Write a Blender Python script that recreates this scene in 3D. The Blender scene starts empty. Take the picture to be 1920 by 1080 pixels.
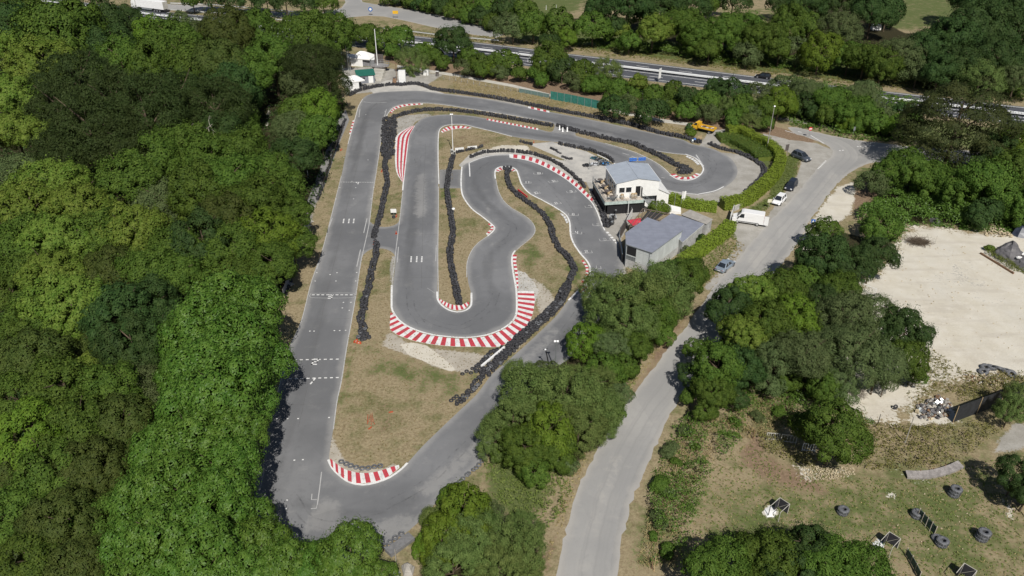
import bpy, math, random
import numpy as np
from mathutils import Vector, Matrix
from mathutils.geometry import delaunay_2d_cdt
rad = math.radians
scene = bpy.context.scene
COL = scene.collection
random.seed(5)
rng = np.random.default_rng(5)
# ---------------------------------------------------------------- camera model
H, TH, FP = 68.0, rad(31.6), 1493.0
cT, sT = math.cos(TH), math.sin(TH)
def P(px, py, z=0.0):
    u = (px - 960) / FP; v = (py - 540) / FP
    dx, dy, dz = u, cT - v * sT, -sT - v * cT
    t = (z - H) / dz
    return Vector((dx * t, dy * t, z))
def SC(px, py, z=0.0):                      # photo pixels per metre there
    return cT * (py + 380) / (H - z)
def PX(x, y, z=0.0):                        # world -> photo pixel
    zc = y * cT + (H - z) * sT
    return 960 + FP * x / zc, 540 + FP * ((H - z) * cT - y * sT) / zc
cam_d = bpy.data.cameras.new("camera"); cam = bpy.data.objects.new("camera", cam_d); COL.objects.link(cam)
cam.location = (0, 0, H); cam.rotation_euler = (math.pi / 2 - TH, 0, 0)
cam_d.sensor_width = 36; cam_d.lens = FP / 1920 * 36; cam_d.clip_start = .5; cam_d.clip_end = 6000
scene.camera = cam
# ---------------------------------------------------------------- light
SUN = Vector((.132, -.642, .755)).normalized()
w = bpy.data.worlds.new("World"); scene.world = w; w.use_nodes = True
nt = w.node_tree; bg = nt.nodes["Background"]; sky = nt.nodes.new("ShaderNodeTexSky")
sky.sky_type = 'NISHITA'; sky.sun_disc = False
sky.sun_elevation = math.asin(SUN.z); sky.sun_rotation = math.atan2(SUN.x, SUN.y)
sky.air_density = 1.0; sky.dust_density = 1.0
nt.links.new(sky.outputs[0], bg.inputs[0]); bg.inputs[1].default_value = .05
sd = bpy.data.lights.new("sun", 'SUN'); so = bpy.data.objects.new("sun", sd); COL.objects.link(so)
sd.energy = 4.7; sd.angle = rad(.53); sd.color = (1, .955, .88)
so.rotation_euler = SUN.to_track_quat('Z', 'Y').to_euler(); so.location = (0, 0, 120)
scene.view_settings.view_transform = 'Standard'; scene.view_settings.look = 'None'
scene.view_settings.exposure = 0.0; scene.view_settings.gamma = 1.0
scene.cycles.max_bounces = 6; scene.cycles.diffuse_bounces = 3; scene.cycles.glossy_bounces = 2; scene.cycles.transmission_bounces = 3
# ---------------------------------------------------------------- materials
class NT:
    def __init__(s, name):
        s.m = bpy.data.materials.new(name); s.m.use_nodes = True; s.t = s.m.node_tree
        s.b = s.t.nodes["Principled BSDF"]; s.out = s.t.nodes["Material Output"]
        s._co = None
    def n(s, ty, **kw):
        nd = s.t.nodes.new(ty)
        for k, v in kw.items(): setattr(nd, k, v)
        return nd
    def ln(s, a, b): s.t.links.new(a, b)
    def set(s, sock, v):
        if hasattr(v, 'is_output'): s.ln(v, sock)
        elif isinstance(v, tuple): sock.default_value = (*v, 1) if len(v) == 3 else v
        else: sock.default_value = v
    def co(s):
        if not s._co: s._co = s.n("ShaderNodeTexCoord").outputs["Object"]
        return s._co
    def noise(s, scale, detail=2, rough=.5, vec=None, out="Fac", off=0):
        nd = s.n("ShaderNodeTexNoise"); nd.inputs["Scale"].default_value = scale
        nd.inputs["Detail"].default_value = detail; nd.inputs["Roughness"].default_value = rough
        v = vec or s.co()
        if off:
            a = s.n("ShaderNodeVectorMath", operation='ADD'); s.ln(v, a.inputs[0]); a.inputs[1].default_value = (off, off * 1.7, off * .3); v = a.outputs[0]
        s.ln(v, nd.inputs["Vector"]); return nd.outputs[out]
    def vscale(s, sc, rot=0):
        mp = s.n("ShaderNodeMapping"); s.ln(s.co(), mp.inputs[0]); mp.inputs["Scale"].default_value = sc; mp.inputs["Rotation"].default_value = (0, 0, rot); return mp.outputs[0]
    def math(s, op, a, b=0.0, c=None, clamp=False):
        nd = s.n("ShaderNodeMath", operation=op); nd.use_clamp = clamp
        s.set(nd.inputs[0], a); s.set(nd.inputs[1], b)
        if c is not None: s.set(nd.inputs[2], c)
        return nd.outputs[0]
    def ss(s, v, lo, hi, a=0.0, b=1.0):
        nd = s.n("ShaderNodeMapRange"); nd.interpolation_type = 'SMOOTHSTEP'
        s.set(nd.inputs[0], v); nd.inputs[1].default_value = lo; nd.inputs[2].default_value = hi
        nd.inputs[3].default_value = a; nd.inputs[4].default_value = b; return nd.outputs[0]
    def mix(s, f, a, b, blend='MIX'):
        nd = s.n("ShaderNodeMix"); nd.data_type = 'RGBA'; nd.blend_type = blend
        s.set(nd.inputs[0], f); s.set(nd.inputs[6], a); s.set(nd.inputs[7], b); return nd.outputs[2]
    def attr(s, name): return s.n("ShaderNodeAttribute", attribute_name=name).outputs["Fac"]
    def color(s, c): s.set(s.b.inputs["Base Color"], c)
    def rough(s, r): s.set(s.b.inputs["Roughness"], r)
    def bump(s, h, st=.3, dist=.05):
        nd = s.n("ShaderNodeBump"); nd.inputs["Strength"].default_value = st; nd.inputs["Distance"].default_value = dist
        s.ln(h, nd.inputs["Height"]); s.ln(nd.outputs[0], s.b.inputs["Normal"])
def mul(c, k): return tuple(min(1, x * k) for x in c[:3])
MATS = {}
def mat(name, col, rough=.6, var=.18, scale=2.5, metal=0.0, spec=.5, fine=0):
    if name in MATS: return MATS[name]
    t = NT(name)
    f = t.noise(scale, 4, .6)
    c = t.mix(t.ss(f, .3, .7), mul(col, 1 - var), mul(col, 1 + var))
    if fine: c = t.mix(t.ss(t.noise(scale * fine, 2), .35, .65, 0, .5), c, mul(col, 1 - 1.5 * var))
    t.color(c); t.rough(rough); t.b.inputs["Metallic"].default_value = metal; t.b.inputs["Specular IOR Level"].default_value = spec
    MATS[name] = t.m; return t.m
def leafmat(name, c1, c2, gloss=.65, spec=.12, trans=.12, hv=.18):
    t = NT(name)
    ri = t.n("ShaderNodeNewGeometry").outputs["Random Per Island"]
    ro = t.n("ShaderNodeObjectInfo").outputs["Random"]
    big = t.noise(3.2, 3, .6)
    f = t.math('ADD', t.math('MULTIPLY', ri, .28), t.math('MULTIPLY', big, .85))
    c = t.mix(t.ss(f, .25, .92), c1, c2)
    hs = t.n("ShaderNodeHueSaturation")
    t.set(hs.inputs["Hue"], t.math('ADD', .5 - .012, t.math('MULTIPLY', ro, .024)))
    t.set(hs.inputs["Value"], t.math('ADD', 1 - hv, t.math('MULTIPLY', ro, 2 * hv)))
    t.set(hs.inputs["Saturation"], 1.0); t.ln(c, hs.inputs["Color"]); c = hs.outputs[0]
    t.color(c); t.rough(gloss); t.b.inputs["Specular IOR Level"].default_value = spec
    tr = t.n("ShaderNodeBsdfTranslucent"); t.ln(c, tr.inputs[0])
    mx = t.n("ShaderNodeMixShader"); mx.inputs[0].default_value = trans
    t.ln(t.b.outputs[0], mx.inputs[1]); t.ln(tr.outputs[0], mx.inputs[2]); t.ln(mx.outputs[0], t.out.inputs[0])
    MATS[name] = t.m; return t.m
# ---------------------------------------------------------------- mesh building
class MB:
    def __init__(s): s.v = []; s.f = []; s.mi = []; s.mats = []; s.sm = []
    def _m(s, m):
        if m not in s.mats: s.mats.append(m)
        return s.mats.index(m)
    def add(s, vs, fs, m, smooth=False, X=None):
        o = len(s.v); k = s._m(m)
        s.v += [tuple(X @ Vector(q)) if X is not None else tuple(q) for q in vs]
        for f in fs: s.f.append(tuple(i + o for i in f)); s.mi.append(k); s.sm.append(smooth)
        return s
    def box(s, c, d, m, rz=0, X=None, top=None):
        x, y, z = d[0] / 2, d[1] / 2, d[2] / 2; tx, ty = (top or (1, 1))
        vs = [(-x, -y, -z), (x, -y, -z), (x, y, -z), (-x, y, -z), (-x * tx, -y * ty, z), (x * tx, -y * ty, z), (x * tx, y * ty, z), (-x * tx, y * ty, z)]
        R = Matrix.Translation(c) @ Matrix.Rotation(rz, 4, 'Z')
        if X is not None: R = X @ R
        return s.add(vs, [(3, 2, 1, 0), (4, 5, 6, 7), (0, 1, 5, 4), (1, 2, 6, 5), (2, 3, 7, 6), (3, 0, 4, 7)], m, False, R)
    def cyl(s, a, b, r0, m, r1=None, n=10, caps=True, smooth=True):
        a, b = Vector(a), Vector(b); r1 = r0 if r1 is None else r1
        q = (b - a).to_track_quat('Z', 'Y').to_matrix()
        vs = []
        for p, r in ((a, r0), (b, r1)):
            for i in range(n):
                t = 2 * math.pi * i / n; vs.append(p + q @ Vector((r * math.cos(t), r * math.sin(t), 0)))
        s.add(vs, [(i, (i + 1) % n, n + (i + 1) % n, n + i) for i in range(n)], m, smooth)
        if caps: s.add(vs, [tuple(range(n - 1, -1, -1)), tuple(range(n, 2 * n))], m)
        return s
    def tube(s, pts, r, m, n=6):
        for a, b in zip(pts[:-1], pts[1:]): s.cyl(a, b, r, m, n=n)
        return s
    def quad(s, a, b, c, d, m): return s.add([a, b, c, d], [(0, 1, 2, 3)], m)
    def prism(s, poly, z0, z1, m, mside=None, X=None):      # poly CCW [(x,y)], z1 may be list
        n = len(poly); zt = z1 if isinstance(z1, (list, tuple)) else [z1] * n
        vs = [(p[0], p[1], z0) for p in poly] + [(p[0], p[1], zt[i]) for i, p in enumerate(poly)]
        s.add(vs, [tuple(range(n, 2 * n))], m, False, X)
        s.add(vs, [(i, (i + 1) % n, n + (i + 1) % n, n + i) for i in range(n)] + [tuple(range(n - 1, -1, -1))], mside or m, False, X); return s
    def lathe(s, prof, m, n=16, X=None, smooth=True, closed=False):
        k = len(prof); vs = [(r * math.cos(2 * math.pi * i / n), r * math.sin(2 * math.pi * i / n), z) for i in range(n) for r, z in prof]
        rr = range(k if closed else k - 1)
        fs = [(i * k + j, ((i + 1) % n) * k + j, ((i + 1) % n) * k + (j + 1) % k, i * k + (j + 1) % k) for i in range(n) for j in rr]
        return s.add(vs, fs, m, smooth, X)
    def build(s, name, parent=None, loc=None, bevel=0):
        me = bpy.data.meshes.new(name); me.from_pydata(s.v, [], s.f)
        for m in s.mats: me.materials.append(m)
        me.polygons.foreach_set("material_index", s.mi); me.polygons.foreach_set("use_smooth", s.sm); me.update()
        o = bpy.data.objects.new(name, me); COL.objects.link(o)
        if parent: o.parent = parent
        if loc is not None: o.location = loc
        if bevel:
            md = o.modifiers.new("bevel", 'BEVEL'); md.width = bevel; md.segments = 2; md.limit_method = 'ANGLE'
        return o
def np_mesh(name, V, F, m, attrs=None, smooth=False):
    me = bpy.data.meshes.new(name); n, k = F.shape
    me.vertices.add(len(V)); me.vertices.foreach_set("co", np.ascontiguousarray(V, dtype=np.float32).ravel())
    me.loops.add(n * k); me.loops.foreach_set("vertex_index", np.ascontiguousarray(F, dtype=np.int32).ravel())
    me.polygons.add(n); me.polygons.foreach_set("loop_start", np.arange(0, n * k, k, dtype=np.int32)); me.polygons.foreach_set("loop_total", np.full(n, k, dtype=np.int32))
    if smooth: me.polygons.foreach_set("use_smooth", np.ones(n, dtype=bool))
    me.materials.append(m); me.update(calc_edges=True)
    for an, av in (attrs or {}).items():
        a = me.attributes.new(an, 'FLOAT', 'POINT'); a.data.foreach_set("value", np.ascontiguousarray(av, dtype=np.float32))
    return me
def ob(name, me, parent=None, loc=(0, 0, 0), rz=0.0, sc=None):
    o = bpy.data.objects.new(name, me); COL.objects.link(o); o.location = loc; o.rotation_euler = (0, 0, rz)
    if sc is not None: o.scale = sc
    if parent: o.parent = parent
    return o
def tag(o, label, cat, group=None, kind=None):
    o["label"] = label; o["category"] = cat
    if group: o["group"] = group
    if kind: o["kind"] = kind
    return o
def E(name, label, cat, loc=(0, 0, 0), rz=0.0, group=None):
    o = bpy.data.objects.new(name, None); COL.objects.link(o); o.location = loc; o.rotation_euler = (0, 0, rz); o.empty_display_size = .3
    return tag(o, label, cat, group)
def struct(o, label, cat): return tag(o, label, cat, None, "structure")
def copy_tree(o, parent=None):
    c = o.copy(); COL.objects.link(c); c.parent = parent
    for ch in list(o.children): copy_tree(ch, c)
    return c
# ---------------------------------------------------------------- 2-D helpers
def W2(pts, z=0): return np.array([P(x, y, z)[:2] for x, y in pts])
def catmull(p, step=.8, closed=False):
    p = np.asarray(p, float); n = len(p); out = []
    for i in range(n if closed else n - 1):
        a = p[(i - 1) % n] if closed or i > 0 else 2 * p[0] - p[1]
        b = p[i]; c = p[(i + 1) % n]
        d = p[(i + 2) % n] if closed or i < n - 2 else 2 * p[-1] - p[-2]
        L = np.linalg.norm(c - b); m = max(1, int(L / step))
        # centripetal-ish: limit tangents so that uneven spacing does not overshoot
        t1 = (c - a); t2 = (d - b)
        t1 = t1 / (np.linalg.norm(t1) + 1e-9) * min(L, np.linalg.norm(t1) * .5 + 1e-9) ; t2 = t2 / (np.linalg.norm(t2) + 1e-9) * min(L, np.linalg.norm(t2) * .5 + 1e-9)
        for k in range(m):
            t = k / m; h = (2 * t**3 - 3 * t**2 + 1, t**3 - 2 * t**2 + t, -2 * t**3 + 3 * t**2, t**3 - t**2)
            out.append(h[0] * b + h[1] * t1 + h[2] * c + h[3] * t2)
    if not closed: out.append(p[-1])
    return np.array(out)
def cw(pts, step=.8, closed=False, z=0): return catmull(W2(pts, z), step, closed)
def resample(p, n=None, step=None):
    d = np.r_[0, np.cumsum(np.linalg.norm(np.diff(p, axis=0), axis=1))]
    if n is None: n = max(2, int(round(d[-1] / step)) + 1)
    t = np.linspace(0, d[-1], n); return np.c_[np.interp(t, d, p[:, 0]), np.interp(t, d, p[:, 1])]
def inside(pts, poly):
    x, y = pts[:, 0], pts[:, 1]; r = np.zeros(len(pts), bool); n = len(poly)
    for i in range(n):
        x1, y1 = poly[i]; x2, y2 = poly[(i + 1) % n]
        if y1 == y2: continue
        c = (y1 > y) != (y2 > y); r ^= c & (x < (x2 - x1) * (y - y1) / (y2 - y1) + x1)
    return r
def segdist(pts, poly, closed=True):
    d = np.full(len(pts), 1e9); n = len(poly)
    for i in range(n if closed else n - 1):
        a = poly[i]; b = poly[(i + 1) % n]; ab = b - a; L = ab @ ab
        if L < 1e-12: continue
        t = np.clip(((pts - a) @ ab) / L, 0, 1)
        q = pts - a - t[:, None] * ab; d = np.minimum(d, q[:, 0]**2 + q[:, 1]**2)
    return np.sqrt(d)
def paint(pts, arr, poly, soft=1.0, val=1.0):
    lo = poly.min(0) - soft * 2; hi = poly.max(0) + soft * 2
    k = np.where((pts[:, 0] > lo[0]) & (pts[:, 0] < hi[0]) & (pts[:, 1] > lo[1]) & (pts[:, 1] < hi[1]))[0]
    if not len(k): return
    q = pts[k]; d = segdist(q, poly); d[~inside(q, poly)] *= -1
    arr[k] = np.maximum(arr[k], val * np.clip(.5 + d / (2 * soft), 0, 1))
def ribbon(pts, wd, z, closed=False):
    p = np.asarray(pts); n = len(p)
    t = np.gradient(p, axis=0)
    if closed: t = np.roll(p, -1, 0) - np.roll(p, 1, 0)
    t /= np.linalg.norm(t, axis=1)[:, None] + 1e-9; nn = np.c_[-t[:, 1], t[:, 0]]
    return p + nn * wd / 2, p - nn * wd / 2
def ribbon_mb(mb, pts, wd, z, m, closed=False, added_skirt=0):
    a, b = ribbon(pts, wd, z, closed); n = len(a); strip_mb(mb, a, b, z, m, closed)
def strip_mb(mb, a, b, z, m, closed=False):
    n = len(a); vs = [(p[0], p[1], z) for p in a] + [(p[0], p[1], z) for p in b]
    mb.add(vs, [(n + i, n + (i + 1) % n, (i + 1) % n, i) for i in range(n if closed else n - 1)], m)
def sheet(name, outer, holes, z, m, step=2.0, attr=True):
    """a flat sheet of the outline with holes cut out, 'edge' = metres to its rim"""
    V = []; Ed = []
    for lp in [outer] + holes:
        o = len(V); n = len(lp); V += [Vector((p[0], p[1])) for p in lp]; Ed += [(o + i, o + (i + 1) % n) for i in range(n)]
    lo, hi = outer.min(0), outer.max(0)
    gx, gy = np.meshgrid(np.arange(lo[0], hi[0], step), np.arange(lo[1], hi[1], step)); g = np.c_[gx.ravel(), gy.ravel()]
    ok = inside(g, outer) & (segdist(g, outer) > step * .45)
    for h in holes: ok &= ~inside(g, h) & (segdist(g, h) > step * .45)
    V += [Vector(q) for q in g[ok]]
    r = delaunay_2d_cdt(V, Ed, [], 0, 1e-4)
    v2 = np.array([tuple(q) for q in r[0]]); F = np.array([f for f in r[2] if len(f) == 3])
    c = v2[F].mean(1); k = inside(c, outer)
    for h in holes: k &= ~inside(c, h)
    F = F[k]
    e1 = v2[F[:, 1]] - v2[F[:, 0]]; e2 = v2[F[:, 2]] - v2[F[:, 0]]; fl = (e1[:, 0] * e2[:, 1] - e1[:, 1] * e2[:, 0]) < 0
    F[fl] = F[fl][:, ::-1]
    d = np.minimum.reduce([segdist(v2, lp) for lp in [outer] + holes]) if attr else np.zeros(len(v2))
    me = np_mesh(name, np.c_[v2, np.full(len(v2), z)], F, m, {"edge": d})
    return ob(name, me)
# ================================================================= SETTING
# ---- outlines traced from the photo (photo pixels), projected to the ground plane
OUT = [(480,900),(495,840),(502,805),(517,757),(530,700),(545,647),(565,602),(582,535),(592,505),(605,467),(614,435),(620,410),(630,370),(640,330),(647,295),(652,270),(657,250),(665,225),(672,200),(680,185),(692,177),(712,173),(742,171),(780,170),(802,172),(855,179),(905,185),(960,195),(990,201),(1032,210),(1085,220),(1135,230),(1185,241),(1235,252),(1280,262),(1297,270),(1330,277),(1350,285),(1370,297),(1382,315),(1380,332),(1365,347),(1342,359),(1310,365),(1272,361),(1245,356),(1215,338),(1180,318),(1152,306),(1130,291),(1092,279),(1050,268),(1000,262),(960,256),(920,246),(890,239),(867,234),(840,235),(826,241),(823,252),(822,320),(822,400),(821,480),(820,547),(822,562),(830,572),(842,580),(857,584),(872,581),(881,572),(883,550),(878,530),(876,510),(877,490),(885,470),(897,455),(915,442),(925,432),(927,426),(920,417),(905,405),(887,392),(875,377),(867,362),(865,340),(865,320),(868,311),(880,304),(905,294.5),(930,290),(960,289),(985,293),(1010,300),(1035,312),(1060,327),(1080,342),(1097,357),(1112,376),(1120,395),(1127,415),(1135,432),(1146,445),(1157,458),(1166,480),(1168,520),(1150,560),(1115,610),(1085,645),(1070,670),(1042,690),(1000,735),(950,790),(915,845),(910,857),(885,882),(855,912),(830,930),(795,968),(767,995),(717,1025),(690,1040),(640,1050),(590,1046),(545,1030),(505,1003),(480,965),(474,930)]
H1A = [(724,220),(730,210),(740,200),(760,195),(792,193),(830,196),(880,204),(960,216),(1010,226),(1038,232),(1034,247),(1009,242),(960,233),(915,223),(880,217),(830,215),(795,221),(777,235),(767,252),(764,270),(756,340),(750,407),(745,419),(730,425),(712,425),(694,416),(695,395),(700,357),(706,320),(711,292),(716,250)]
H1B = [(1090,246),(1160,262),(1197,270),(1220,281),(1260,288),(1287,291),(1302,297),(1312,307),(1317,317),(1312,327),(1300,334),(1285,337),(1270,335),(1257,327),(1240,312),(1215,297),(1185,284),(1135,269),(1080,254)]
H2 = [(682,477),(697,467),(717,466),(732,471),(741,480),(740,507),(736,540),(735,577),(740,587),(750,600),(767,612),(792,622),(817,627),(842,630.5),(867,632),(892,630.5),(917,625.5),(942,615),(960,601),(967,587),(968.5,565),(967,542),(963,515),(959.5,492),(962,475),(975,462),(990,450),(1000,440),(1003,431),(1000,421),(990,410),(975,400),(960,391),(945,378),(935,360),(931,340),(928.5,326),(931,318),(939,313.5),(952,313.5),(962,316),(968,320),(972,331),(978,347),(992,362),(1017,375),(1042,389),(1060,402),(1067,417),(1069,440),(1075,457),(1087,475),(1100,490),(1105,503),(1104,520),(1096,532),(1086,541),(1066,562),(1045,590),(1022,613),(988,645),(962,668),(942,685),(922,702),(895,738),(867,765),(830,800),(792,837),(764,868),(750,880),(730,893),(705,903.5),(680,907.5),(657,903),(637,891),(623,876),(617,862),(620,835),(625,805),(632,752),(640,715),(650,652),(659,602),(667,555),(669,535),(677,490)]
ROAD_L = [(1030,1150),(1043,1080),(1052,1030),(1067,972),(1085,915),(1105,872),(1125,832),(1160,777),(1177,752),(1210,710),(1242,667),(1280,620),(1320,567),(1335,541),(1365,507),(1400,465),(1440,418),(1470,388),(1500,355),(1532,317),(1550,300),(1562,288),(1550,273),(1517,259),(1490,250),(1472,246)]
ROAD_R = [(1477,239),(1490,238),(1540,250),(1602,262),(1650,268),(1700,274),(1760,279),(1860,286),(1990,300),(1990,330),(1860,312),(1755,303),(1700,301),(1652,303),(1625,308),(1600,320),(1580,335),(1557,360),(1535,390),(1517,415),(1502,445),(1465,497),(1440,525),(1400,566),(1345,645),(1280,742),(1260,772),(1242,805),(1225,847),(1200,905),(1180,955),(1167,1010),(1157,1067),(1150,1150)]
asphalt_poly = catmull(W2(OUT), .9, True)
h1a, h1b, h2 = [catmull(W2(q), .8, True) for q in (H1A, H1B, H2)]
road_poly = np.vstack([catmull(W2(ROAD_L), 1.2), catmull(W2(ROAD_R), 1.2)])
MWTOP = [(-200,-40),(120,0),(320,23),(420,33),(502,41),(600,50),(725,62),(880,78),(960,87),(1060,100),(1165,112),(1310,130),(1440,146),(1605,165),(1715,177),(1872,195),(2000,209),(2400,255)]
MWBOT = [(2400,308),(2000,247),(1880,231),(1700,210),(1440,179),(1235,154),(1160,145),(980,123),(880,111),(700,92),(600,81),(502,69),(320,46),(120,20),(-200,-22)]
mw_poly = W2(MWTOP + MWBOT)
# ---- ground materials
def ground_material():
    t = NT("dry_grass_ground")
    big = t.noise(.07, 4, .6); med = t.noise(.45, 5, .65, off=13); fin = t.noise(2.6, 4, .7, off=5); spk = t.noise(9, 3, .7, off=31)
    tan = t.mix(t.ss(fin, .3, .7), (.225, .18, .108), (.345, .285, .18)); grn = t.mix(t.ss(fin, .3, .7), (.105, .112, .045), (.19, .185, .085))
    m = t.math('ADD', t.math('MULTIPLY', big, .55), t.math('MULTIPLY', med, .45))
    c = t.mix(t.ss(m, .46, .64), tan, grn); c = t.mix(t.ss(t.noise(1.4, 5, .75, off=41), .52, .7, 0, .45), c, (.15, .105, .06))
    ed = t.math('ADD', t.math('MULTIPLY', t.math('SUBTRACT', med, .5), .9), t.math('MULTIPLY', t.math('SUBTRACT', fin, .5), .9))
    def lay(c, an, col, k=1.0, lo=.4, hi=.6):
        a = t.attr(an); f = t.ss(t.math('ADD', a, t.math('MULTIPLY', ed, k)), lo, hi)
        f = t.math('MULTIPLY', f, t.ss(a, .01, .12)); return t.mix(f, c, col)
    c = lay(c, "green", t.mix(t.ss(fin, .3, .72), (.068, .092, .028), (.14, .165, .06)), 1.3, .3, .7)
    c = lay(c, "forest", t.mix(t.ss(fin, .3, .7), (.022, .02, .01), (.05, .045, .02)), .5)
    c = lay(c, "brown", t.mix(t.ss(fin, .3, .75), (.165, .115, .075), (.285, .205, .14)), .8)
    sandc = t.mix(t.ss(med, .35, .68), (.55, .51, .425), (.61, .575, .5)); sandc = t.mix(t.ss(big, .42, .68, 0, .5), sandc, (.52, .50, .45))
    stn = t.noise(.25, 5, .7, vec=t.vscale((1, .35, 1), .5), off=3); sandc = t.mix(t.ss(stn, .5, .72, 0, .5), sandc, (.45, .41, .34))
    rw = t.n("ShaderNodeTexWave"); rw.wave_type = 'RINGS'; rw.inputs["Scale"].default_value = .16; rw.inputs["Distortion"].default_value = 5; rw.inputs["Detail"].default_value = 3; rw.inputs["Detail Scale"].default_value = .6
    t.t.nodes.remove(rw); w2 = t.noise(.5, 4, .6, vec=t.vscale((.18, 1, 1), -.35), off=6); sandc = t.mix(t.ss(w2, .5, .66, 0, .5), sandc, (.45, .41, .35)); w3 = t.noise(.16, 5, .65, off=23); sandc = t.mix(t.ss(w3, .5, .7, 0, .4), sandc, (.64, .6, .52))
    c = lay(c, "sand", t.mix(t.ss(fin, .58, .85, 0, .35), sandc, (.42, .35, .25)), 1.5)
    grv = t.mix(t.ss(med, .3, .7), (.40, .385, .355), (.30, .285, .255)); grv = t.mix(t.ss(spk, .5, .7, 0, .4), grv, (.22, .2, .17))
    c = lay(c, "gravel", grv, .8)
    c = lay(c, "dust", t.mix(t.ss(med, .35, .7), (.44, .405, .345), (.36, .325, .27)), .75, .4, .6); c = lay(c, "pale", t.mix(t.ss(med, .3, .7), (.6, .565, .49), (.54, .5, .42)), .25, .4, .6)
    con = t.mix(t.ss(med, .3, .7), (.52, .5, .46), (.38, .37, .35)); c = lay(c, "concrete", con, .25, .45, .55)
    c = t.mix(t.ss(spk, .55, .8, 0, .45), c, t.mix(.5, c, (.05, .04, .02)))
    t.color(c); t.rough(.95); t.b.inputs["Specular IOR Level"].default_value = .15
    t.bump(t.math('ADD', fin, t.math('MULTIPLY', spk, .5)), .5, .12)
    return t.m
def build_ground():
    ys = [-300., -100., 0., 30.]; y = 38.
    while y < 350: ys.append(y); y += .32 + max(0, y - 60) * .0035
    ys += [380., 450., 600., 900., 1500., 3000.]
    xs = list(np.arange(-80, 80.1, .45)); xs = [-3000., -1200., -600., -350., -280.] + list(np.arange(-235, -80, 1.1)) + xs + list(np.arange(81, 236, 1.1)) + [280., 350., 600., 1200., 3000.]
    xs, ys = np.array(xs), np.array(ys); X, Y = np.meshgrid(xs, ys); pts = np.c_[X.ravel(), Y.ravel()]
    A = {k: np.zeros(len(pts)) for k in ("green", "forest", "brown", "sand", "gravel", "dust", "pale", "concrete")}
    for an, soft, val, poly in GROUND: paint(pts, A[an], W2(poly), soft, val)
    nx, ny = len(xs), len(ys); i, j = np.meshgrid(np.arange(nx - 1), np.arange(ny - 1)); k = (j * nx + i).ravel()
    F = np.c_[k, k + 1, k + nx + 1, k + nx]
    # very gentle unevenness, none under the paved areas
    o = ob("ground", np_mesh("ground", np.c_[pts, np.zeros(len(pts))], F, ground_material(), A))
    struct(o, "dry grass ground with sandy yard and earth banks", "ground")
FOREST = [(-400,60),(-200,-30),(120,32),(330,45),(420,40),(520,75),(630,70),(640,110),(630,150),(648,200),(630,260),(612,340),(585,400),(560,450),(540,500),(525,560),(515,640),(500,720),(480,780),(462,850),(455,930),(480,1000),(540,1045),(620,1080),(640,1160),(-500,1160)]
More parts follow.
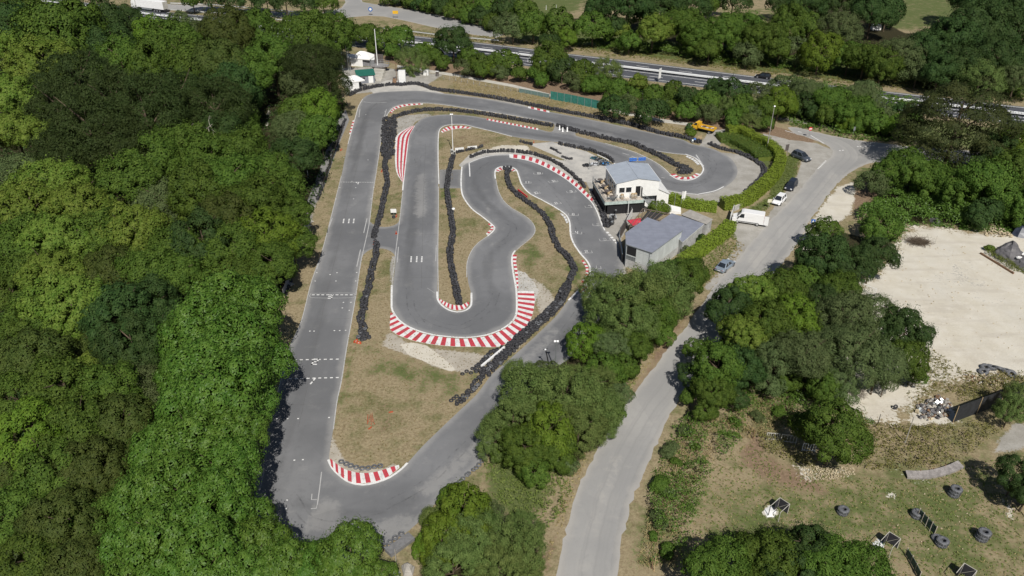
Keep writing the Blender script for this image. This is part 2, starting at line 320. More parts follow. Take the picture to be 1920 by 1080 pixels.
GROUND = [
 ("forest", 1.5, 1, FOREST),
 ("green", 4, .75, [(890,-30),(1120,-30),(1090,20),(1000,40),(880,30)]), ("green", 5, .5, [(1330,40),(1420,10),(1500,20),(1520,60),(1400,70)]), ("brown", 6, .35, [(1340,30),(1400,18),(1480,30),(1440,50)]),
 ("green", 5, .7, [(1580,30),(1700,-20),(1830,-10),(1800,50),(1640,60)]), ("brown", 6, .3, [(1690,-5),(1790,0),(1740,40),(1680,35)]),
 ("green", 2, .9, [(950,70),(1160,100),(1440,135),(1700,165),(1920,190),(1920,150),(1400,60),(1000,40)]),
 ("green", 2, .25, [(600,30),(720,30),(940,70),(960,85),(700,58),(600,48)]),
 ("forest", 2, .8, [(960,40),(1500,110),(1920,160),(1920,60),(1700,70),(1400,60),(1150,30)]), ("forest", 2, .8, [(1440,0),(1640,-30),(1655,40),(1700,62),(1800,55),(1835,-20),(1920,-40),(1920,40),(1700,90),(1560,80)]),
 ("green", 2, .7, [(630,90),(880,115),(1160,150),(1440,185),(1700,220),(1900,240),(1900,300),(1700,262),(1500,235),(1440,225),(1150,190),(900,150),(700,105)]),
 ("brown", 1.2, 1, [(690,104),(760,106),(860,122),(920,134),(1000,147),(1150,172),(1280,204),(1440,232),(1530,260),(1520,272),(1440,272),(1340,250),(1200,215),(1080,190),(960,163),(840,138),(740,120)]),
 ("gravel", 1, 1, [(640,128),(700,125),(830,140),(800,160),(760,170),(700,172),(650,178)]), ("concrete", .6, .9, [(690,165),(725,150),(745,150),(800,165),(845,178),(780,171),(700,176)]),
 ("gravel", .8, .9, [(735,225),(760,216),(800,213),(812,216),(780,228),(768,248),(752,262),(740,240)]),
 ("gravel", .5, 1, [(800,172),(860,178),(960,191),(990,199),(990,203),(960,197),(860,182)]),
 ("dust", 1, .9, [(730,620),(760,640),(800,652),(880,660),(930,668),(905,690),(870,700),(820,690),(760,665),(715,650)]), ("pale", .5, 1, [(748,645),(775,642),(800,648),(830,670),(855,693),(845,697),(800,680),(765,665)]),
 ("dust", .6, .9, [(618,800),(632,835),(650,865),(680,878),(720,878),(740,868),(750,880),(700,905),(650,900),(615,865)]),
 ("dust", 1, .7, [(985,510),(1020,530),(1045,560),(1040,580),(1010,600),(1000,560)]), ("concrete", .7, .9, [(965,505),(985,510),(1003,530),(1012,545),(1000,580),(972,580),(966,540)]),
 ("green", 2, .8, [(975,470),(1005,455),(1020,480),(1000,500),(975,495)]), ("green", 2, .7, [(1010,380),(1050,400),(1045,420),(1010,400)]), ("green", 1.5, .7, [(1050,480),(1090,490),(1100,520),(1075,545)]),
 ("green", 1.2, .5, [(640,700),(652,660),(668,600),(680,620),(665,700),(650,760),(632,800),(625,800)]), ("brown", 3, .42, [(660,740),(740,730),(800,780),(720,850),(650,840)]), ("green", 4, .72, [(700,650),(800,680),(880,700),(870,750),(780,730),(700,700)]), ("green", 1, .7, [(668,540),(690,560),(690,600),(670,620)]),
 ("green", 1, .6, [(820,350),(860,350),(862,370),(820,380)]), ("green", 1, .6, [(740,390),(760,330),(750,300),(742,340)]),
 ("brown", 2, .42, [(700,490),(730,500),(720,600),(695,640),(690,560)]), ("brown", 2, .45, [(1010,430),(1050,450),(1060,520),(1020,500)]), ("brown", 2, .45, [(830,250),(900,250),(960,262),(900,280),(840,290)]),
 ("sand", .8, .9, [(900,283),(940,272),(985,272),(1000,285),(960,285)]), ("concrete", .5, 1, [(866,314),(860,310),(880,290),(905,281),(960,279),(1010,288),(1050,300),(1075,305),(1100,290),(1140,304),(1110,330),(1085,345),(1050,322),(1000,300),(950,292),(900,298)]),
 ("concrete", .6, 1, [(990,270),(1035,266),(1100,284),(1150,308),(1180,325),(1130,345),(1090,340),(1060,300)]),
 ("gravel", .8, 1, [(1092,318),(1140,305),(1210,345),(1250,380),(1200,400),(1180,420),(1165,450),(1175,520),(1150,530),(1135,440),(1110,375)]),
 ("gravel", .7, 1, [(1345,285),(1390,290),(1425,310),(1430,330),(1405,360),(1360,380),(1300,378),(1235,372),(1200,340),(1245,352),(1300,362),(1360,345),(1378,315)]),
 ("green", 1, 1, [(1340,255),(1400,250),(1450,285),(1440,320),(1425,300),(1380,285)]), ("green", 1.5, 1, [(1440,370),(1460,310),(1480,285),(1500,300),(1490,330),(1460,370),(1430,395),(1390,400)]),
 ("gravel", .8, 1, [(1375,420),(1440,405),(1465,370),(1495,330),(1503,300),(1470,280),(1425,262),(1430,250),(1480,262),(1530,268),(1570,285),(1500,370),(1440,430),(1400,470),(1370,505),(1330,545),(1320,540),(1355,500),(1380,460)]),
 ("gravel", .8, 1, [(1330,245),(1385,240),(1345,275),(1310,275)]), ("brown", 1.5, .8, [(1480,248),(1500,250),(1535,266),(1520,274),(1440,262)]),
 ("sand", .8, 1, [(1500,465),(1510,430),(1540,390),(1570,350),(1600,342),(1605,355),(1595,400),(1570,420),(1540,450),(1510,480)]), ("brown", 1, 1, [(1600,345),(1640,330),(1680,350),(1660,370),(1600,395)]), ("green", 2, .6, [(1590,320),(1640,306),(1680,310),(1650,340),(1600,340)]),
 ("sand", 3.2, 1, [(1625,525),(1660,495),(1690,440),(1720,425),(1760,428),(1840,438),(2000,450),(2000,720),(1900,700),(1830,705),(1790,715),(1740,715),(1710,760),(1680,785),(1640,790),(1600,770),(1560,700),(1600,600)]),
 ("gravel", 9, .5, [(1740,470),(1800,455),(1850,500),(1920,560),(1920,600),(1800,560),(1720,540)]), ("green", 1.5, .6, [(1700,700),(1725,640),(1740,690),(1715,740)]),
 ("sand", 1, .8, [(1690,790),(1740,740),(1790,760),(1800,790),(1740,800)]),
 ("gravel", 1, 1, [(1860,850),(1900,795),(2000,800),(2000,830),(1920,840)]),
 ("brown", 3, .9, [(1380,850),(1410,800),(1440,850),(1540,905),(1560,930),(1500,925),(1420,900)]), ("brown", 6, .45, [(1560,960),(1700,930),(1850,1000),(1800,1070),(1640,1040)]), ("brown", 6, .4, [(1280,880),(1400,830),(1440,900),(1350,950)]), ("green", 8, .58, [(1270,900),(1400,860),(1920,850),(1960,1120),(1260,1120)]), ("green", 4, .6, [(1290,890),(1400,900),(1480,960),(1400,990),(1300,960)]), ("green", 4, .6, [(1560,940),(1640,900),(1900,950),(1920,1080),(1840,960),(1700,920)]), ("green", 4, .7, [(1380,740),(1480,760),(1520,820),(1420,810)]), ("sand", 2, .5, [(1690,884),(1730,886),(1780,890),(1750,900),(1715,900)]),
 ("sand", 2.2, .5, [(1490,868),(1540,872),(1600,874),(1608,886),(1570,902),(1520,906),(1490,890)]), ("sand", .5, .8, [(1640,1005),(1660,1020),(1650,1035),(1632,1030)]), ("sand", .5, .8, [(1438,945),(1460,955),(1450,972),(1430,965)]), ("sand", .5, .8, [(1880,935),(1905,950),(1900,975),(1885,965)]), ("sand", .4, .7, [(1850,1022),(1860,1030),(1852,1038)]),
 ("sand", .6, .8, [(1665,925),(1680,925),(1680,935),(1660,932)]), ("sand", .5, .7, [(1750,910),(1775,918),(1765,926)]),
 ("brown", 1.2, .6, [(1230,650),(1280,580),(1300,590),(1240,690),(1180,760),(1160,790),(1150,770)]), ("brown", 1, .5, [(1000,1080),(1040,960),(1080,880),(1110,840),(1120,850),(1080,940),(1050,1030),(1043,1080)]),
 ("green", 2, .9, [(900,870),(980,850),(1040,870),(1010,960),(960,980),(910,930)]),
 ("green", 2, .5, [(1160,1080),(1185,960),(1210,910),(1260,800),(1290,760),(1320,770),(1270,900),(1230,1080)]),
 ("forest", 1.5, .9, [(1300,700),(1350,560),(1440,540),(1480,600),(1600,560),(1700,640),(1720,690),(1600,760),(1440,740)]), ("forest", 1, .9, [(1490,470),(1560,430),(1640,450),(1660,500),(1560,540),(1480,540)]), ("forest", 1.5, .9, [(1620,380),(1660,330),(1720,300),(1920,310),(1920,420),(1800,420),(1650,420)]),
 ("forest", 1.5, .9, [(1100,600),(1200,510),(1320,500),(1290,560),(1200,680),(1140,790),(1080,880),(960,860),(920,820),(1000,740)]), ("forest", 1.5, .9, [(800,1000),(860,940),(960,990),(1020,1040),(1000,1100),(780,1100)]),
 ("green", .7, .8, [(500,240),(513,195),(518,200),(508,250)]), ("sand", .4, .7, [(497,235),(503,195),(507,196),(502,240)]),
 ("gravel", 1.5, .8, [(545,520),(580,430),(605,360),(632,270),(650,215),(640,210),(610,300),(570,420),(535,520)]),
 ("gravel", 1, .7, [(475,880),(500,800),(520,750),(545,645),(535,640),(510,750),(490,800),(470,870)]),
 ("gravel", .5, .9, [(733,478),(741,480),(738,530),(731,530)]),
 ("gravel", .7, .8, [(940,640),(965,665),(1010,610),(1000,595)]),
 ("gravel", 2, .6, [(1120,155),(1180,165),(1400,205),(1600,240),(1600,250),(1400,218),(1180,180),(1120,165)]),
]
build_ground()
# ---- asphalt
def asphalt(name, base, dark, light, rub=1.0, dust=.6, lanes=0.0):
    t = NT(name)
    e = t.attr("edge"); big = t.noise(.055, 4, .6); med = t.noise(.35, 5, .65, off=7); fin = t.noise(4, 3, .7, off=3); spk = t.noise(22, 2, .6)
    c = t.mix(t.ss(big, .36, .64), dark, base)
    fl = t.noise(1.1, 5, .75, off=17); c = t.mix(t.ss(fl, .5, .75, 0, .35), c, mul(dark, .85))
    c = t.mix(t.math('MULTIPLY', t.ss(t.math('ADD', t.attr("rubber"), t.math('MULTIPLY', t.math('SUBTRACT', med, .5), .8)), .3, .9), .7), c, mul(dark, .72))
    c = t.mix(t.math('MULTIPLY', t.ss(t.math('ADD', t.attr("wear"), t.math('MULTIPLY', t.math('SUBTRACT', fl, .5), 1.3)), .35, .85), .55), c, light)
    if lanes:
        cv = t.n("ShaderNodeCombineXYZ"); t.ln(t.math('ADD', t.attr("cross"), t.math('MULTIPLY', med, .8)), cv.inputs[0]); ln_ = t.noise(.75, 3, .6, vec=cv.outputs[0], off=2)
        c = t.mix(t.ss(ln_, .42, .6, 0, lanes), c, mul(dark, .86)); c = t.mix(t.ss(ln_, .6, .72, 0, lanes), c, light)
    st = t.noise(.5, 4, .6, vec=t.vscale((1, .12, 1), .12), off=9); c = t.mix(t.ss(st, .5, .72, 0, .35 * rub), c, dark)
    c = t.mix(t.ss(med, .55, .75, 0, .3), c, light)
    pt = t.n("ShaderNodeTexVoronoi"); pt.inputs["Scale"].default_value = .16; t.ln(t.vscale((1, .45, 1), .1), pt.inputs["Vector"])
    pc = t.n("ShaderNodeSeparateColor"); t.ln(pt.outputs["Color"], pc.inputs[0])
    c = t.mix(t.ss(pc.outputs[0], .55, .62, 0, .22), c, mul(dark, .92))
    ee = t.math('ADD', e, t.math('MULTIPLY', t.math('SUBTRACT', med, .5), 1.6))
    c = t.mix(t.ss(ee, .0, 1.1, dust, 0), c, light)
    c = t.mix(t.ss(fin, .55, .75, 0, .18), c, mul(dark, .7)); c = t.mix(t.ss(spk, .62, .8, 0, .3), c, light)
    t.color(c); t.rough(t.ss(med, .3, .7, .75, .95)); t.b.inputs["Specular IOR Level"].default_value = .3; t.bump(spk, .15, .01)
    return t.m
M_TRACK = asphalt("faded_track_asphalt", (.203, .206, .214), (.142, .145, .153), (.315, .31, .302))
M_ROAD = asphalt("pale_road_asphalt", (.35, .342, .328), (.285, .282, .277), (.42, .40, .37), .8, .6, .6)
M_MOTOR = asphalt("motorway_asphalt", (.088, .093, .108), (.068, .072, .086), (.22, .22, .225), .5, .5)
M_PATCH = asphalt("dark_patch_asphalt", (.185, .186, .19), (.15, .151, .156), (.28, .275, .266))
def set_attr(o, an, fn):
    me = o.data; co = np.zeros(len(me.vertices) * 3, dtype=np.float32); me.vertices.foreach_get("co", co); a = me.attributes.new(an, 'FLOAT', 'POINT'); a.data.foreach_set("value", fn(co.reshape(-1, 3)[:, :2].astype(float)).astype(np.float32)); return o
LINE = [[(500,960),(545,800),(590,640),(625,480),(655,350),(676,260),(692,205),(722,190),(790,188),(900,200),(1000,218),(1120,243),(1240,272),(1310,290),(1335,312),(1325,336),(1290,345),(1250,340),(1215,316),(1180,300),(1120,276),(1050,260),(960,247),(880,228),(830,226),(795,242),(785,300),(775,400),(765,500),(768,580),(800,606),(850,612),(905,600),(930,570),(915,520),(920,480),(960,440),(965,425),(930,395),(900,365),(890,335),(905,312),(950,302),(1000,315),(1040,350),(1075,395),(1100,440),(1130,490),(1120,545),(1080,605),(1000,700),(900,810),(810,905),(720,960),(620,960),(560,940)]]
WEAR = [[(779,330),(800,322),(801,405),(776,410)], [(905,378),(918,392),(922,404),(912,398)], [(935,448),(910,478),(905,480),(920,458)], [(640,1000),(760,960),(790,975),(720,1020),(650,1035)], [(760,930),(900,820),(905,845),(820,930)], [(1140,560),(1160,470),(1166,500),(1155,555)], [(955,690),(1040,610),(1055,620),(965,712)], [(600,930),(640,940),(640,1000),(560,1000)], [(1040,232),(1085,246),(1080,256),(1034,248)]]
tr = sheet("kart_track", asphalt_poly, [h1a, h1b, h2], .012, M_TRACK, 1.1)
def f_rub(p):
    d = segdist(p, cw(LINE[0], 2.0), False); return np.exp(-(d / 1.3) ** 2) * (.65 + .35 * np.sin(p[:, 0] * .11) * np.cos(p[:, 1] * .07))
def f_wear(p):
    a = np.zeros(len(p)); [paint(p, a, W2(q), 1.2) for q in WEAR]; return a
set_attr(tr, "rubber", f_rub); set_attr(tr, "wear", f_wear)
struct(tr, "grey asphalt kart circuit with long straights and hairpins", "race track")
rj = np.random.default_rng(2); road_poly = catmull(road_poly[::2], .7, True); road_poly = road_poly + rj.normal(size=road_poly.shape) * .09
rd = sheet("country_road", road_poly, [], .010, M_ROAD, 1.0); set_attr(rd, "cross", lambda p: segdist(p, cw(ROAD_L, 2.0), False)); set_attr(rd, "wear", lambda p: (lambda a: [paint(p, a, W2(q), 1.5) for q in [[(1095,1000),(1150,850),(1165,860),(1115,1010)], [(1500,400),(1560,320),(1575,330),(1520,400)], [(1400,480),(1440,440),(1450,480),(1410,520)]]] and a)(np.zeros(len(p))))
struct(rd, "pale grey country road curving up to the junction", "road")
struct(sheet("motorway", mw_poly, [], .012, M_MOTOR, 4), "dark two-carriageway motorway crossing behind the circuit", "motorway")
slip = [(300,7),(380,10),(480,19),(552,24),(600,25),(640,15),(648,4),(640,-15),(672,-15),(680,4),(720,11),(770,18),(820,28),(870,40),(920,55),(946,65),(930,71),(890,65.5),(850,58),(810,50.5),(760,39),(720,31),(690,29.5),(650,33),(618,37),(540,34),(457,28),(380,21),(300,17)]
struct(sheet("slip_road", W2(slip), [], .010, M_ROAD, 4), "pale slip road joining above the motorway", "road")
struct(sheet("crossing", W2([(824,318),(866,318),(866,353),(824,353)]), [], .006, M_PATCH), "asphalt crossing through the long middle island", "track crossing")
lane = [(648,205),(655,225),(640,260),(625,300),(606,355),(590,385),(575,380),(595,330),(612,280),(628,235)]
struct(sheet("service_lane", W2(lane), [], .006, M_PATCH), "narrow worn asphalt lane along the wood edge", "lane")
M_CONC = mat("pale_concrete", (.5, .48, .43), .9, .15, .7, fine=9)
path = [(745,122),(800,130),(850,138),(960,158),(1080,188),(1180,211),(1240,223),(1330,236),(1330,241),(1240,229),(1180,217),(1080,194),(960,163),(850,143),(800,135),(745,127)]
struct(sheet("footpath", W2(path), [], .008, M_CONC), "pale concrete path along the foot of the earth bank", "path")
# ---- paint
def paintmat(name, c, worn=.3):
    t = NT(name); n = t.noise(1.3, 5, .7); n2 = t.noise(9, 3, .7)
    f = t.math('ADD', t.math('MULTIPLY', n, .6), t.math('MULTIPLY', n2, .4))
    sc_ = t.noise(.9, 4, .7, off=4); cs = t.mix(t.ss(sc_, .48, .7, 0, .3), c, (.16, .15, .15))
    t.color(t.mix(t.ss(f, .5, .64, 0, worn), cs, mul(c, .45) if c[0] < .5 or c[1] < .4 else (.4, .39, .38))); t.rough(.7); MATS[name] = t.m; return t.m
M_WHITE = paintmat("white_paint", (.74, .74, .73), .6); M_RED = paintmat("red_paint", (.5, .05, .07), .6); M_FAINT = paintmat("faded_white_paint", (.46, .46, .455), .7)
def lines(name, label, items, m, z=.022):
    mb = MB()
    for pts, wd in items: ribbon_mb(mb, cw(pts, .6), wd, z, m)
    struct(mb.build(name), label, "road marking")
wl = [
 ([(615.5,862),(622,876),(636,891),(656,904.5),(680,909),(705,905),(731,895),(752,880),(764,868)], .28),
 ([(734.5,535),(734.5,577),(739,588),(749,601),(767,613),(792,623),(817,628.5),(842,631.5),(867,633),(893,631.5),(918,626.5),(943,616),(961,602),(968,588),(969,565),(967.5,540),(963,515),(960,492),(961,478),(966,470)], .3),
 ([(819.5,547),(821,562),(829,573),(841,581),(857,585),(873,582),(883,573),(884,549)], .3),
 ([(866,313),(864.5,340),(866.5,363),(874,378),(886.5,393),(904,406),(919,418),(927.5,427),(924,434),(914,443)], .28),
 ([(880,305),(905,295.5),(930,291),(962,290.5)], .22), ([(879.5,305),(880.5,318),(881,331)], .22),
 ([(958,296),(985,300),(1010,308),(1035,320),(1060,335),(1080,351),(1097,367),(1110,380),(1120,398),(1127,417),(1134,432)], .25),
 ([(929,335),(928,325),(930.5,317),(939,312.5),(952,312.5),(963,315),(969,320),(973,331),(979,347),(993,362.5),(1018,376),(1043,390),(1061,403),(1068,417),(1070,440),(1076,457),(1088,475),(1101,490),(1106.5,503),(1105,521),(1097,533),(1087,542),(1066,563)], .3),
 ([(1285,289),(1303,296),(1314,307),(1319,317),(1313,328),(1300,336),(1285,338.5),(1270,336),(1256,328)], .28),
 ([(723,221),(729,211),(739,201),(759,195.5),(792,193.5),(830,196.5),(880,204),(960,216.5),(1008,226)], .16),
 ([(777,236),(767.5,253),(764.5,270),(756.5,340),(755,357)], .26),
 ([(823,345),(821.5,300),(822,255),(826,241),(840,234.5),(867,233.5),(890,238.5),(920,245.5),(960,256)], .18),
 ([(1090,246),(1160,261.5),(1197,269.5),(1220,280.5),(1260,287.5),(1285,290)], .12), ([(1257,327),(1240,311.5),(1215,296.5),(1185,283.5),(1135,268.5)], .12),
 ([(652.5,270),(665,225),(672,200),(680,186)], .12), ([(1120,290),(1133,296),(1146,303),(1156,309)], .3), ([(1310,364),(1340,358),(1357,350)], .25), ([(1245,356),(1272,361),(1310,365)], .2)]
lines("track_edge_lines", "white edge lines painted round the islands and hairpins", wl, M_WHITE)
fl = [([(625,805),(632,752),(640,715),(650,652),(659,602),(667,555),(677,490),(692,420),(700,357),(706,320),(716,250)], .14), ([(822,562),(821,480),(822,400),(822,350)], .14), ([(735,535),(741,480),(750,407),(755,360)], .13),
 ([(875,520),(876,492),(884,471),(896,456),(914,443)], .13), ([(962,475),(975,463),(990,451),(1000,441),(1003.5,431),(1000,420),(990,409),(975,399),(960,390.5),(945,377),(935,359),(930,338)], .13),
 ([(640,330),(620,410),(605,467),(592,505),(582,535),(565,602),(545,647),(530,700),(510,780)], .12), ([(495,885),(488,915)], .12), ([(603,885),(598,925),(593,953),(583,954)], .12), ([(585,926),(584,937),(594,937)], .1),
 ([(623,409),(613,437)], .16), ([(688,410),(682,437)], .16), ([(604,470),(594,505)], .16), ([(676,468),(669,500)], .16), ([(747,463),(745,492)], .14), ([(818,460),(817,490)], .14), ([(675,205),(673,220)], .16), ([(724.5,205),(720,222)], .16), ([(682,191),(700,193),(725,192)], .16),
 ([(583,550),(663.5,550),(663,558),(582,558),(583,550)], .08), ([(908,214),(935,218)], .1), ([(801,540),(816,550)], .06), ([(1167,287),(1180,291)], .2), ([(1184,293),(1196,297)], .2), ([(1240,333),(1246,334)], .2)]
lines("faded_edge_lines", "thin faded white lines along the straights", fl, M_FAINT, .018)
mb = MB()
def dash(a, b, n, wd, fill=.6):
    a, b = np.array(P(*a)[:2]), np.array(P(*b)[:2])
    for i in range(n):
        p = a + (b - a) * (i + .5 - fill / 2) / n; q = a + (b - a) * (i + .5 + fill / 2) / n; ribbon_mb(mb, np.array([p, q]), wd, .026, M_WHITE)
dash((638,341.5), (701,342), 14, .12, .75); dash((583,553), (663,553), 9, .22, .6); dash((548,675), (638,673.5), 8, .22, .5); dash((539,710.5), (638,708), 9, .22, .5)
for x in (643.5, 653.5, 662.5): dash((x, 419), (x + 1.5, 410), 3, .25, .75)
for x in (770.5, 781, 790.5): dash((x, 492), (x + .8, 480.5), 4, .25, .75)
for q in [(594,511.5),(632,511.5),(669,511),(591,527),(630,527),(667,527),(619,515),(644,567),(658,567),(642,577.5),(655,582),(627,620),(637,620),(648,619.5),(589,621),(581,621),(519,785),(539,785),(559,785),(617,783),(525,830),(552,863),(568,862),(538,938),(536,954),(637,352),(667,352),(701,351),(630,373),(663,373),(696,373),(686,215),(722,209),(645,295),(690,300),(660,340)]:
    a = P(*q); mb.box((a.x, a.y, .02), (.22, .18, .008), M_WHITE)
# numerals, drawn stroke by stroke
SEG = {'0': 'abcdef', '1': 'bc', '2': 'abged', '3': 'abgcd', '4': 'fgbc', '5': 'afgcd', '6': 'afgedc', '7': 'abc', '8': 'abcdefg', '9': 'abcdfg'}
SP = {'a': ((0, 1), (.5, 1)), 'b': ((.5, 1), (.5, .5)), 'c': ((.5, .5), (.5, 0)), 'd': ((0, 0), (.5, 0)), 'e': ((0, .5), (0, 0)), 'f': ((0, 1), (0, .5)), 'g': ((0, .5), (.5, .5))}
def number(txt, px, py, size, ang, wd, m=None):
    c = np.array(P(px, py)[:2]); ca, sa = math.cos(ang), math.sin(ang); R = np.array([[ca, -sa], [sa, ca]])
    x0 = -len(txt) * .35
    for ch in txt:
        for s in SEG[ch]:
            a, b = [np.array(q) + (x0 + .1, -.5) for q in SP[s]]; d = (b - a) / np.linalg.norm(b - a) * wd / size * .5
            ribbon_mb(mb, np.array([c + R @ (a - d) * size, c + R @ (b + d) * size]), wd, .03, m or M_WHITE)
        x0 += .7
number('3', 619.5, 556.5, 1.0, .05, .2); number('2', 591, 678.5, 1.2, -.05, .22); number('1', 583, 714, 1.2, -.3, .22); number('4', 670, 343.5, .9, 0, .2)
spots = [(1009,325,.1),(1037,340,.35),(987,342,0),(1003.5,362,.35),(1071,359,.25),(1042.5,381,.35),(1106,387,.1),(1075,402,-.1),(1121,421,0),(1081,436,-.1),(1134,449,.1),(1099.5,472,.1),(1116,501,0)]
for i, (px, py, a) in enumerate(spots):
    number(str(13 - i), px, py, .85, a, .13, M_FAINT if i in (8, 10, 12) else M_WHITE)
    c = np.array(P(px, py)[:2]); R = np.array([[math.cos(a), -math.sin(a)], [math.sin(a), math.cos(a)]])
    for s, t in (((-.95, .3), (-.95, -.55)), ((-.95, -.55), (.95, -.55)), ((.95, -.55), (.95, .3))): ribbon_mb(mb, np.array([c + R @ np.array(s), c + R @ np.array(t)]), .1, .027, M_FAINT)
dash((1137,434), (1158,457.5), 5, .5, .6); dash((1305,290), (1319,312), 9, .3, .55)
# tyre skid marks, seams and patches on the asphalt
def skidmat():
    t = NT("skid_rubber"); n = t.noise(.8, 4, .7); tr = t.n("ShaderNodeBsdfTransparent"); mx = t.n("ShaderNodeMixShader"); t.color((.075, .075, .08)); t.rough(.8)
    t.ln(t.ss(n, .42, .75, .0, .34), mx.inputs[0]); t.ln(tr.outputs[0], mx.inputs[1]); t.ln(t.b.outputs[0], mx.inputs[2]); t.ln(mx.outputs[0], t.out.inputs[0]); return t.m
M_SKID = skidmat(); ms = MB()
for pl in [[(895,596),(920,575),(932,545)],[(890,602),(860,614),(825,608),(800,596)],[(697,206),(715,192),(750,188),(790,190)],[(940,412),(962,424),(955,446),(930,462)],[(895,325),(915,308),(945,302),(980,308)],[(548,930),(580,975),(640,985),(720,968)],[(1010,332),(1045,364),(1072,400),(1090,440)],[(790,606),(772,580),(768,540)],[(1270,268),(1310,284),(1338,306),(1330,330)],[(1330,336),(1295,350),(1255,344)],[(780,250),(800,232),(840,226),(890,232)],[(1125,500),(1110,545),(1070,605),(1020,670)],[(880,830),(800,905),(720,950)],[(786,292),(782,299),(785,305),(783,311)]]:
    q = cw(pl, .7)
    for dd in (-.55, .55): a_, b_ = ribbon(q, 1.1, 0); ribbon_mb(ms, a_ if dd < 0 else b_, .2, .016, M_SKID)
struct(ms.build("skid_marks"), "dark tyre skid marks along the racing line", "skid marks")
ms = MB(); M_SEAM = mat("asphalt_seam", (.12, .12, .12), .9)
for pl in [[(560,800),(620,520),(672,300)],[(790,540),(793,400),(798,270)],[(720,185),(860,190),(1000,214),(1180,252)],[(860,222),(1000,250),(1150,288)]]: ribbon_mb(ms, cw(pl, 1.5) + rng.normal(size=(len(cw(pl, 1.5)), 2)) * .03, .045, .0145, M_SEAM)
for a_, b_ in (((572,600),(655,597)),((612,440),(688,438)),((745,440),(820,440)),((740,520),(820,521)),((640,322),(702,322)),((520,760),(630,756))): ribbon_mb(ms, cw([a_, b_], 1.0), .045, .0145, M_SEAM)
struct(ms.build("asphalt_seams"), "thin dark seams across the old asphalt", "seams")
# road markings: give-way dashes, motorway lane lines
for a, b, n in (((1533,317),(1549,301),8), ((1606,275),(1640,273),7), ((1572,283),(1583,281.5),2)): dash(a, b, n, .35, .55)
ribbon_mb(mb, cw([(1520,254),(1545,269)], 2), .2, .03, M_WHITE); ribbon_mb(mb, cw([(1472,245),(1489,250)], 2), .2, .03, M_WHITE); dash((1496,247),(1503,248),1,.3,1)
def mwline(f, seg=None):
    t = W2(MWTOP); b = W2(MWBOT[::-1]); n = 200; t = resample(t, n); b = resample(b, n); return t + (b - t) * f
for f in (.06, .42, .58, .9): ribbon_mb(mb, mwline(f), .28, .03, M_WHITE)
for f in (.24, .74):
    q = resample(mwline(f), step=13)
    for a, b in zip(q[:-1], q[1:]): ribbon_mb(mb, np.array([a, a + (b - a) * .3]), .25, .03, M_WHITE)
mb.build("painted_markings"); struct(bpy.data.objects["painted_markings"], "white dashes and grid numbers painted on the asphalt", "road marking")
# ---- kerbs
def kerb(label, inner, outer, n, first=0, long=False, cols=None, z=.05):
    a = resample(cw(inner, .3), n * 6 + 1); b = resample(cw(outer, .3), n * 6 + 1); cols = cols or [M_RED, M_WHITE]; mb = MB()
    if long:
        for k in range(n):
            p = a + (b - a) * k / n; q = a + (b - a) * (k + 1) / n; strip_mb(mb, p, q, z, cols[(k + first) % 2])
    else:
        for k in range(n): strip_mb(mb, a[k * 6:k * 6 + 7], b[k * 6:k * 6 + 7], z, cols[(k + first) % 2])
    for s in (a, b):
        m = len(s); mb.add([(p[0], p[1], z) for p in s] + [(p[0], p[1], -.02) for p in s], [(i, i + 1, m + i + 1, m + i) for i in range(m - 1)], M_WHITE)
    struct(mb.build("kerb"), label, "kerb")
kerb("red and white kerb with eight tyres on the nearest tip", [(619,860),(641,877.5),(660,884.5),(680,887.5),(700,886),(716,882),(732,876.5),(748,872)], [(621,874),(633,887.5),(647,899),(663,905.5),(681,906.5),(705,903),(726,895),(749,877)], 18)
kerb("long red and white kerb round the wide bottom hairpin", [(733,586.5),(739,590),(749,603.5),(767,615),(792,625.5),(817,630.5),(842,634),(867,635.5),(893,634),(918,629),(943,618.5),(962,604.5),(970,589),(971,565),(970,546)], [(732,587),(731.5,617),(742,626),(755,632),(780,640),(812,646),(855,650),(892,650),(935,650),(960,637),(975,625),(988,611),(998,591),(1002.5,566),(1001,546)], 52)
kerb("striped red and white kerb along the start of the second straight", [(777,236),(768,253),(764,270),(756,341)], [(770,237),(745,253),(741,270),(741,307),(744,325),(751,337),(755,342)], 6, 0, True)
kerb("small red and white kerb at the inner tip of the top left corner", [(731,211),(740,201.5),(760,196),(793,194)], [(734,213),(742,205),(761,199),(793,196)], 18)
kerb("short red and white kerb on the far edge of the top straight", [(990,199.5),(1030,208.5)], [(990,202.5),(1030,211.5)], 7, 1)
kerb("thin red and white kerb on the near edge of the long island", [(913,222.5),(960,231.5),(1009,241)], [(912,225),(960,234.5),(1009,244)], 26)
kerb("inner kerb of the far hairpin under the floodlight post", [(827,247),(832,241.5),(842,237.5),(867,236.5),(885,240)], [(829,249),(838,245.5),(850,242.5),(867,240.5),(880,241.5)], 15, 1)
kerb("red and white kerb inside the right hand hairpin", [(1257,326.5),(1270,335),(1285,337),(1300,334.5),(1313,326.5)], [(1266,326),(1273,331),(1285,332.5),(1297,330.5),(1305,325)], 12)
kerb("white kerb blocks on the far curve of the right hand hairpin", [(1288,292),(1303,299),(1313,309)], [(1286,294),(1299,301),(1308,310)], 12, 0, False, [M_WHITE, M_FAINT])
kerb("long curved red and white kerb below the clubhouse", [(955,295.5),(985,299.5),(1010,307.5),(1035,319.5),(1060,334.5),(1080,350.5),(1097,366.5),(1110,378)], [(955,289),(985,292.5),(1010,299.5),(1035,311.5),(1060,326.5),(1080,342),(1097,357.5),(1112,374)], 32, 1)
kerb("small red and white kerb round the hairpin tip of the S bend", [(930,322),(932,317),(940,314),(952,314),(962,317),(968,321)], [(935,323),(936,321),(941,319),(951,318),(959,320),(963,322)], 11, 1)
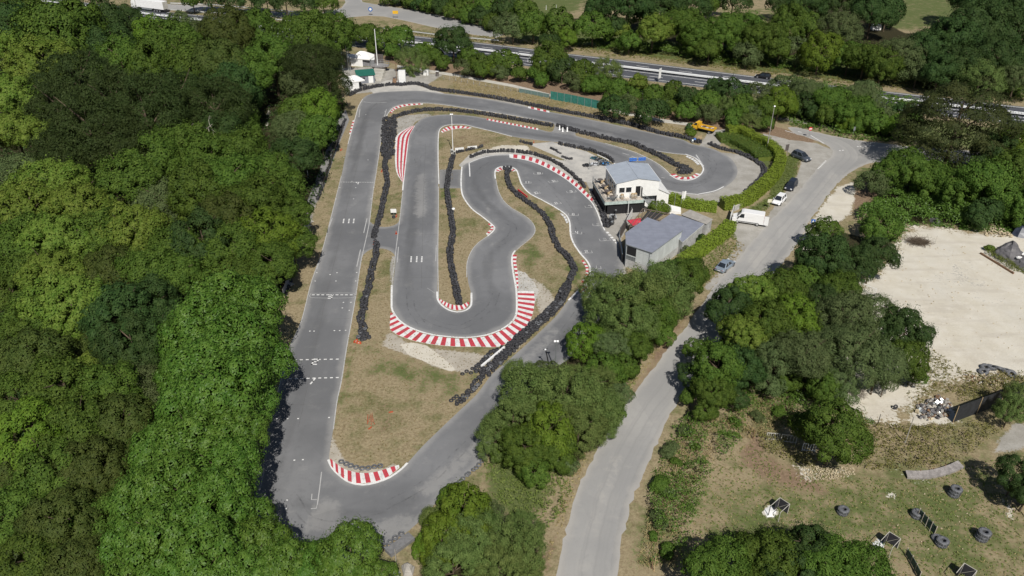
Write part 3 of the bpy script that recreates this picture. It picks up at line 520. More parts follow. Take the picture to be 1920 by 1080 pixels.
kerb("short kerb on the right bend opposite the workshop", [(1094,488),(1103,502),(1102,519),(1095,531)], [(1090,489),(1098,502),(1097,517),(1090,529)], 13)
kerb("short dashed kerb beside the crest of the S bend", [(1052,399),(1061,407),(1066,418)], [(1050,401),(1057,408),(1062,419)], 8, 1, False, [M_WHITE, M_FAINT])
kerb("tiny red and white kerb on the bulge of the middle island", [(917,419),(926,427),(914,441)], [(915,421),(921,427),(911,439)], 8)
kerb("curved kerb around the bottom tip of the middle island", [(823,562),(831,571.5),(843,578.5),(857,582),(871,579.5),(880,570)], [(824,560),(833,565.5),(845,570.5),(857,573),(869,570.5),(878,566)], 17)
kerb("narrow kerb ladder on the right side of the wide hairpin", [(961.5,478),(962,492),(966,515),(970,541)], [(969,478),(968,492),(971,514),(972,541)], 17)
kerb("short red and white kerb at the far end of the main straight", [(665,226),(657,252)], [(661.5,226),(654.5,252)], 9, 1)
mb = MB()
for i in range(6):
    for j in range(3):
        q = [P(1086 + i * 5 + a * 5, 536 + j * 4.2 + b * 4.2 + (i + a) * .6) for a, b in ((0, 0), (1, 0), (1, 1), (0, 1))]
        mb.add([(p.x, p.y, .03) for p in q][::-1], [(0, 1, 2, 3)], (M_RED, M_WHITE)[(i + j) % 2])
struct(mb.build("checkered_patch"), "red and white chequered paint patch across the track", "road marking")
# ================================================================= VEGETATION
def unit(v): return v / (np.linalg.norm(v, axis=-1, keepdims=True) + 1e-9)
def leaf_quads(pos, nrm, L, asp, r, bend=.0):
    n = len(pos); t = unit(np.cross(nrm, unit(r.normal(size=(n, 3))))); b = np.cross(nrm, t)
    L = (L * (.7 + .6 * r.random(n)))[:, None]; h = L * .5; wv = L * asp * .5
    V = np.stack([pos - t * h, pos + b * wv + nrm * bend * L, pos + t * h, pos - b * wv + nrm * bend * L], 1).reshape(-1, 3)
    return V, np.arange(4 * n).reshape(-1, 4)
def crown(seed, nb, nleaf, leaf, asp, br=(.16, .3), vh=.8, low=-.45, env=.74, up=.3, jit=.24, flat=1.0, subs=4, mode=None, sprig=.04):
    r = np.random.default_rng(seed)
    # a crown is several unequal boughs grown together, each studded with leaf clumps
    sc = np.zeros((subs, 3)); sr = np.zeros(subs); a0 = r.random() * 6.28
    for i in range(subs):
        a = a0 + i * 6.28 / max(1, subs - 1) + r.normal() * .3; d = .38 + .16 * r.random() if i else 0
        sc[i] = (d * math.cos(a), d * math.sin(a), (.16 * r.normal() - .08) if i else .14 + .1 * r.random()); sr[i] = (.6 if i else .68) * (.85 + .3 * r.random())
    if subs == 1: sc[0] = 0; sr[0] = env
    per = int(nb * 1.7 / subs); C = []
    for i in range(subs):
        k = np.arange(per) + .5; z = 1 - (1 - low) * k / per; ph = k * 2.39996 + r.random() * 6; q = np.sqrt(np.maximum(0, 1 - z * z))
        d = unit(np.c_[q * np.cos(ph), q * np.sin(ph), z] + r.normal(size=(per, 3)) * .15)
        c = sc[i] + d * (sr[i] * (.84 + .3 * r.random(per)))[:, None]
        if subs > 1:
            o = [j for j in range(subs) if j != i]; dd = np.linalg.norm(c[:, None] - sc[o][None], axis=2) / sr[o][None]; c = c[dd.min(1) > .86]
        C.append(c)
    c = np.vstack(C) * (1, 1, vh); nb = len(c); rad_ = br[0] + (br[1] - br[0]) * r.random(nb)
    if mode == 'tier': c[:, 2] = np.round(c[:, 2] / .24) * .24 + r.normal(size=nb) * .03
    wt = rad_**2; k = r.choice(nb, nleaf, p=wt / wt.sum()); ax = unit(unit(c) + (0, 0, .35))
    dd = unit(r.normal(size=(nleaf, 3)) + np.array([0, 0, up]) + ax[k] * .75)
    p = c[k] + dd * (rad_[k] * (.86 + .18 * r.random(nleaf)))[:, None] * (1, 1, flat)
    dist = np.linalg.norm((p[:, None, :] - c[None]) / np.array([1, 1, flat]), axis=2) / rad_[None]
    dist[np.arange(nleaf), k] = 9; keep = dist.min(1) > .72; p, dd, k = p[keep], dd[keep], k[keep]
    sp = r.random(len(p)) < sprig; p[sp] += (ax[k[sp]] + (0, 0, .3)) * (.04 + .15 * r.random((sp.sum(), 1)))
    nm = unit(dd + ax[k] * .3 + r.normal(size=p.shape) * jit)
    return leaf_quads(p, nm, np.full(len(p), leaf), asp, r)
LEAF = {
 'o': leafmat("mid_green_leaf", (.034, .07, .01), (.098, .152, .024)), 'y': leafmat("yellow_green_leaf", (.06, .108, .012), (.155, .2, .036), hv=.12),
 'p': leafmat("pine_needle", (.022, .04, .01), (.05, .072, .02), hv=.12), 'd': leafmat("dark_leaf", (.022, .05, .013), (.054, .09, .024), hv=.15),
 'l': leafmat("glossy_bright_leaf", (.04, .099, .011), (.112, .188, .03), .5, .2, .12, .06), 'b': leafmat("olive_brown_leaf", (.036, .057, .012), (.078, .098, .022)),
 'g': leafmat("grey_green_leaf", (.058, .088, .03), (.118, .152, .058)), 'w': leafmat("feathery_leaf", (.066, .108, .026), (.165, .212, .062), hv=.06),
 'c': leafmat("cypress_leaf", (.024, .037, .011), (.058, .066, .02), hv=.05), 'v': leafmat("vivid_leaf", (.06, .112, .01), (.122, .18, .022), hv=.1)}
M_BARK = mat("tree_bark", (.11, .085, .06), .9, .35, 3, spec=.1); M_PALE = mat("dead_wood", (.42, .38, .32), .9, .2, 4)
CR = {}
def variants(key, args, n=3):
    CR[key] = []
    for s in range(n):
        V, F = crown(100 * len(CR) + s, **args); CR[key].append(np_mesh("crown_" + key, V, F, LEAF[key[0]]))
variants('o', dict(nb=96, nleaf=26000, leaf=.07, asp=.58, br=(.09, .29), sprig=.09, jit=.3), 6); variants('os', dict(nb=34, nleaf=6500, leaf=.12, asp=.6, br=(.22, .38), subs=3), 4)
variants('y', dict(nb=120, nleaf=24000, leaf=.068, asp=.6, br=(.13, .22)), 3); variants('ys', dict(nb=40, nleaf=6000, leaf=.12, asp=.6, br=(.2, .33), subs=3), 2)
variants('p', dict(nb=90, nleaf=24000, leaf=.08, asp=.26, br=(.16, .28), flat=.85, jit=.6, subs=5, sprig=.14), 3); variants('ps', dict(nb=40, nleaf=6000, leaf=.15, asp=.26, br=(.2, .34), flat=.6, jit=.6), 1)
variants('d', dict(nb=86, nleaf=25000, leaf=.068, asp=.55, br=(.09, .29), sprig=.09), 4); variants('ds', dict(nb=32, nleaf=6000, leaf=.12, asp=.55, br=(.22, .4), subs=3), 2)
variants('l', dict(nb=70, nleaf=20000, leaf=.085, asp=.5, br=(.2, .33), jit=.28, vh=.9, sprig=.07), 4)
variants('b', dict(nb=84, nleaf=22000, leaf=.07, asp=.55), 2); variants('bs', dict(nb=34, nleaf=6000, leaf=.12, asp=.6, br=(.22, .38), subs=3), 1)
variants('g', dict(nb=90, nleaf=24000, leaf=.062, asp=.42, br=(.15, .27), jit=.36, sprig=.08), 3); variants('gs', dict(nb=36, nleaf=7000, leaf=.11, asp=.45, br=(.2, .36), jit=.5, subs=3), 2)
variants('w', dict(nb=110, nleaf=28000, leaf=.06, asp=.42, br=(.1, .24), jit=.45, vh=.95, subs=6, sprig=.28), 4)
variants('c', dict(nb=130, nleaf=30000, leaf=.062, asp=.32, br=(.2, .33), flat=.5, mode='tier', vh=1.0, up=.5, low=-.6, subs=5), 1)
variants('v', dict(nb=60, nleaf=14000, leaf=.08, asp=.5, br=(.18, .32)), 2)
def trunk_mesh(seed, limbs=6):
    r = np.random.default_rng(seed); mb = MB()
    mb.cyl((0, 0, -.02), (.01, .0, .55), .05, M_BARK, .036, 9); mb.cyl((.01, 0, .55), (0, .02, 1.0), .036, M_BARK, .014, 7)
    for i in range(limbs):
        a = i * 2.4 + r.random(); z0 = .45 + .45 * r.random(); q = Vector((math.cos(a), math.sin(a), 0)); b = Vector((0, 0, z0))
        m = b + q * .3 + Vector((0, 0, .14)); e = m + q * (.25 + .2 * r.random()) + Vector((0, 0, .1 + .1 * r.random()))
        mb.cyl(b, m, .02, M_BARK, .013, 6); mb.cyl(m, e, .013, M_BARK, .005, 5)
    o = mb.build("trunk"); me = o.data; bpy.data.objects.remove(o); return me
TRUNKS = [trunk_mesh(s) for s in range(4)]
TREES = []      # (px,py,rpx,species,kind-of-place)
def T(s, place):
    for it in s.split():
        a = it.split(','); TREES.append((float(a[0]), float(a[1]), float(a[2]), a[3], place))
# the wood along the main straight
T("""18,60,48,d 30,25,40,o 118,72,60,o 185,45,45,d 215,95,42,d 230,46,36,d 285,67,35,v 325,78,42,o 345,55,24,g 385,72,32,g 432,62,42,b 475,62,36,o 512,108,38,o 40,92,38,y
 72,125,52,y 28,185,50,y 30,250,46,y 150,160,55,p 212,190,60,p 272,215,60,p 168,245,62,p 335,190,52,p 402,205,52,p 108,205,50,p 225,275,52,p 130,290,44,p 440,170,44,d
 228,118,42,o 298,120,44,o 362,128,44,o 418,128,44,b 462,135,38,o 452,186,34,g 448,240,36,o 420,255,40,d 576,72,42,o 612,62,40,o 560,128,40,g 588,122,40,p 574,165,34,g 616,168,31,p 558,210,28,o 598,205,34,v 560,240,36,g 600,245,30,o
 42,335,50,g 95,350,52,y 58,400,56,y 150,395,56,y 40,470,52,o 110,455,58,y 175,450,50,o 25,560,40,o 105,515,52,y 60,520,46,o 290,300,46,o 282,262,30,v 240,340,50,o 345,275,44,o 400,305,46,o 450,290,42,o 312,385,54,g 372,360,48,o 432,345,46,o
 478,385,50,o 505,325,42,o 555,295,38,d 585,265,26,o 520,360,40,o 545,400,34,o 432,420,48,b 382,455,48,d 330,470,44,o 440,470,46,o 500,440,46,v 548,450,36,o 510,495,40,o 255,440,50,y 215,510,44,b 280,515,44,o 340,520,40,o 455,520,36,o
 135,575,60,y 70,600,50,o 20,640,46,o 230,590,56,d 285,575,46,d 250,650,50,d 305,640,46,d 190,650,36,b 70,680,58,b 172,690,30,y 125,735,58,o 35,750,50,o 205,735,54,o 275,735,50,g 60,820,60,v 145,815,60,o 225,800,54,b 270,850,40,b
 22,890,46,b 100,900,60,o 180,890,56,b 40,965,56,o 120,985,60,b 195,985,46,o 60,1050,56,o 150,1070,56,b 10,1020,40,g 205,1060,34,b""", 'wood')
T("""425,575,56,l 480,600,50,l 380,620,56,l 455,660,60,l 395,690,60,l 485,690,46,l 345,700,40,l 430,745,62,l 365,775,54,l 478,770,38,l 440,820,52,l 370,840,60,l 305,850,50,l 420,895,54,l 335,925,60,l 275,940,52,l 400,965,60,l 445,985,48,l 320,1010,62,l
 255,1020,46,l 400,1050,62,l 490,1030,46,l 470,1080,50,l 540,1065,46,l 590,1075,40,l 655,1055,52,l 700,1085,34,l 260,1090,50,l 330,1095,50,l""", 'wood edge')
# bank between the circuit and the road
T("""1150,575,46,w 1198,560,52,w 1245,548,46,w 1290,520,38,o 1180,612,42,w 1228,592,40,o 1125,552,34,w 1262,515,30,o 1095,640,32,v 1150,652,34,g 1192,650,32,o 1130,690,30,o 1165,690,26,o
 1000,745,54,w 1062,745,56,w 1115,765,42,w 962,790,42,w 1030,805,50,v 1085,800,44,w 985,840,44,o 930,828,34,w 1040,845,36,o 872,962,54,v 905,1020,54,w 828,1010,44,v 960,1030,46,w 850,1068,50,w 935,1075,46,w 985,990,30,w 932,796,22,w 935,846,20,o 1122,718,28,w 1146,772,26,o 1126,802,24,w 976,702,28,w 1030,700,26,g 1086,708,24,w 1002,882,28,o 1060,872,22,g 1240,622,24,o 1166,738,20,g 1150,704,20,o 800,1020,26,v 816,976,24,w 846,936,26,v 912,958,28,g 988,1062,26,w 1040,765,30,g 985,760,28,o 1270,545,24,w""", 'bank')
# clumps right of the road
T("""1365,575,42,d 1415,555,44,y 1462,545,42,o 1395,625,44,y 1435,610,46,o 1345,690,46,o 1338,735,34,o 1300,710,24,d 1385,690,40,d 1490,595,44,v 1535,565,36,d 1450,670,40,g 1510,665,52,g 1590,600,52,g 1640,590,44,g 1690,620,46,d 1600,660,54,g 1650,680,46,g 1700,670,36,o 1545,725,32,o 1575,720,34,g
 1548,432,26,o 1545,485,46,d 1590,500,40,d 1638,478,38,d 1575,545,34,o 1510,520,30,o 1565,805,56,o 1520,800,30,o 1350,1075,56,o 1440,1050,56,o 1515,1030,52,d 1560,1075,56,o 1620,1080,50,o 1480,1090,54,d 1400,1110,50,o 1300,652,18,o 1322,772,20,o 1376,746,22,d 1292,742,16,o 1442,722,24,g 1480,716,22,o 1722,640,22,d 1716,702,18,o 1660,716,22,g 1470,640,30,o 1560,640,30,d 1620,640,28,w 1420,585,28,o 1905,890,34,d 1930,920,34,d 1895,770,26,w 1915,750,26,w""", 'right of the road')
T("""1690,322,44,o 1742,338,36,o 1795,352,40,o 1850,350,50,o 1900,330,46,o 1870,300,44,d 1920,390,36,o 1640,345,26,g 1845,400,30,d 1650,425,30,o 1910,290,40,v""", 'beside the yard')
T("1792,240,86,c", 'junction')
# between the circuit and the motorway
T("""655,62,22,o 690,66,22,o 722,76,24,o 752,72,26,o 772,115,24,w 800,94,15,y 818,107,16,o 850,82,32,d 880,106,18,o 900,120,22,o 945,116,26,o 925,128,18,v 640,90,16,d 1030,112,34,o 1054,132,26,d 1090,138,26,o 1010,138,18,o 1138,135,22,w 1125,159,18,o 1160,167,20,o 1195,159,20,y 1180,181,18,o
 1225,181,22,o 1262,175,22,o 1295,185,26,d 1330,193,28,o 1345,167,22,d 1372,177,28,d 1392,201,26,o 1425,181,26,g 1440,205,26,o 1462,192,32,v 1245,199,18,g 1310,200,18,g 1360,205,20,w 830,118,15,o 870,128,17,g 903,131,17,o 936,136,15,g 975,140,15,o 1015,150,15,o 1075,154,17,g 1110,160,17,o 1148,187,18,o 1180,195,17,g 1250,200,18,o 1288,210,19,o 1330,214,19,g 1375,221,20,o 1408,231,18,w 1440,233,16,o 790,100,16,o 735,96,16,o 700,88,15,o 1415,215,20,g 1150,204,24,d 1222,212,28,d""", 'bank')
T("""1480,170,30,g 1520,178,34,g 1560,196,36,o 1610,190,34,g 1605,215,34,o 1650,220,27,g 1692,220,27,d 1640,229,25,o 1560,214,26,o 1512,200,26,d 1702,234,27,o 1592,224,24,v 1678,240,22,v 1532,212,20,d 1612,232,20,o 1625,170,22,g 1905,260,30,v""", 'junction')
# beyond the motorway
T("""962,55,26,g 1000,48,28,o 1048,48,28,o 985,25,24,o 1030,80,18,d 1062,72,20,v 1112,52,30,o 1148,55,24,d 1165,62,18,y 1225,58,34,y 1180,78,20,o 1282,50,34,o 1310,68,32,o 1358,62,38,o 1400,62,36,o 1432,78,36,o 1330,95,24,o 1400,105,22,g 1462,92,28,o 1480,45,34,o 1515,52,30,o 1495,100,26,g 1538,98,34,v 1575,58,38,g 1592,108,28,o 1636,26,38,d 1664,24,28,d
 1622,112,32,o 1655,122,32,o 1692,108,40,g 1738,98,40,d 1780,78,48,d 1830,68,54,d 1890,68,54,d 1720,138,26,g 1762,135,34,d 1800,125,40,d 1838,150,34,w 1868,112,44,d 1905,150,32,g 1912,112,36,d 1750,140,22,o
 1180,12,46,d 1235,14,44,d 1290,8,42,d 1130,8,34,d 1510,8,36,d 1570,2,36,d 1375,2,28,d 1822,2,40,d 1850,14,46,d 1905,16,46,d 1330,8,22,o 1460,10,22,d""", 'far')
T("""500,2,24,d 535,2,24,d 570,4,22,d 605,2,22,o 470,-4,24,d 430,-2,24,d 395,-4,22,d 360,-3,22,o """, 'far')
T("""735,-5,20,o 753,-3,20,d 771,1,20,o 791,6,20,d 811,10,20,o 832,15,20,d 855,21,20,o 878,28,20,o 900,34,20,d 920,43,18,o 941,50,18,g 800,-12,24,d 840,-4,24,o 880,4,26,o 915,12,28,o 945,24,26,d 964,42,22,g""", 'fork')
LOOK = {'o': 'mid green leafy tree', 'y': 'yellow-green tree with pale blossom', 'p': 'dark pine with shaggy boughs', 'd': 'dark green dense tree', 'l': 'bright glossy large-leaved tree', 'b': 'olive brown leafy tree', 'g': 'grey-green bushy tree', 'w': 'feathery light green tree', 'c': 'big dark cypress with flat layered boughs', 'v': 'vivid green round tree'}
LM = [((690,150), 'the green-roofed shed'), ((656,240), 'the short kerb on the main straight'), ((640,342), 'the dashed line marked 4'), ((650,413), 'the three short white strokes'), ((575,402), 'the purple banner'), ((590,553), 'the boxed grid line marked 3'), ((590,676), 'the grid line marked 2'), ((585,714), 'the grid line marked 1'), ((650,880), 'the kerb carrying eight tyres'), ((275,20), 'the white lorry'), ((505,200), 'the track through the wood'),
 ((720,1010), 'the tyre row on the nearest bend'), ((1030,660), 'the twin light posts'), ((1225,470), 'the grey workshop'), ((1358,503), 'the silver saloon car'), ((1300,600), 'the road beside the dry bank'), ((1523,420), 'the blue road sign'), ((1755,455), 'the brown brushwood heap'), ((1470,820), 'the white slatted frames'), ((1579,956), 'the single low tyre stack'), ((1655,1015), 'the white-framed screen'), ((1850,760), 'the black net fence'), ((1865,693), 'the tyre heap in the yard'), ((1660,560), 'the white yard gate'), ((1900,420), 'the blue-black tarpaulin'),
 ((1320,240), 'the yellow tipper truck'), ((1236,142), 'the white motorway sign'), ((1430,142), 'the black car on the motorway'), ((1001,116), 'the silver car on the motorway'), ((1100,195), 'the green netting'), ((705,100), 'the tall white mast'), ((800,137), 'the white cabinet by the footpath'), ((1518,250), 'the no-entry sign'), ((1020,15), 'the open meadow'), ((1720,20), 'the sloping brown field'), ((700,18), 'the slip road fork'), ((1600,285), 'the road junction'), ((1870,225), 'the motorway at the frame edge'), ((40,560), 'the frame edge beside the wood'), ((40,850), 'the lower frame edge of the wood'), ((40,230), 'the upper frame edge of the wood'), ((1900,60), 'the far top corner of trees')]
ORD = "nearest second third fourth fifth sixth seventh eighth ninth tenth eleventh twelfth thirteenth fourteenth fifteenth sixteenth".split()
def nth(k): return ORD[k] if k < len(ORD) else f"{k + 1}th"
GRP = {'wood': 'trees of the wood beside the main straight', 'wood edge': 'bright glossy trees at the wood edge', 'bank': 'trees on the banks around the circuit', 'right of the road': 'trees right of the country road', 'beside the yard': 'trees beside the sandy yard', 'junction': 'trees at the road junction', 'far': 'trees beyond the motorway', 'fork': 'trees lining the slip road'}
def build_trees():
    r = np.random.default_rng(77); rank = {}
    info = []
    for (px, py, rp, sp, pl) in TREES:
        dd = [math.hypot(px - a[0], (py - a[1]) * 1.3) for a, _ in LM]; k = int(np.argmin(dd)); info.append((k, dd[k]))
    order = sorted(range(len(TREES)), key=lambda i: info[i][1]); lab = {}
    for i in order:
        k = info[i][0]; key = (k, TREES[i][3]); n = rank.get(key, 0); rank[key] = n + 1; lab[i] = (n, k)
    for i, (px, py, rp, sp, pl) in enumerate(TREES):
        zc = 7.0
        for _ in range(3):
            R = rp / SC(px, py, zc); asp = {'p': 2.0, 'l': 2.5, 'w': 1.15, 'c': .95, 'g': 1.1}.get(sp, 1.9 if pl == 'wood' else 1.25)
            if pl in ('bank', 'right of the road', 'beside the yard'): asp = 1.0 if pl == 'beside the yard' else (1.0 if rp < 30 else 1.15) if pl == 'bank' else 1.65
            asp = {'fork': .7, 'junction': .85}.get(pl, asp) if sp != 'c' else asp
            if pl == 'junction' and sp != 'c': asp = .85
            zc = min(max(R * asp, 1.2), 14 if pl.startswith('wood') else 9)
        q = P(px, py, zc); n, k = lab[i]
        nm = {'p': 'pine_tree', 'c': 'cypress_tree', 'l': 'laurel_tree', 'w': 'birch_tree'}.get(sp, 'leafy_tree')
        key = sp if rp >= 31 or sp in 'lwcv' else (sp + 's')
        if key not in CR: key = sp
        me = CR[key][int(r.integers(len(CR[key])))]
        look = LOOK[sp]; t = E(nm, f"{nth(n)} {look} to {LM[k][1]}" if (n or rank[(k, sp)] > 1) else f"{look} close to {LM[k][1]}", "tree", (q.x, q.y, 0), 0, GRP[pl])
        vs = .95 + .25 * r.random()
        if pl.startswith('wood'): R *= 1.12
        c = ob("crown", me, t, (0, 0, zc), r.random() * 6.28, (R, R * (.88 + .22 * r.random()), R * vs)).rotation_euler[:2] = (r.normal() * .13, r.normal() * .13)
        ob("trunk", TRUNKS[i % 4], t, (0, 0, 0), r.random() * 6.28, (R, R, zc + R * .45 * vs))
build_trees()
# ---- loose growth that nobody could count
def sample_poly(poly, n, r):
    lo, hi = poly.min(0), poly.max(0); out = np.zeros((0, 2))
    while len(out) < n:
        p = lo + (hi - lo) * r.random((n * 2, 2)); out = np.vstack([out, p[inside(p, poly)]])
    return out[:n]
def growth(name, label, polys, dens, size, m, h=(.3, .8), seed=1, hump=0.0, per=7, asp=.45, up=.5, cat="undergrowth"):
    r = np.random.default_rng(seed); Vs = []; Fs = []; o = 0
    for poly in polys:
        w = W2(poly); area = .5 * abs(np.dot(w[:, 0], np.roll(w[:, 1], 1)) - np.dot(w[:, 1], np.roll(w[:, 0], 1)))
        n = max(20, int(area * dens)); c = sample_poly(w, n, r)
        base = np.zeros(n)
        if hump:
            nd = max(3, int(area / 14)); dc = sample_poly(w, nd, r); dr = 1.6 + 2.0 * r.random(nd); dh = hump * (.5 + .7 * r.random(nd))
            q = np.linalg.norm(c[:, None] - dc[None], axis=2) / dr[None]; base = (dh[None] * np.sqrt(np.clip(1 - q * q, 0, 1))).max(1)
        hh = h[0] + (h[1] - h[0]) * r.random(n)
        idx = np.repeat(np.arange(n), per); d = unit(r.normal(size=(n * per, 3)) + (0, 0, .5)); d[:, 2] = np.abs(d[:, 2])
        p = np.c_[c[idx], base[idx]] + d * (hh[idx] * (.55 + .45 * r.random(len(idx))))[:, None]
        nm = unit(d * .6 + (0, 0, up) + r.normal(size=d.shape) * .6)
        V, F = leaf_quads(p, nm, np.full(len(p), size), asp, r); Vs.append(V); Fs.append(F + o); o += len(V)
    tag(ob(name, np_mesh(name, np.vstack(Vs), np.vstack(Fs), m)), label, cat, None, "stuff")
M_BRAM = leafmat("bramble_leaf", (.055, .1, .014), (.115, .185, .03), .5, .3, .15); M_WEED = leafmat("weed_leaf", (.085, .125, .024), (.19, .21, .06), .7, .2, .15); M_STRAW = leafmat("dry_straw", (.22, .17, .08), (.40, .32, .17), .8, .15, .15); M_OLIVE = leafmat("rank_grass", (.11, .115, .03), (.22, .19, .07), .7, .2, .15)
growth("bramble", "dense green brambles heaped behind the sandy yard", [[(1605,410),(1640,370),(1700,350),(1760,355),(1830,390),(1920,400),(1920,440),(1840,435),(1760,425),(1705,422),(1680,455),(1640,450)], [(1700,370),(1900,360),(1920,420),(1780,410)]], 9, .4, M_BRAM, (.3, .9), 3, 2.2)
growth("verge_scrub", "low green scrub strip along the far motorway verge", [[(1060,84),(1170,96),(1310,112),(1440,128),(1600,142),(1760,160),(1920,185),(1920,160),(1700,128),(1500,108),(1300,90),(1160,80)]], 4.5, .55, M_BRAM, (.4, 1.0), 4, 1.6)
growth("verge_grass", "rank grass along the far motorway edge", [[(960,80),(1160,106),(1440,140),(1700,170),(1920,194),(1920,180),(1700,150),(1440,124),(1160,92),(960,70)], [(700,52),(940,70),(960,84),(820,72),(640,46)]], 1.6, .4, M_OLIVE, (.15, .4), 5)
growth("bank_scrub", "bushy scrub under the trees between path and motorway", [[(780,108),(900,128),(980,140),(1160,172),(1300,200),(1440,222),(1480,232),(1480,215),(1300,180),(1160,155),(980,130),(880,116)], [(1480,235),(1600,262),(1700,270),(1720,240),(1600,215),(1480,190)], [(1480,150),(1700,185),(1760,215),(1700,215),(1480,180)]], 2.6, .5, M_BRAM, (.4, .9), 6, 1.3)
growth("wood_undergrowth", "shaded undergrowth on the floor of the wood", [FOREST[2:15] + [(470,850), (430,1080), (-100,1080), (-100,60)]], .7, .6, LEAF['d'], (.5, 1.6), 7)
growth("roadside_weeds", "green weeds growing along the road edge", [[(1228,880),(1262,803),(1300,775),(1335,790),(1320,850),(1332,900),(1308,960),(1285,1040),(1215,1062),(1228,980),(1212,935)], [(1335,795),(1400,775),(1390,835),(1345,880)], [(1330,770),(1420,700),(1500,740),(1480,800),(1400,780)], [(1480,750),(1560,760),(1640,790),(1600,830),(1480,800)]], 9, .24, M_BRAM, (.15, .6), 8, 1.5)
growth("roadside_straw", "tall dry grass between the road and the field", [[(1195,1060),(1215,960),(1240,870),(1290,785),(1345,775),(1350,840),(1310,900),(1285,960),(1270,1065)], [(1380,745),(1480,745),(1500,800),(1400,830),(1350,800)]], 7, .26, M_STRAW, (.2, .7), 28, .2, 7, .3)
growth("meadow_weeds", "bright weeds on the bank below the circuit", [[(905,870),(950,845),(1045,862),(1075,880),(1010,985),(960,970),(915,920)], [(1100,700),(1200,640),(1240,600),(1180,740),(1120,760)], [(1020,1000),(1060,900),(1085,860),(1060,960)]], 7, .25, M_WEED, (.15, .5), 9, .5)
growth("paintball_weeds", "rough olive weeds between the yard and the field", [[(1600,790),(1680,800),(1760,800),(1830,800),(1880,800),(1800,870),(1700,880),(1610,880),(1560,850)], [(1390,810),(1450,820),(1530,850),(1520,880),(1440,850)], [(1780,730),(1860,705),(1920,700),(1920,735),(1800,755)]], 6, .26, M_OLIVE, (.25, .8), 10, .5)
growth("dry_bank_grass", "dry straw grass on the bank beside the road", [[(1225,655),(1285,578),(1294,586),(1222,678),(1152,768),(1110,838),(1056,980),(1034,1040),(1022,1070),(1052,920),(1140,770)], [(850,142),(960,166),(1120,200),(1240,230),(1290,245),(1300,262),(1180,234),(960,188),(850,170)], [(1310,545),(1370,500),(1400,460),(1380,450),(1330,500)]], 7, .2, M_STRAW, (.1, .3), 11)
growth("bank_grass", "rough green grass on the sloping hedge bank", [[(1440,372),(1460,315),(1480,290),(1500,300),(1495,325),(1460,375),(1430,398),(1395,400)], [(1290,505),(1375,430),(1385,460),(1345,510),(1310,540)], [(1342,258),(1395,252),(1440,282),(1425,302),(1380,285)]], 9, .22, M_WEED, (.1, .3), 12)
growth("infield_tufts", "short grass tufts on the dry infield", [H2, H1A, [(826,255),(890,242),(960,258),(900,282),(850,300),(850,340),(824,320)], [(824,356),(862,356),(875,380),(920,425),(885,465),(874,500),(880,560),(830,560)], [(657,270),(640,330),(590,500),(570,580),(545,620),(590,440),(625,330)]], 1.2, .13, M_OLIVE, (.05, .14), 13, per=5)
growth("infield_straw", "pale straw tufts on the dry infield", [H2, H1A, H1B, [(826,255),(890,242),(960,258),(900,282),(850,300),(850,340),(824,320)], [(824,356),(862,356),(875,380),(920,425),(885,465),(874,500),(880,560),(830,560)]], 2.2, .13, M_STRAW, (.05, .14), 14, per=5)
growth("field_grass", "patchy short grass on the paintball field", [[(1290,900),(1400,830),(1500,890),(1700,900),(1920,850),(1960,1100),(1300,1100)]], 4.5, .19, M_WEED, (.05, .2), 15, per=5)
growth("field_straw", "dry straw patches on the paintball field", [[(1290,900),(1400,830),(1500,890),(1700,900),(1920,850),(1960,1100),(1300,1100)]], 2.2, .16, M_STRAW, (.05, .14), 16, per=5)
growth("yard_weeds", "scattered weeds on the sandy yard edge", [[(1690,720),(1730,640),(1790,690),(1760,730),(1720,770)], [(1620,500),(1690,440),(1710,430),(1650,520)], [(1690,700),(1750,655),(1800,690),(1850,703),(1800,730),(1740,745)]], 4.5, .2, M_OLIVE, (.1, .35), 17)
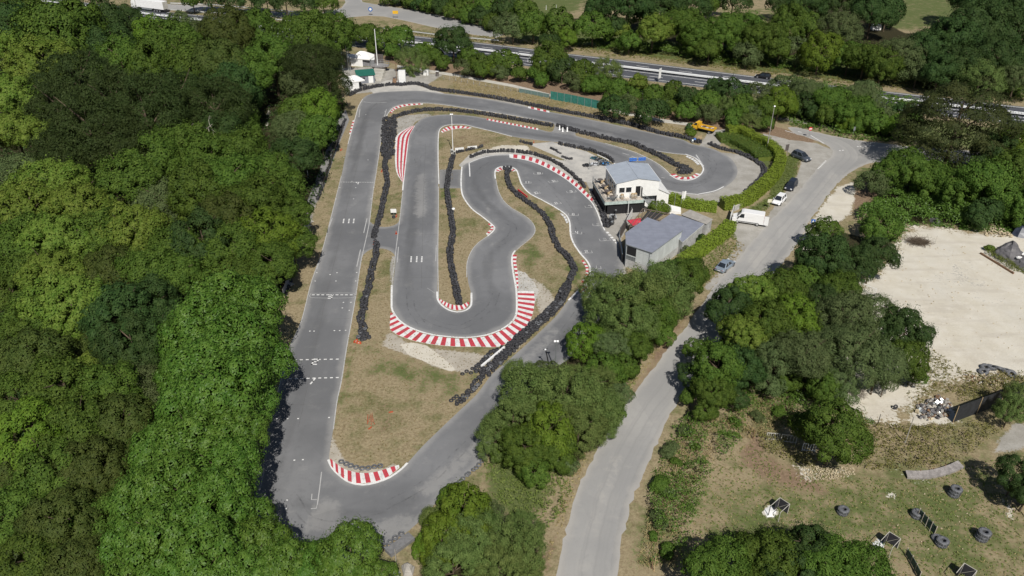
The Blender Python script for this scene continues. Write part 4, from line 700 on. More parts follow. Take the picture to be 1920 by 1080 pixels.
# ---- clipped hedges
def hedge(label, pts, wd, ht, m, seed, leaf=.25, dens=70):
    r = np.random.default_rng(seed); p = resample(cw(pts, .5), step=.4); a, b = ribbon(p, wd * .8, 0); n = len(p)
    t = E("hedge", label, "hedge", (p[0][0], p[0][1], 0), 0, "clipped hedges round the circuit"); o3 = np.array([p[0][0], p[0][1]])
    mb = MB(); A = a - o3; B = b - o3; hz = ht * .9
    vs = [(*q, 0) for q in A] + [(*q, hz) for q in A] + [(*q, hz) for q in B] + [(*q, 0) for q in B]
    fs = [(k * n + i, k * n + i + 1, (k + 1) * n + i + 1, (k + 1) * n + i) for k in range(3) for i in range(n - 1)] + [(0, n, 2 * n, 3 * n), (4 * n - 1, 3 * n - 1, 2 * n - 1, n - 1)]
    mb.add(vs, fs, mat("hedge_twigs", (.1, .13, .015), .9)); mb.build("branches", t)
    L = np.linalg.norm(np.diff(p, axis=0), axis=1).sum(); N = int(L * (wd + 2 * ht) * dens)
    s = r.random(N) * (n - 1.001); i = s.astype(int); f = (s - i)[:, None]; c = p[i] * (1 - f) + p[i + 1] * f; tn = unit(p[i + 1] - p[i]); nn = np.c_[-tn[:, 1], tn[:, 0]]
    q = r.random(N) * (wd + 2 * ht); bump = .1 * np.sin(s * .9) + .08 * np.sin(s * 2.3 + 1)
    side = np.where(q < ht, -1, np.where(q > ht + wd, 1, 0)); off = np.where(side == 0, q - ht - wd / 2, side * wd / 2); z = np.where(side == -1, q, np.where(side == 1, q - ht - wd, ht))
    off = off * (1 + bump * .6) + r.normal(size=N) * .06; z = np.where(side == 0, z + bump * ht * .5 + r.normal(size=N) * .07, z)
    pos = np.c_[c + nn * off[:, None] - o3, z]; nrm = np.where((side == 0)[:, None], np.array([[0, 0, 1.]]), np.c_[nn * side[:, None], np.full(N, .3)])
    nrm = unit(nrm + r.normal(size=(N, 3)) * .35); V, F = leaf_quads(pos, nrm, np.full(N, leaf), .6, r); ob("foliage", np_mesh("hedge_foliage", V, F, m), t)
    return t
M_HEDGE = leafmat("hedge_leaf", (.15, .225, .02), (.25, .345, .045), .6, .2, .2); M_HEDGE2 = leafmat("dark_hedge_leaf", (.06, .12, .02), (.11, .18, .03), .5, .3, .15)
hedge("long yellow-green hedge curving behind the right hand hairpin", [(1362,253),(1385,252),(1410,265),(1435,276),(1455,293),(1461,310),(1452,332),(1436,350),(1412,371),(1390,385),(1352,391)], 2.2, 2.0, M_HEDGE, 1)
hedge("straight yellow-green hedge between the clubhouse and the hairpin", [(1254,378),(1275,384),(1300,391),(1343,396)], 1.9, 1.7, M_HEDGE, 2)
hedge("yellow-green hedge on the bank beside the grey workshop", [(1278,500),(1300,485),(1330,462),(1352,447),(1368,430)], 2.2, 1.8, M_HEDGE, 3)
hedge("dark leafy hedge strip inside the hairpin hedge", [(1346,262),(1372,262),(1400,275),(1422,288),(1436,302)], 4.5, 1.0, M_HEDGE2, 4)
def bush(label, px, py, rp, sp, ht=.9, nm="shrub", grp=None):
    R = rp / SC(px, py, 1); q = P(px, py, R * ht); t = E(nm, label, "shrub", (q.x, q.y, 0), 0, grp)
    ob("foliage", CR[sp][0], t, (0, 0, R * ht * .8), rp, (R, R, R * ht)); ob("stem", TRUNKS[0], t, (0, 0, 0), 0, (R * .6, R * .6, R * ht)); return t
bush("round yellow-green shrub with reddish edge below the clubhouse stairs", 1236, 387, 17, 'v'); bush("small red-brown shrub touching the round green shrub", 1249, 392, 7, 'bs')
bush("small yellow shrub in front of the yellow tipper truck", 1296, 247, 9, 'v'); bush("dark green shrub beside the cab of the yellow tipper truck", 1294, 236, 8, 'ds')
bush("small yellow-green bush at the open end of the grey tarpaulin heap", 1856, 464, 8, 'ys')
growth("heap_weeds", "weedy strip along the foot of the tarpaulin heaps", [[(1846,466),(1858,464),(1885,486),(1930,506),(1930,518),(1885,502),(1850,478)]], 14, .25, M_WEED, (.2, .5), 21, .5)
for k, (x, y, r_, sp) in enumerate([(1256,842,17,'gs'),(1268,866,11,'os'),(1240,906,19,'os'),(1256,925,13,'gs'),(1236,972,18,'gs'),(1224,1004,10,'os'),(1250,1030,16,'os'),(1286,806,14,'gs'),(1304,836,9,'os'),(1378,790,11,'os'),(1420,780,12,'gs'),(1462,770,13,'os')]):
    bush(f"{'dark' if sp == 'ds' else 'mid' if sp == 'os' else 'grey'} green bush in the roadside scrub, {nth(k).replace('nearest', 'first')} along from the tree clump" if k < 9 else f"small {'grey-' if sp == 'gs' else ''}green bush below the tree clump, {nth(k - 9).replace('nearest', 'first')} from the road", x, y, r_, sp, .8, "shrub", "shrubs in the roadside scrub")
bush("grey-green bush against the workshop end of the hedge", 1290, 470, 13, 'gs'); bush("dark bush on the workshop side of the hedge", 1315, 448, 12, 'ds')
# ================================================================= TYRES
def rubber(name, c):
    t = NT(name); n = t.noise(3, 4, .7); f = t.noise(30, 2)
    ri = t.n('ShaderNodeNewGeometry').outputs['Random Per Island']; c2 = t.mix(t.ss(ri, .3, 1, 0, .8), c, mul(c, 2.4)); t.color(t.mix(t.ss(n, .45, .7, 0, .6), c2, mul(c, 3.2))); t.rough(.62); t.b.inputs["Specular IOR Level"].default_value = .45; t.bump(f, .3, .02); MATS[name] = t.m; return t.m
M_TYRE = rubber("worn_rubber", (.026, .026, .029)); M_TYREG = rubber("grey_rubber", (.075, .078, .085))
PROF = [(.17, .02), (.2, .0), (.27, .0), (.31, .04), (.315, .1), (.31, .16), (.27, .2), (.2, .2), (.17, .18), (.19, .1)]
def tyre_mesh(nm, n, prof, m, s=1.0):
    mb = MB(); mb.lathe([(a * s, b * s) for a, b in prof], m, n, None, True, True); o = mb.build(nm); me = o.data; bpy.data.objects.remove(o); return me
TY = tyre_mesh("tyre", 18, PROF, M_TYRE); TYG = tyre_mesh("tyre_grey", 18, PROF, M_TYREG)
LOWP = [(.17, .02), (.2, .0), (.3, .01), (.315, .1), (.3, .19), (.2, .2), (.17, .18)]
NV = 9
def low_tyre():
    a = np.arange(NV) * 2 * np.pi / NV; k = len(LOWP); pr = np.array(LOWP)
    V = np.stack([pr[None, :, 0] * np.cos(a)[:, None], pr[None, :, 0] * np.sin(a)[:, None], np.repeat(pr[None, :, 1], NV, 0)], 2).reshape(-1, 3)
    F = np.array([(i * k + j, ((i + 1) % NV) * k + j, ((i + 1) % NV) * k + (j + 1) % k, i * k + (j + 1) % k) for i in range(NV) for j in range(k)]); return V, F
LV, LF = low_tyre()
ALL = []        # (x,y,z,tiltx,tilty,rz,scale, barrier id, is-top)
BAR = [ # id phrase, points, rows, layers
 ("the barrier between main straight and second straight", [(725,298),(722,310),(726,345),(720,370),(714,400),(706,427),(701,446)], 2, 3),
 ("the barrier on the lower wedge of dry grass", [(707,455),(705,482),(697,507),(692,540),(687,552),(682,577),(676,602),(681,614),(680,632)], 2, 3),
 ("the far outer barrier behind the top straight", [(655,180),(670,172),(692,166),(717,162),(732,160),(755,160),(777,158),(792,161),(815,169),(855,174),(905,181),(960,191),(1010,201),(1060,211),(1120,222),(1185,236),(1235,250),(1285,260),(1310,268)], 2, 4),
 ("the barrier round the outside of the right hand hairpin", [(1330,270),(1350,279),(1380,286),(1402,295),(1420,305),(1432,317),(1430,330),(1420,342),(1400,360)], 2, 3),
 ("the long barrier on the top island", [(735,222),(755,216),(780,210),(812,207),(855,209),(905,215),(960,224),(1000,231),(1033,237)], 2, 4),
 ("the short barrier beside the white markers", [(1045,237),(1063,242),(1082,248)], 2, 4), ("the barrier on the right half of the top island", [(1090,249),(1135,260),(1185,270),(1210,281),(1235,292),(1260,306),(1285,317),(1292,323),(1275,325)], 3, 3),
 ("the snaking barrier on the middle island", [(850,292),(845,312),(840,335),(838,355),(842,382),(846,410),(849,440),(844,470),(845,495),(850,520),(855,542),(861,570)], 2, 3),
 ("the barrier outside the long curved kerb", [(883,296),(905,288),(942,284.5),(960,285.5),(992,289),(1022,297.5),(1045,308),(1067,324),(1085,340),(1097,352)], 1, 4),
 ("the barrier by the pit lane", [(1050,271),(1075,277),(1092,280),(1120,288),(1140,297),(1150,305)], 1, 4), ("the short row beside the concrete apron", [(857,287),(880,282),(905,276)], 1, 3),
 ("two short rows on the pit island", [(1033,279),(1042,283),(1050,288)], 1, 2), ("two short rows on the pit island", [(1055,295),(1063,298),(1072,299)], 1, 2), ("the short row by the orange fence", [(977,267),(988,270),(996,272)], 1, 3),
 ("the barrier down the S bend island", [(945,318),(955,317),(950,327),(957,352),(975,370),(997,385),(1015,400),(1030,420),(1037,445),(1047,465),(1065,485),(1075,505),(1070,522),(1062,540)], 2, 3),
 ("the broad barrier between the wide hairpin and the bottom straight", [(1062,540),(1057,550),(1047,572),(1032,587),(1010,607),(990,625),(972,640),(957,656)], 3, 4),
 ("the broad barrier between the wide hairpin and the bottom straight", [(957,656),(945,667),(932,680),(917,694),(908,702)], 3, 3), ("the broken end of the bottom barrier", [(905,706),(895,718),(885,730),(874,743)], 2, 2), ("the broken end of the bottom barrier", [(869,748),(858,755)], 2, 2),
 ("the tyre heap beside the white beam", [(941,656),(928,661),(915,671),(903,684),(892,694)], 2, 2),
 ("the paddock row under the terrace", [(1112,362),(1120,378),(1128,395),(1133,410),(1137,425)], 2, 3), ("the outer row along the bank of the bottom bend", [(908,860),(898,870),(886,883),(870,896),(852,914),(838,926)], 1, 1),
 ("the outer row along the wood edge", [(648,225),(640,245),(632,270),(615,320),(605,350),(596,375)], 1, 3), ("the tyre heap under the wood edge", [(545,520),(540,535),(533,552)], 2, 2)]
def lay_tyres():
    r = np.random.default_rng(3)
    for lab, pts, rows, lay in BAR:
        c = resample(cw(pts, .4), step=.6); a = np.gradient(c, axis=0); a = unit(a); nn = np.c_[-a[:, 1], a[:, 0]]
        for k in range(rows):
            off = (k - (rows - 1) / 2) * .55
            for i in range(len(c)):
                p = c[i] + nn[i] * off + a[i] * (.28 if k % 2 else 0) + r.normal(size=2) * .08; top = lay - (1 if r.random() < .35 and lay > 1 else 0)
                for z in range(top):
                    tl = r.normal(size=2) * (.07 if z < top - 1 else .2); ALL.append((p[0], p[1], z * .195 + .005, tl[0], tl[1], r.random() * 6, .88 + .14 * r.random(), lab, z == top - 1))
    # the wide block where the two straights part
    w = W2([(717,222),(742,220),(745,235),(741,262),(739,290),(733,299),(718,298),(714,285),(716,250)]); lo, hi = w.min(0), w.max(0)
    for iy, y in enumerate(np.arange(lo[1], hi[1], .6)):
        for x in np.arange(lo[0], hi[0], .64):
            p = np.array([[x + (iy % 2) * .29, y]]) + r.normal(size=(1, 2)) * .1
            if inside(p, w)[0]:
                for z in range(int(r.integers(1, 4)) if 1 else 3): ALL.append((p[0, 0], p[0, 1], z * .195, r.normal() * .2, r.normal() * .2, r.random() * 6, 1, "the wide tyre block where the two straights part", z >= 1))
    # cluster ends and strays
    for px, py in [(672,634),(680,630),(688,628),(676,626),(684,637),(692,634),(679,638)]:
        q = P(px, py)
        for z in range(2): ALL.append((q.x, q.y, z * .2, r.normal() * .08, r.normal() * .08, 0, 1.1, "the loose cluster ending the lower wedge barrier", z == 1))
    for px, py in [(867,702),(875,697),(883,700),(886,692),(851,748),(846,752),(856,744)]: q = P(px, py); ALL.append((q.x, q.y, .005, r.normal() * .05, r.normal() * .05, 0, 1, "loose tyres at the end of the bottom barrier", True))
    for px, py in [(1277,322),(1280,318),(1270,321)]:
        q = P(px, py); ALL.append((q.x, q.y, .4, .2, .1, 0, 1.1, "the barrier on the right half of the top island", True))
lay_tyres()
def place_tyres():
    order = sorted(range(len(ALL)), key=lambda i: (not ALL[i][8], ALL[i][1])); single = set(order[:262]); r = np.random.default_rng(8)
    lab = {"the broad barrier between the wide hairpin and the bottom straight": "black tyre in the broad barrier between wide hairpin and bottom straight", "the broken end of the bottom barrier": "black tyre in the broken nearest end of the bottom barrier", "the tyre heap beside the white beam": "black tyre in the heap beside the white beam", "loose tyres at the end of the bottom barrier": "loose tyre lying flat by the bottom barrier's nearest end",
     "the outer row along the bank of the bottom bend": "worn tyre half sunk along the bank of the bottom bend", "the loose cluster ending the lower wedge barrier": "black tyre in the loose cluster ending the lower wedge barrier"}
    Vs, Fs, o = [], [], 0
    for i, t in enumerate(ALL):
        x, y, z, tx, ty, rz, s, l, top = t
        if i in single:
            ob_ = ob("tyre", TYG if l.startswith("the outer row") or r.random() < .1 else TY, None, (x, y, z), 0, (s, s, 1)); ob_.rotation_euler = (tx, ty, rz)
            tag(ob_, lab.get(l, "black tyre in " + l), "tyre", "tyres of " + l)
        else:
            R = np.array(Matrix.Rotation(tx, 3, 'X') @ Matrix.Rotation(ty, 3, 'Y')); Vs.append(LV * (s, s, 1) @ R.T + (x, y, z)); Fs.append(LF + o); o += len(LV)
    tag(ob("tyre_barriers", np_mesh("tyre_barriers", np.vstack(Vs), np.vstack(Fs), M_TYRE, smooth=True)), "black tyre barriers snaking along the islands and outer edges", "tyre barrier", None, "stuff")
place_tyres()
for i, (px, py) in enumerate([(640,867),(649.5,871),(657.5,874.5),(668,877.5),(679,879.5),(690.5,879),(702,876.5),(713,875)]):
    q = P(px, py); s = 1.12 + .1 * ((i * 7) % 3) / 2
    o = ob("tyre", TYG, None, (q.x, q.y, .05), i, (s, s, 1)); tag(o, f"{ORD[i].replace('nearest', 'first')} of eight tyres on the nearest kerb, counted from the straight", "tyre", "eight tyres on the nearest kerb")
for i, (px, py) in enumerate([(752.5,1002.5),(741,1009.5),(731.5,1017.5),(721.5,1025),(711,1030)]):
    q = P(px, py); o = ob("tyre", TYG, None, (q.x, q.y, .005), i, (1.15, 1.15, 1.2)); tag(o, f"{ORD[i].replace('nearest', 'first')} of five grey tyres against the low wall, from the big bush", "tyre", "five tyres at the nearest bend")
# big tractor tyres of the field and the yard
BIGP = [(.3, .03), (.36, .0), (.58, .0), (.68, .07), (.7, .22), (.68, .37), (.58, .44), (.36, .44), (.3, .41), (.36, .22)]
def big_tyre_mesh():
    mb = MB(); mb.lathe(BIGP, M_TYREG, 24, None, True, True)
    for i in range(24):
        a = i * math.tau / 24; X = Matrix.Rotation(a, 4, 'Z') @ Matrix.Translation((.7, 0, .22)) @ Matrix.Rotation(.5, 4, 'X'); mb.box((0, 0, 0), (.04, .06, .4), M_TYREG, 0, X)
    o = mb.build("big_tyre"); me = o.data; bpy.data.objects.remove(o); return me
BT = big_tyre_mesh()
for px, py, n, s, lab in [(1787,928,3,.9,"three-high stack"),(1579,962,2,.85,"low stack near the white-framed screens"),(1839,1010,3,.93,"three-high stack nearest the frame corner"),(1717,968,2,.85,"stack at the far end of the low net fence"),(1757,1012,1,.85,"flat one at the near end of the low net fence"),(1764,1021,2,.9,"stack closing the near end of the low net fence")]:
    q = P(px, py)
    for k in range(n):
        o = ob("tractor_tyre", BT, None, (q.x + .05 * k, q.y - .03 * k, .44 * s * k + .003), k * .4, (s, s, s)); pos = ["bottom", "middle" if n == 3 else "top", "top"][k] if n > 1 else ""
        lb = {"three-high stack": "the three-high tyre stack beside the curved plank edging"}.get(lab, "the " + lab)
        tag(o, f"{pos + ' ' if pos else ''}grey tractor tyre of {lb}" if n > 1 else "grey tractor tyre, the " + lab, "tyre", "tractor tyres on the paintball field")
for i, (px, py, tx, lab) in enumerate([(1847,691,.25,"dark tyre at the open end of the yard tyre heap"),(1858,691,.1,"dark tyre leaning in the middle of the yard tyre heap"),(1870,692,.5,"pale rimmed tyre standing up in the yard tyre heap"),(1884,697,.3,"big dark tyre at the right end of the yard tyre heap"),(1843,699,.0,"half buried tyre under the yard tyre heap"),(1895,703,.1,"tyre sunk in weeds beyond the yard tyre heap")]):
    q = P(px, py); o = ob("tractor_tyre", BT, None, (q.x, q.y, .02), i, (.95, .95, .9)); o.rotation_euler = (tx, .2 * (i % 3), i); tag(o, lab, "tyre", "tyre heap in the yard")
q = P(1677, 766); o = ob("tyre", TY, None, (q.x, q.y, .32), 0, (1.1, 1.1, 1)); o.rotation_euler = (1.3, 0, .3); tag(o, "small tyre standing on pale sand below the yard trees", "tyre")
# ================================================================= BUILDINGS
def frame(px, py, z, qx, qy):               # local frame: origin pixel at height z, x-axis towards pixel q
    o = P(px, py, z); q = P(qx, qy, z); return o, math.atan2(q.y - o.y, q.x - o.x)
def corr(name, col, period=.25, axis=0, var=.1, rough=.5):
    t = NT(name); wv = t.n("ShaderNodeTexWave"); wv.bands_direction = 'XYZ'[axis]; wv.inputs["Scale"].default_value = 1 / period / 3.14; t.ln(t.co(), wv.inputs["Vector"])
    n = t.noise(.7, 4, .6); st = t.noise(3, 3)
    c = t.mix(t.ss(n, .35, .7), mul(col, 1 - var), mul(col, 1 + var)); c = t.mix(t.ss(st, .6, .8, 0, .25), c, mul(col, .7)); sm = t.n('ShaderNodeTexBrick'); sm.inputs['Scale'].default_value = 1; sm.inputs['Brick Width'].default_value = 2.4; sm.inputs['Row Height'].default_value = 1.0; sm.inputs['Mortar Size'].default_value = .035; t.ln(t.co(), sm.inputs['Vector']); c = t.mix(t.math('MULTIPLY', sm.outputs['Fac'], .3), c, mul(col, .6)); t.color(c); t.rough(rough); t.bump(wv.outputs["Fac"], .35, .03); MATS[name] = t.m; return t.m
M_WALLW = mat("white_cladding", (.8, .8, .78), .6, .04, 1.2); M_ROOFG = corr("pale_blue_grey_roof", (.36, .4, .46), .25, 0, .06); M_ROOFD = corr("slate_grey_roof", (.235, .25, .305), .3, 1, .08)
M_BLOCK = mat("weathered_block_wall", (.47, .47, .46), .9, .22, 1.1, fine=6); M_CLAD = corr("pale_grey_cladding", (.56, .59, .58), .35, 2, .1, .6)
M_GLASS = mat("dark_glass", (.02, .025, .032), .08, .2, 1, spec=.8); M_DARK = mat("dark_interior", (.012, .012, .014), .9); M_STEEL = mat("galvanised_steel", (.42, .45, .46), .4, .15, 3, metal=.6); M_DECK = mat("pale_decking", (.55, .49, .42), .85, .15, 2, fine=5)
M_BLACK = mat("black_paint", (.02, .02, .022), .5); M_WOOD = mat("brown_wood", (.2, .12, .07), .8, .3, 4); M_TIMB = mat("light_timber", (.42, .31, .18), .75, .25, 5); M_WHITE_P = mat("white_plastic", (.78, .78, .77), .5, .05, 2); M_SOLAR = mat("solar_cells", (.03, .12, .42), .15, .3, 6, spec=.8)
M_GREENN = mat("green_mesh_net", (.035, .19, .155), .85, .25, 1.5, fine=6); M_REDC = mat("red_canvas", (.55, .04, .07), .8, .12, 2); M_RUST = mat("rusty_steel", (.17, .13, .11), .8, .3, 5); M_ORANGE = mat("orange_plastic", (.46, .085, .035), .5, .15, 3); M_FIBRE = mat("fibre_cement_roof", (.36, .34, .31), .95, .18, 1.5, fine=7); M_TARP = mat("dark_tarpaulin", (.13, .125, .13), .6, .25, 1.2, fine=5); M_TARPB = mat("blue_black_tarpaulin", (.04, .05, .075), .4, .3, 1.5, fine=5)
M_YEL = mat("yellow_paint", (.72, .42, .03), .45, .1, 2); M_GREYB = mat("dark_brown_boards", (.1, .085, .08), .85, .25, 3)
# ---- clubhouse on its terrace
def clubhouse():
    ZD = 2.7; o, a = frame(1155, 371, ZD, 1236, 370.5); o.z = 0; a = rad(8.5)
    R = Matrix.Rotation(-a, 3, 'Z')
    def loc(px, py, z): v = R @ (P(px, py, z) - Vector((o.x, o.y, 0))); return v
    W = loc(1237, 371, ZD).x; D = loc(1129, 340, ZD).y; D = max(6.5, min(9, loc(1130, 313, ZD + 3.0).y)); hw = 3.0; hr = 3.75
    t = E("clubhouse", "white clubhouse with pale grey pitched roof on a raised terrace", "building", o, a)
    th = .14
    # walls (front wall with openings is built from pieces)
    mb = MB(); zc = ZD
    fx = [(.45, 1.62, 1.0, 2.15), (1.78, 2.95, 1.0, 2.15), (3.75, 4.7, 0.02, 2.2)]
    xs = [0]; 
    for x0, x1, z0, z1 in fx:
        mb.box(((xs[-1] + x0) / 2, 0, zc + hw / 2), (x0 - xs[-1], th, hw), M_WALLW); mb.box(((x0 + x1) / 2, 0, zc + z0 / 2), (x1 - x0, th, z0), M_WALLW); mb.box(((x0 + x1) / 2, 0, zc + (z1 + hw) / 2), (x1 - x0, th, hw - z1), M_WALLW); xs.append(x1)
    mb.box(((xs[-1] + W) / 2, 0, zc + hw / 2), (W - xs[-1], th, hw), M_WALLW)
    for y in (0, D): mb.add([(0, y - th / 2, zc + hw), (W, y - th / 2, zc + hw), (W / 2, y - th / 2, zc + hr), (0, y + th / 2, zc + hw), (W, y + th / 2, zc + hw), (W / 2, y + th / 2, zc + hr)], [(0, 1, 2), (5, 4, 3), (0, 2, 5, 3), (2, 1, 4, 5)], M_WALLW)
    mb.box((0, D / 2, zc + hw / 2), (th, D - th, hw), M_WALLW); mb.box((W, D / 2, zc + hw / 2), (th, D - th, hw), M_WALLW); mb.box((W / 2, D, zc + hw / 2), (W, th, hw), M_WALLW)
    mb.box((W / 2, D / 2, zc + .02), (W - .3, D - .3, .04), M_DARK)
    # ground floor block set back under the terrace
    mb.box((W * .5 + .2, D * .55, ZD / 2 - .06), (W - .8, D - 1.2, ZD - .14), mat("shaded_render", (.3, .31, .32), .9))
    mb.build("wall", t)
    ov = .22; mb = MB(); dz = .07; sl = (hr - hw) / (W / 2); z0 = zc + hw - ov * sl + .05; z1 = zc + hr + .05
    for sx, xe in ((0, -ov), (1, W + ov)):
        vs = [(xe, -ov, z0), (W / 2, -ov, z1), (W / 2, D + ov, z1), (xe, D + ov, z0)]; vs += [(x, y, z + dz) for x, y, z in vs]
        f = [(0, 1, 2, 3), (7, 6, 5, 4), (0, 4, 5, 1), (1, 5, 6, 2), (2, 6, 7, 3), (3, 7, 4, 0)]
        mb.add(vs, f if sx else [tuple(reversed(q)) for q in f], M_ROOFG)
    mb.box((W / 2, D / 2, z1 + dz + .01), (.25, D + 2 * ov, .05), M_ROOFG); mb.build("roof", t)
    mb = MB()
    for x in (-ov - .05, W + ov + .05): mb.cyl((x, -ov, z0 + .02), (x, D + ov, z0 + .02), .06, M_WHITE_P, n=6)
    mb.build("gutter", t)
    for x0, x1, za, zb in fx[:2]:
        m = MB(); m.box(((x0 + x1) / 2, -.05, zc + (za + zb) / 2), (x1 - x0 - .02, .03, zb - za - .02), M_GLASS); w_ = m.build("window", t)
        m = MB()
        for x in (x0 + .03, x1 - .03): m.box((x, -.085, zc + (za + zb) / 2), (.06, .04, zb - za), M_WHITE_P)
        for z in (za + .03, zb - .03): m.box(((x0 + x1) / 2, -.09, zc + z), (x1 - x0, .04, .06), M_WHITE_P)
        m.build("frame", w_)
    m = MB(); m.box((4.22, .2, zc + 1.1), (.9, .05, 2.1), M_DARK); d_ = m.build("doorway", t)
    m = MB(); m.box((4.86, -.42, zc + 1.08), (.05, .75, 2.1), M_GLASS); m.build("open_door", t)
    for y0, y1, za, zb in ((.7, 1.6, 1, 2.1), (2.2, 3.1, .9, 2.1), (3.6, 4.4, .05, 2.15), (5.2, 6.1, 1, 2.1)):
        if y1 > D - .3: continue
        m = MB(); m.box((-.085, (y0 + y1) / 2, zc + (za + zb) / 2), (.04, y1 - y0, zb - za), M_GLASS); w_ = m.build("side_window", t)
        m = MB()
        for y in (y0, y1): m.box((-.1, y, zc + (za + zb) / 2), (.05, .06, zb - za + .06), M_WHITE_P)
        m.build("frame", w_)
    # terrace deck (wraps the left and front), fascia, posts, balustrade
    fl = loc(1140.5, 379.5, ZD); fr = loc(1208, 377, ZD); bl = loc(1104, 330, ZD)
    x0 = -2.6; y0 = -1.75; xr = min(fr.x, W * .72); yb = D + .2
    m = MB(); m.box(((x0 - .08) / 2, (y0 + yb) / 2, ZD - .12), (-x0 - .1, yb - y0, .24), M_DECK); m.box((xr / 2, (y0 - .08) / 2, ZD - .12), (xr, -y0 - .09, .235), M_DECK); deck = m.build("terrace_deck", t)
    m = MB(); g = mat("pale_green_fascia", (.42, .5, .47), .6)
    m.box((x0 + (xr - x0) / 2, y0 - .04, ZD - .2), (xr - x0, .06, .62), g); m.box((x0 - .03, (y0 + yb) / 2, ZD - .2), (.06, yb - y0, .62), g); m.build("fascia", deck)
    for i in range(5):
        m = MB(); m.cyl((x0 + .2, y0 + .3 + i * (yb - y0 - .6) / 4, 0), (x0 + .2, y0 + .3 + i * (yb - y0 - .6) / 4, ZD - .25), .08, M_BLACK); m.build("support_post", t)  # support posts coloured black to imitate shade under the deck
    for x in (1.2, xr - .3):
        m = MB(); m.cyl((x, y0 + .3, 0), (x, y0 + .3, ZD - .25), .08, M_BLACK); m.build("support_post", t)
    m = MB(); m.box((x0 + .1, (y0 + yb) / 2 + .2, 1.2), (.06, yb - y0 - .9, 2.38), M_DARK); m.box((x0 + .5 + (xr - x0) * .5, y0 + .35, 1.2), (xr - x0 - .2, .06, 2.38), M_DARK); m.build('added_skirt', deck)  # dark panels added under the deck to imitate the shade there
    m = MB(); pts = [(x0, yb), (x0, y0), (xr - 1.3, y0)]
    for k in range(2):
        a_, b_ = Vector((*pts[k], 0)), Vector((*pts[k + 1], 0)); L = (b_ - a_).length; n = int(L / 1.1)
        for i in range(n + 1): q = a_ + (b_ - a_) * i / n; m.cyl((q.x, q.y, ZD), (q.x, q.y, ZD + 1.05), .025, M_STEEL, n=5)
        for z in (.3, .55, .8, 1.05): m.cyl((a_.x, a_.y, ZD + z), (b_.x, b_.y, ZD + z), .018 if z < 1 else .03, M_STEEL, n=5)
    m.build("balustrade", t)
    # stairs on the right of the front
    m = MB(); n = 12; sx0 = xr + .1; sx1 = xr + 3.2
    for i in range(n): m.box((sx0 + (sx1 - sx0) * (i + .5) / n, y0 + .55, ZD - (i + .6) * ZD / n), ((sx1 - sx0) / n, .95, .05), M_STEEL)
    for y in (y0 + .05, y0 + 1.05):
        m.cyl((sx0, y, ZD - .05), (sx1, y, .05), .05, M_STEEL, n=6); m.cyl((sx0, y, ZD + .95), (sx1, y, 1.0), .03, M_STEEL, n=6)
        for i in range(0, n + 1, 3): q = i / n; m.cyl((sx0 + (sx1 - sx0) * q, y, ZD * (1 - q)), (sx0 + (sx1 - sx0) * q, y, ZD * (1 - q) + .98), .022, M_STEEL, n=5)
    m.build("staircase", t)
    # white lean-to on the right
    m = MB(); lx = W + .12; m.prism([(lx, .8), (lx + 2.4, .8), (lx + 2.4, D - .3), (lx, D - .3)], 0, [3.7, 2.5, 2.5, 3.7], M_WALLW); l_ = m.build("lean_to", t)
    m = MB(); m.add([(lx - .0, .6, 3.8), (lx + 2.6, .6, 2.5), (lx + 2.6, D - .1, 2.5), (lx, D - .1, 3.8), (lx, .6, 3.72), (lx + 2.6, .6, 2.42), (lx + 2.6, D - .1, 2.42), (lx, D - .1, 3.72)], [(0, 1, 2, 3), (7, 6, 5, 4), (0, 4, 5, 1), (1, 5, 6, 2), (2, 6, 7, 3)], corr("white_ribbed_sheet", (.74, .74, .73), .5, 1, .04)); m.build("roof", l_)
    # solar panels on the far eave: a framed rack
    m = MB()
    for x in (W / 2 + .25, W / 2 + 1.9, W - .45): m.cyl((x, D - .3, zc + hr - .2), (x, D - .3, zc + hr + 1.0), .035, M_STEEL, n=6)
    for z in (.25, 1.0): m.cyl((W / 2 + .25, D - .3, zc + hr + z), (W - .45, D - .3, zc + hr + z), .03, M_STEEL, n=6)
    rk = m.build("solar_rack", t)
    for k, x in enumerate((W / 2 + 1.08, W - 1.2)):
        for zz in (.42, .78):
            m = MB(); X = Matrix.Translation((x, D - .36, zc + hr + zz)) @ Matrix.Rotation(rad(-25), 4, 'X'); m.box((0, 0, 0), (1.5, .04, .3), M_SOLAR, 0, X); m.build("solar_panel", rk)
    # terrace furniture: every piece a thing of its own
    MW = Matrix.Translation((o.x, o.y, 0)) @ Matrix.Rotation(a, 4, 'Z')
    def table(x, y, lab):
        q = MW @ Vector((x, y, ZD)); b = E("terrace_table", lab, "table", (q.x, q.y, ZD + .005), 0, "round tables on the terrace")
        m = MB(); m.cyl((0, 0, .72), (0, 0, .76), .55, M_GREYB, n=20); m.build("table_top", b); m = MB(); m.cyl((0, 0, 0), (0, 0, .72), .06, M_BLACK); m.cyl((0, 0, 0), (0, 0, .04), .28, M_BLACK); m.build("pedestal", b)
    def chair(x, y, rz, lab, mt):
        q = MW @ Vector((x, y, ZD)); b = E("terrace_chair", lab, "chair", (q.x, q.y, ZD + .005), rz, "chairs on the terrace")
        m = MB(); m.box((0, 0, .44), (.44, .44, .05), mt); m.build("seat", b); m = MB(); m.box((0, .21, .68), (.44, .04, .45), mt); m.build("backrest", b)
        for sx in (-.18, .18):
            for sy in (-.18, .18): m = MB(); m.cyl((sx, sy, 0), (sx, sy, .42), .022, mt, n=5); m.build("leg", b)
    nm = ["near terrace corner", "middle of the terrace", "third terrace spot", "far terrace end"]
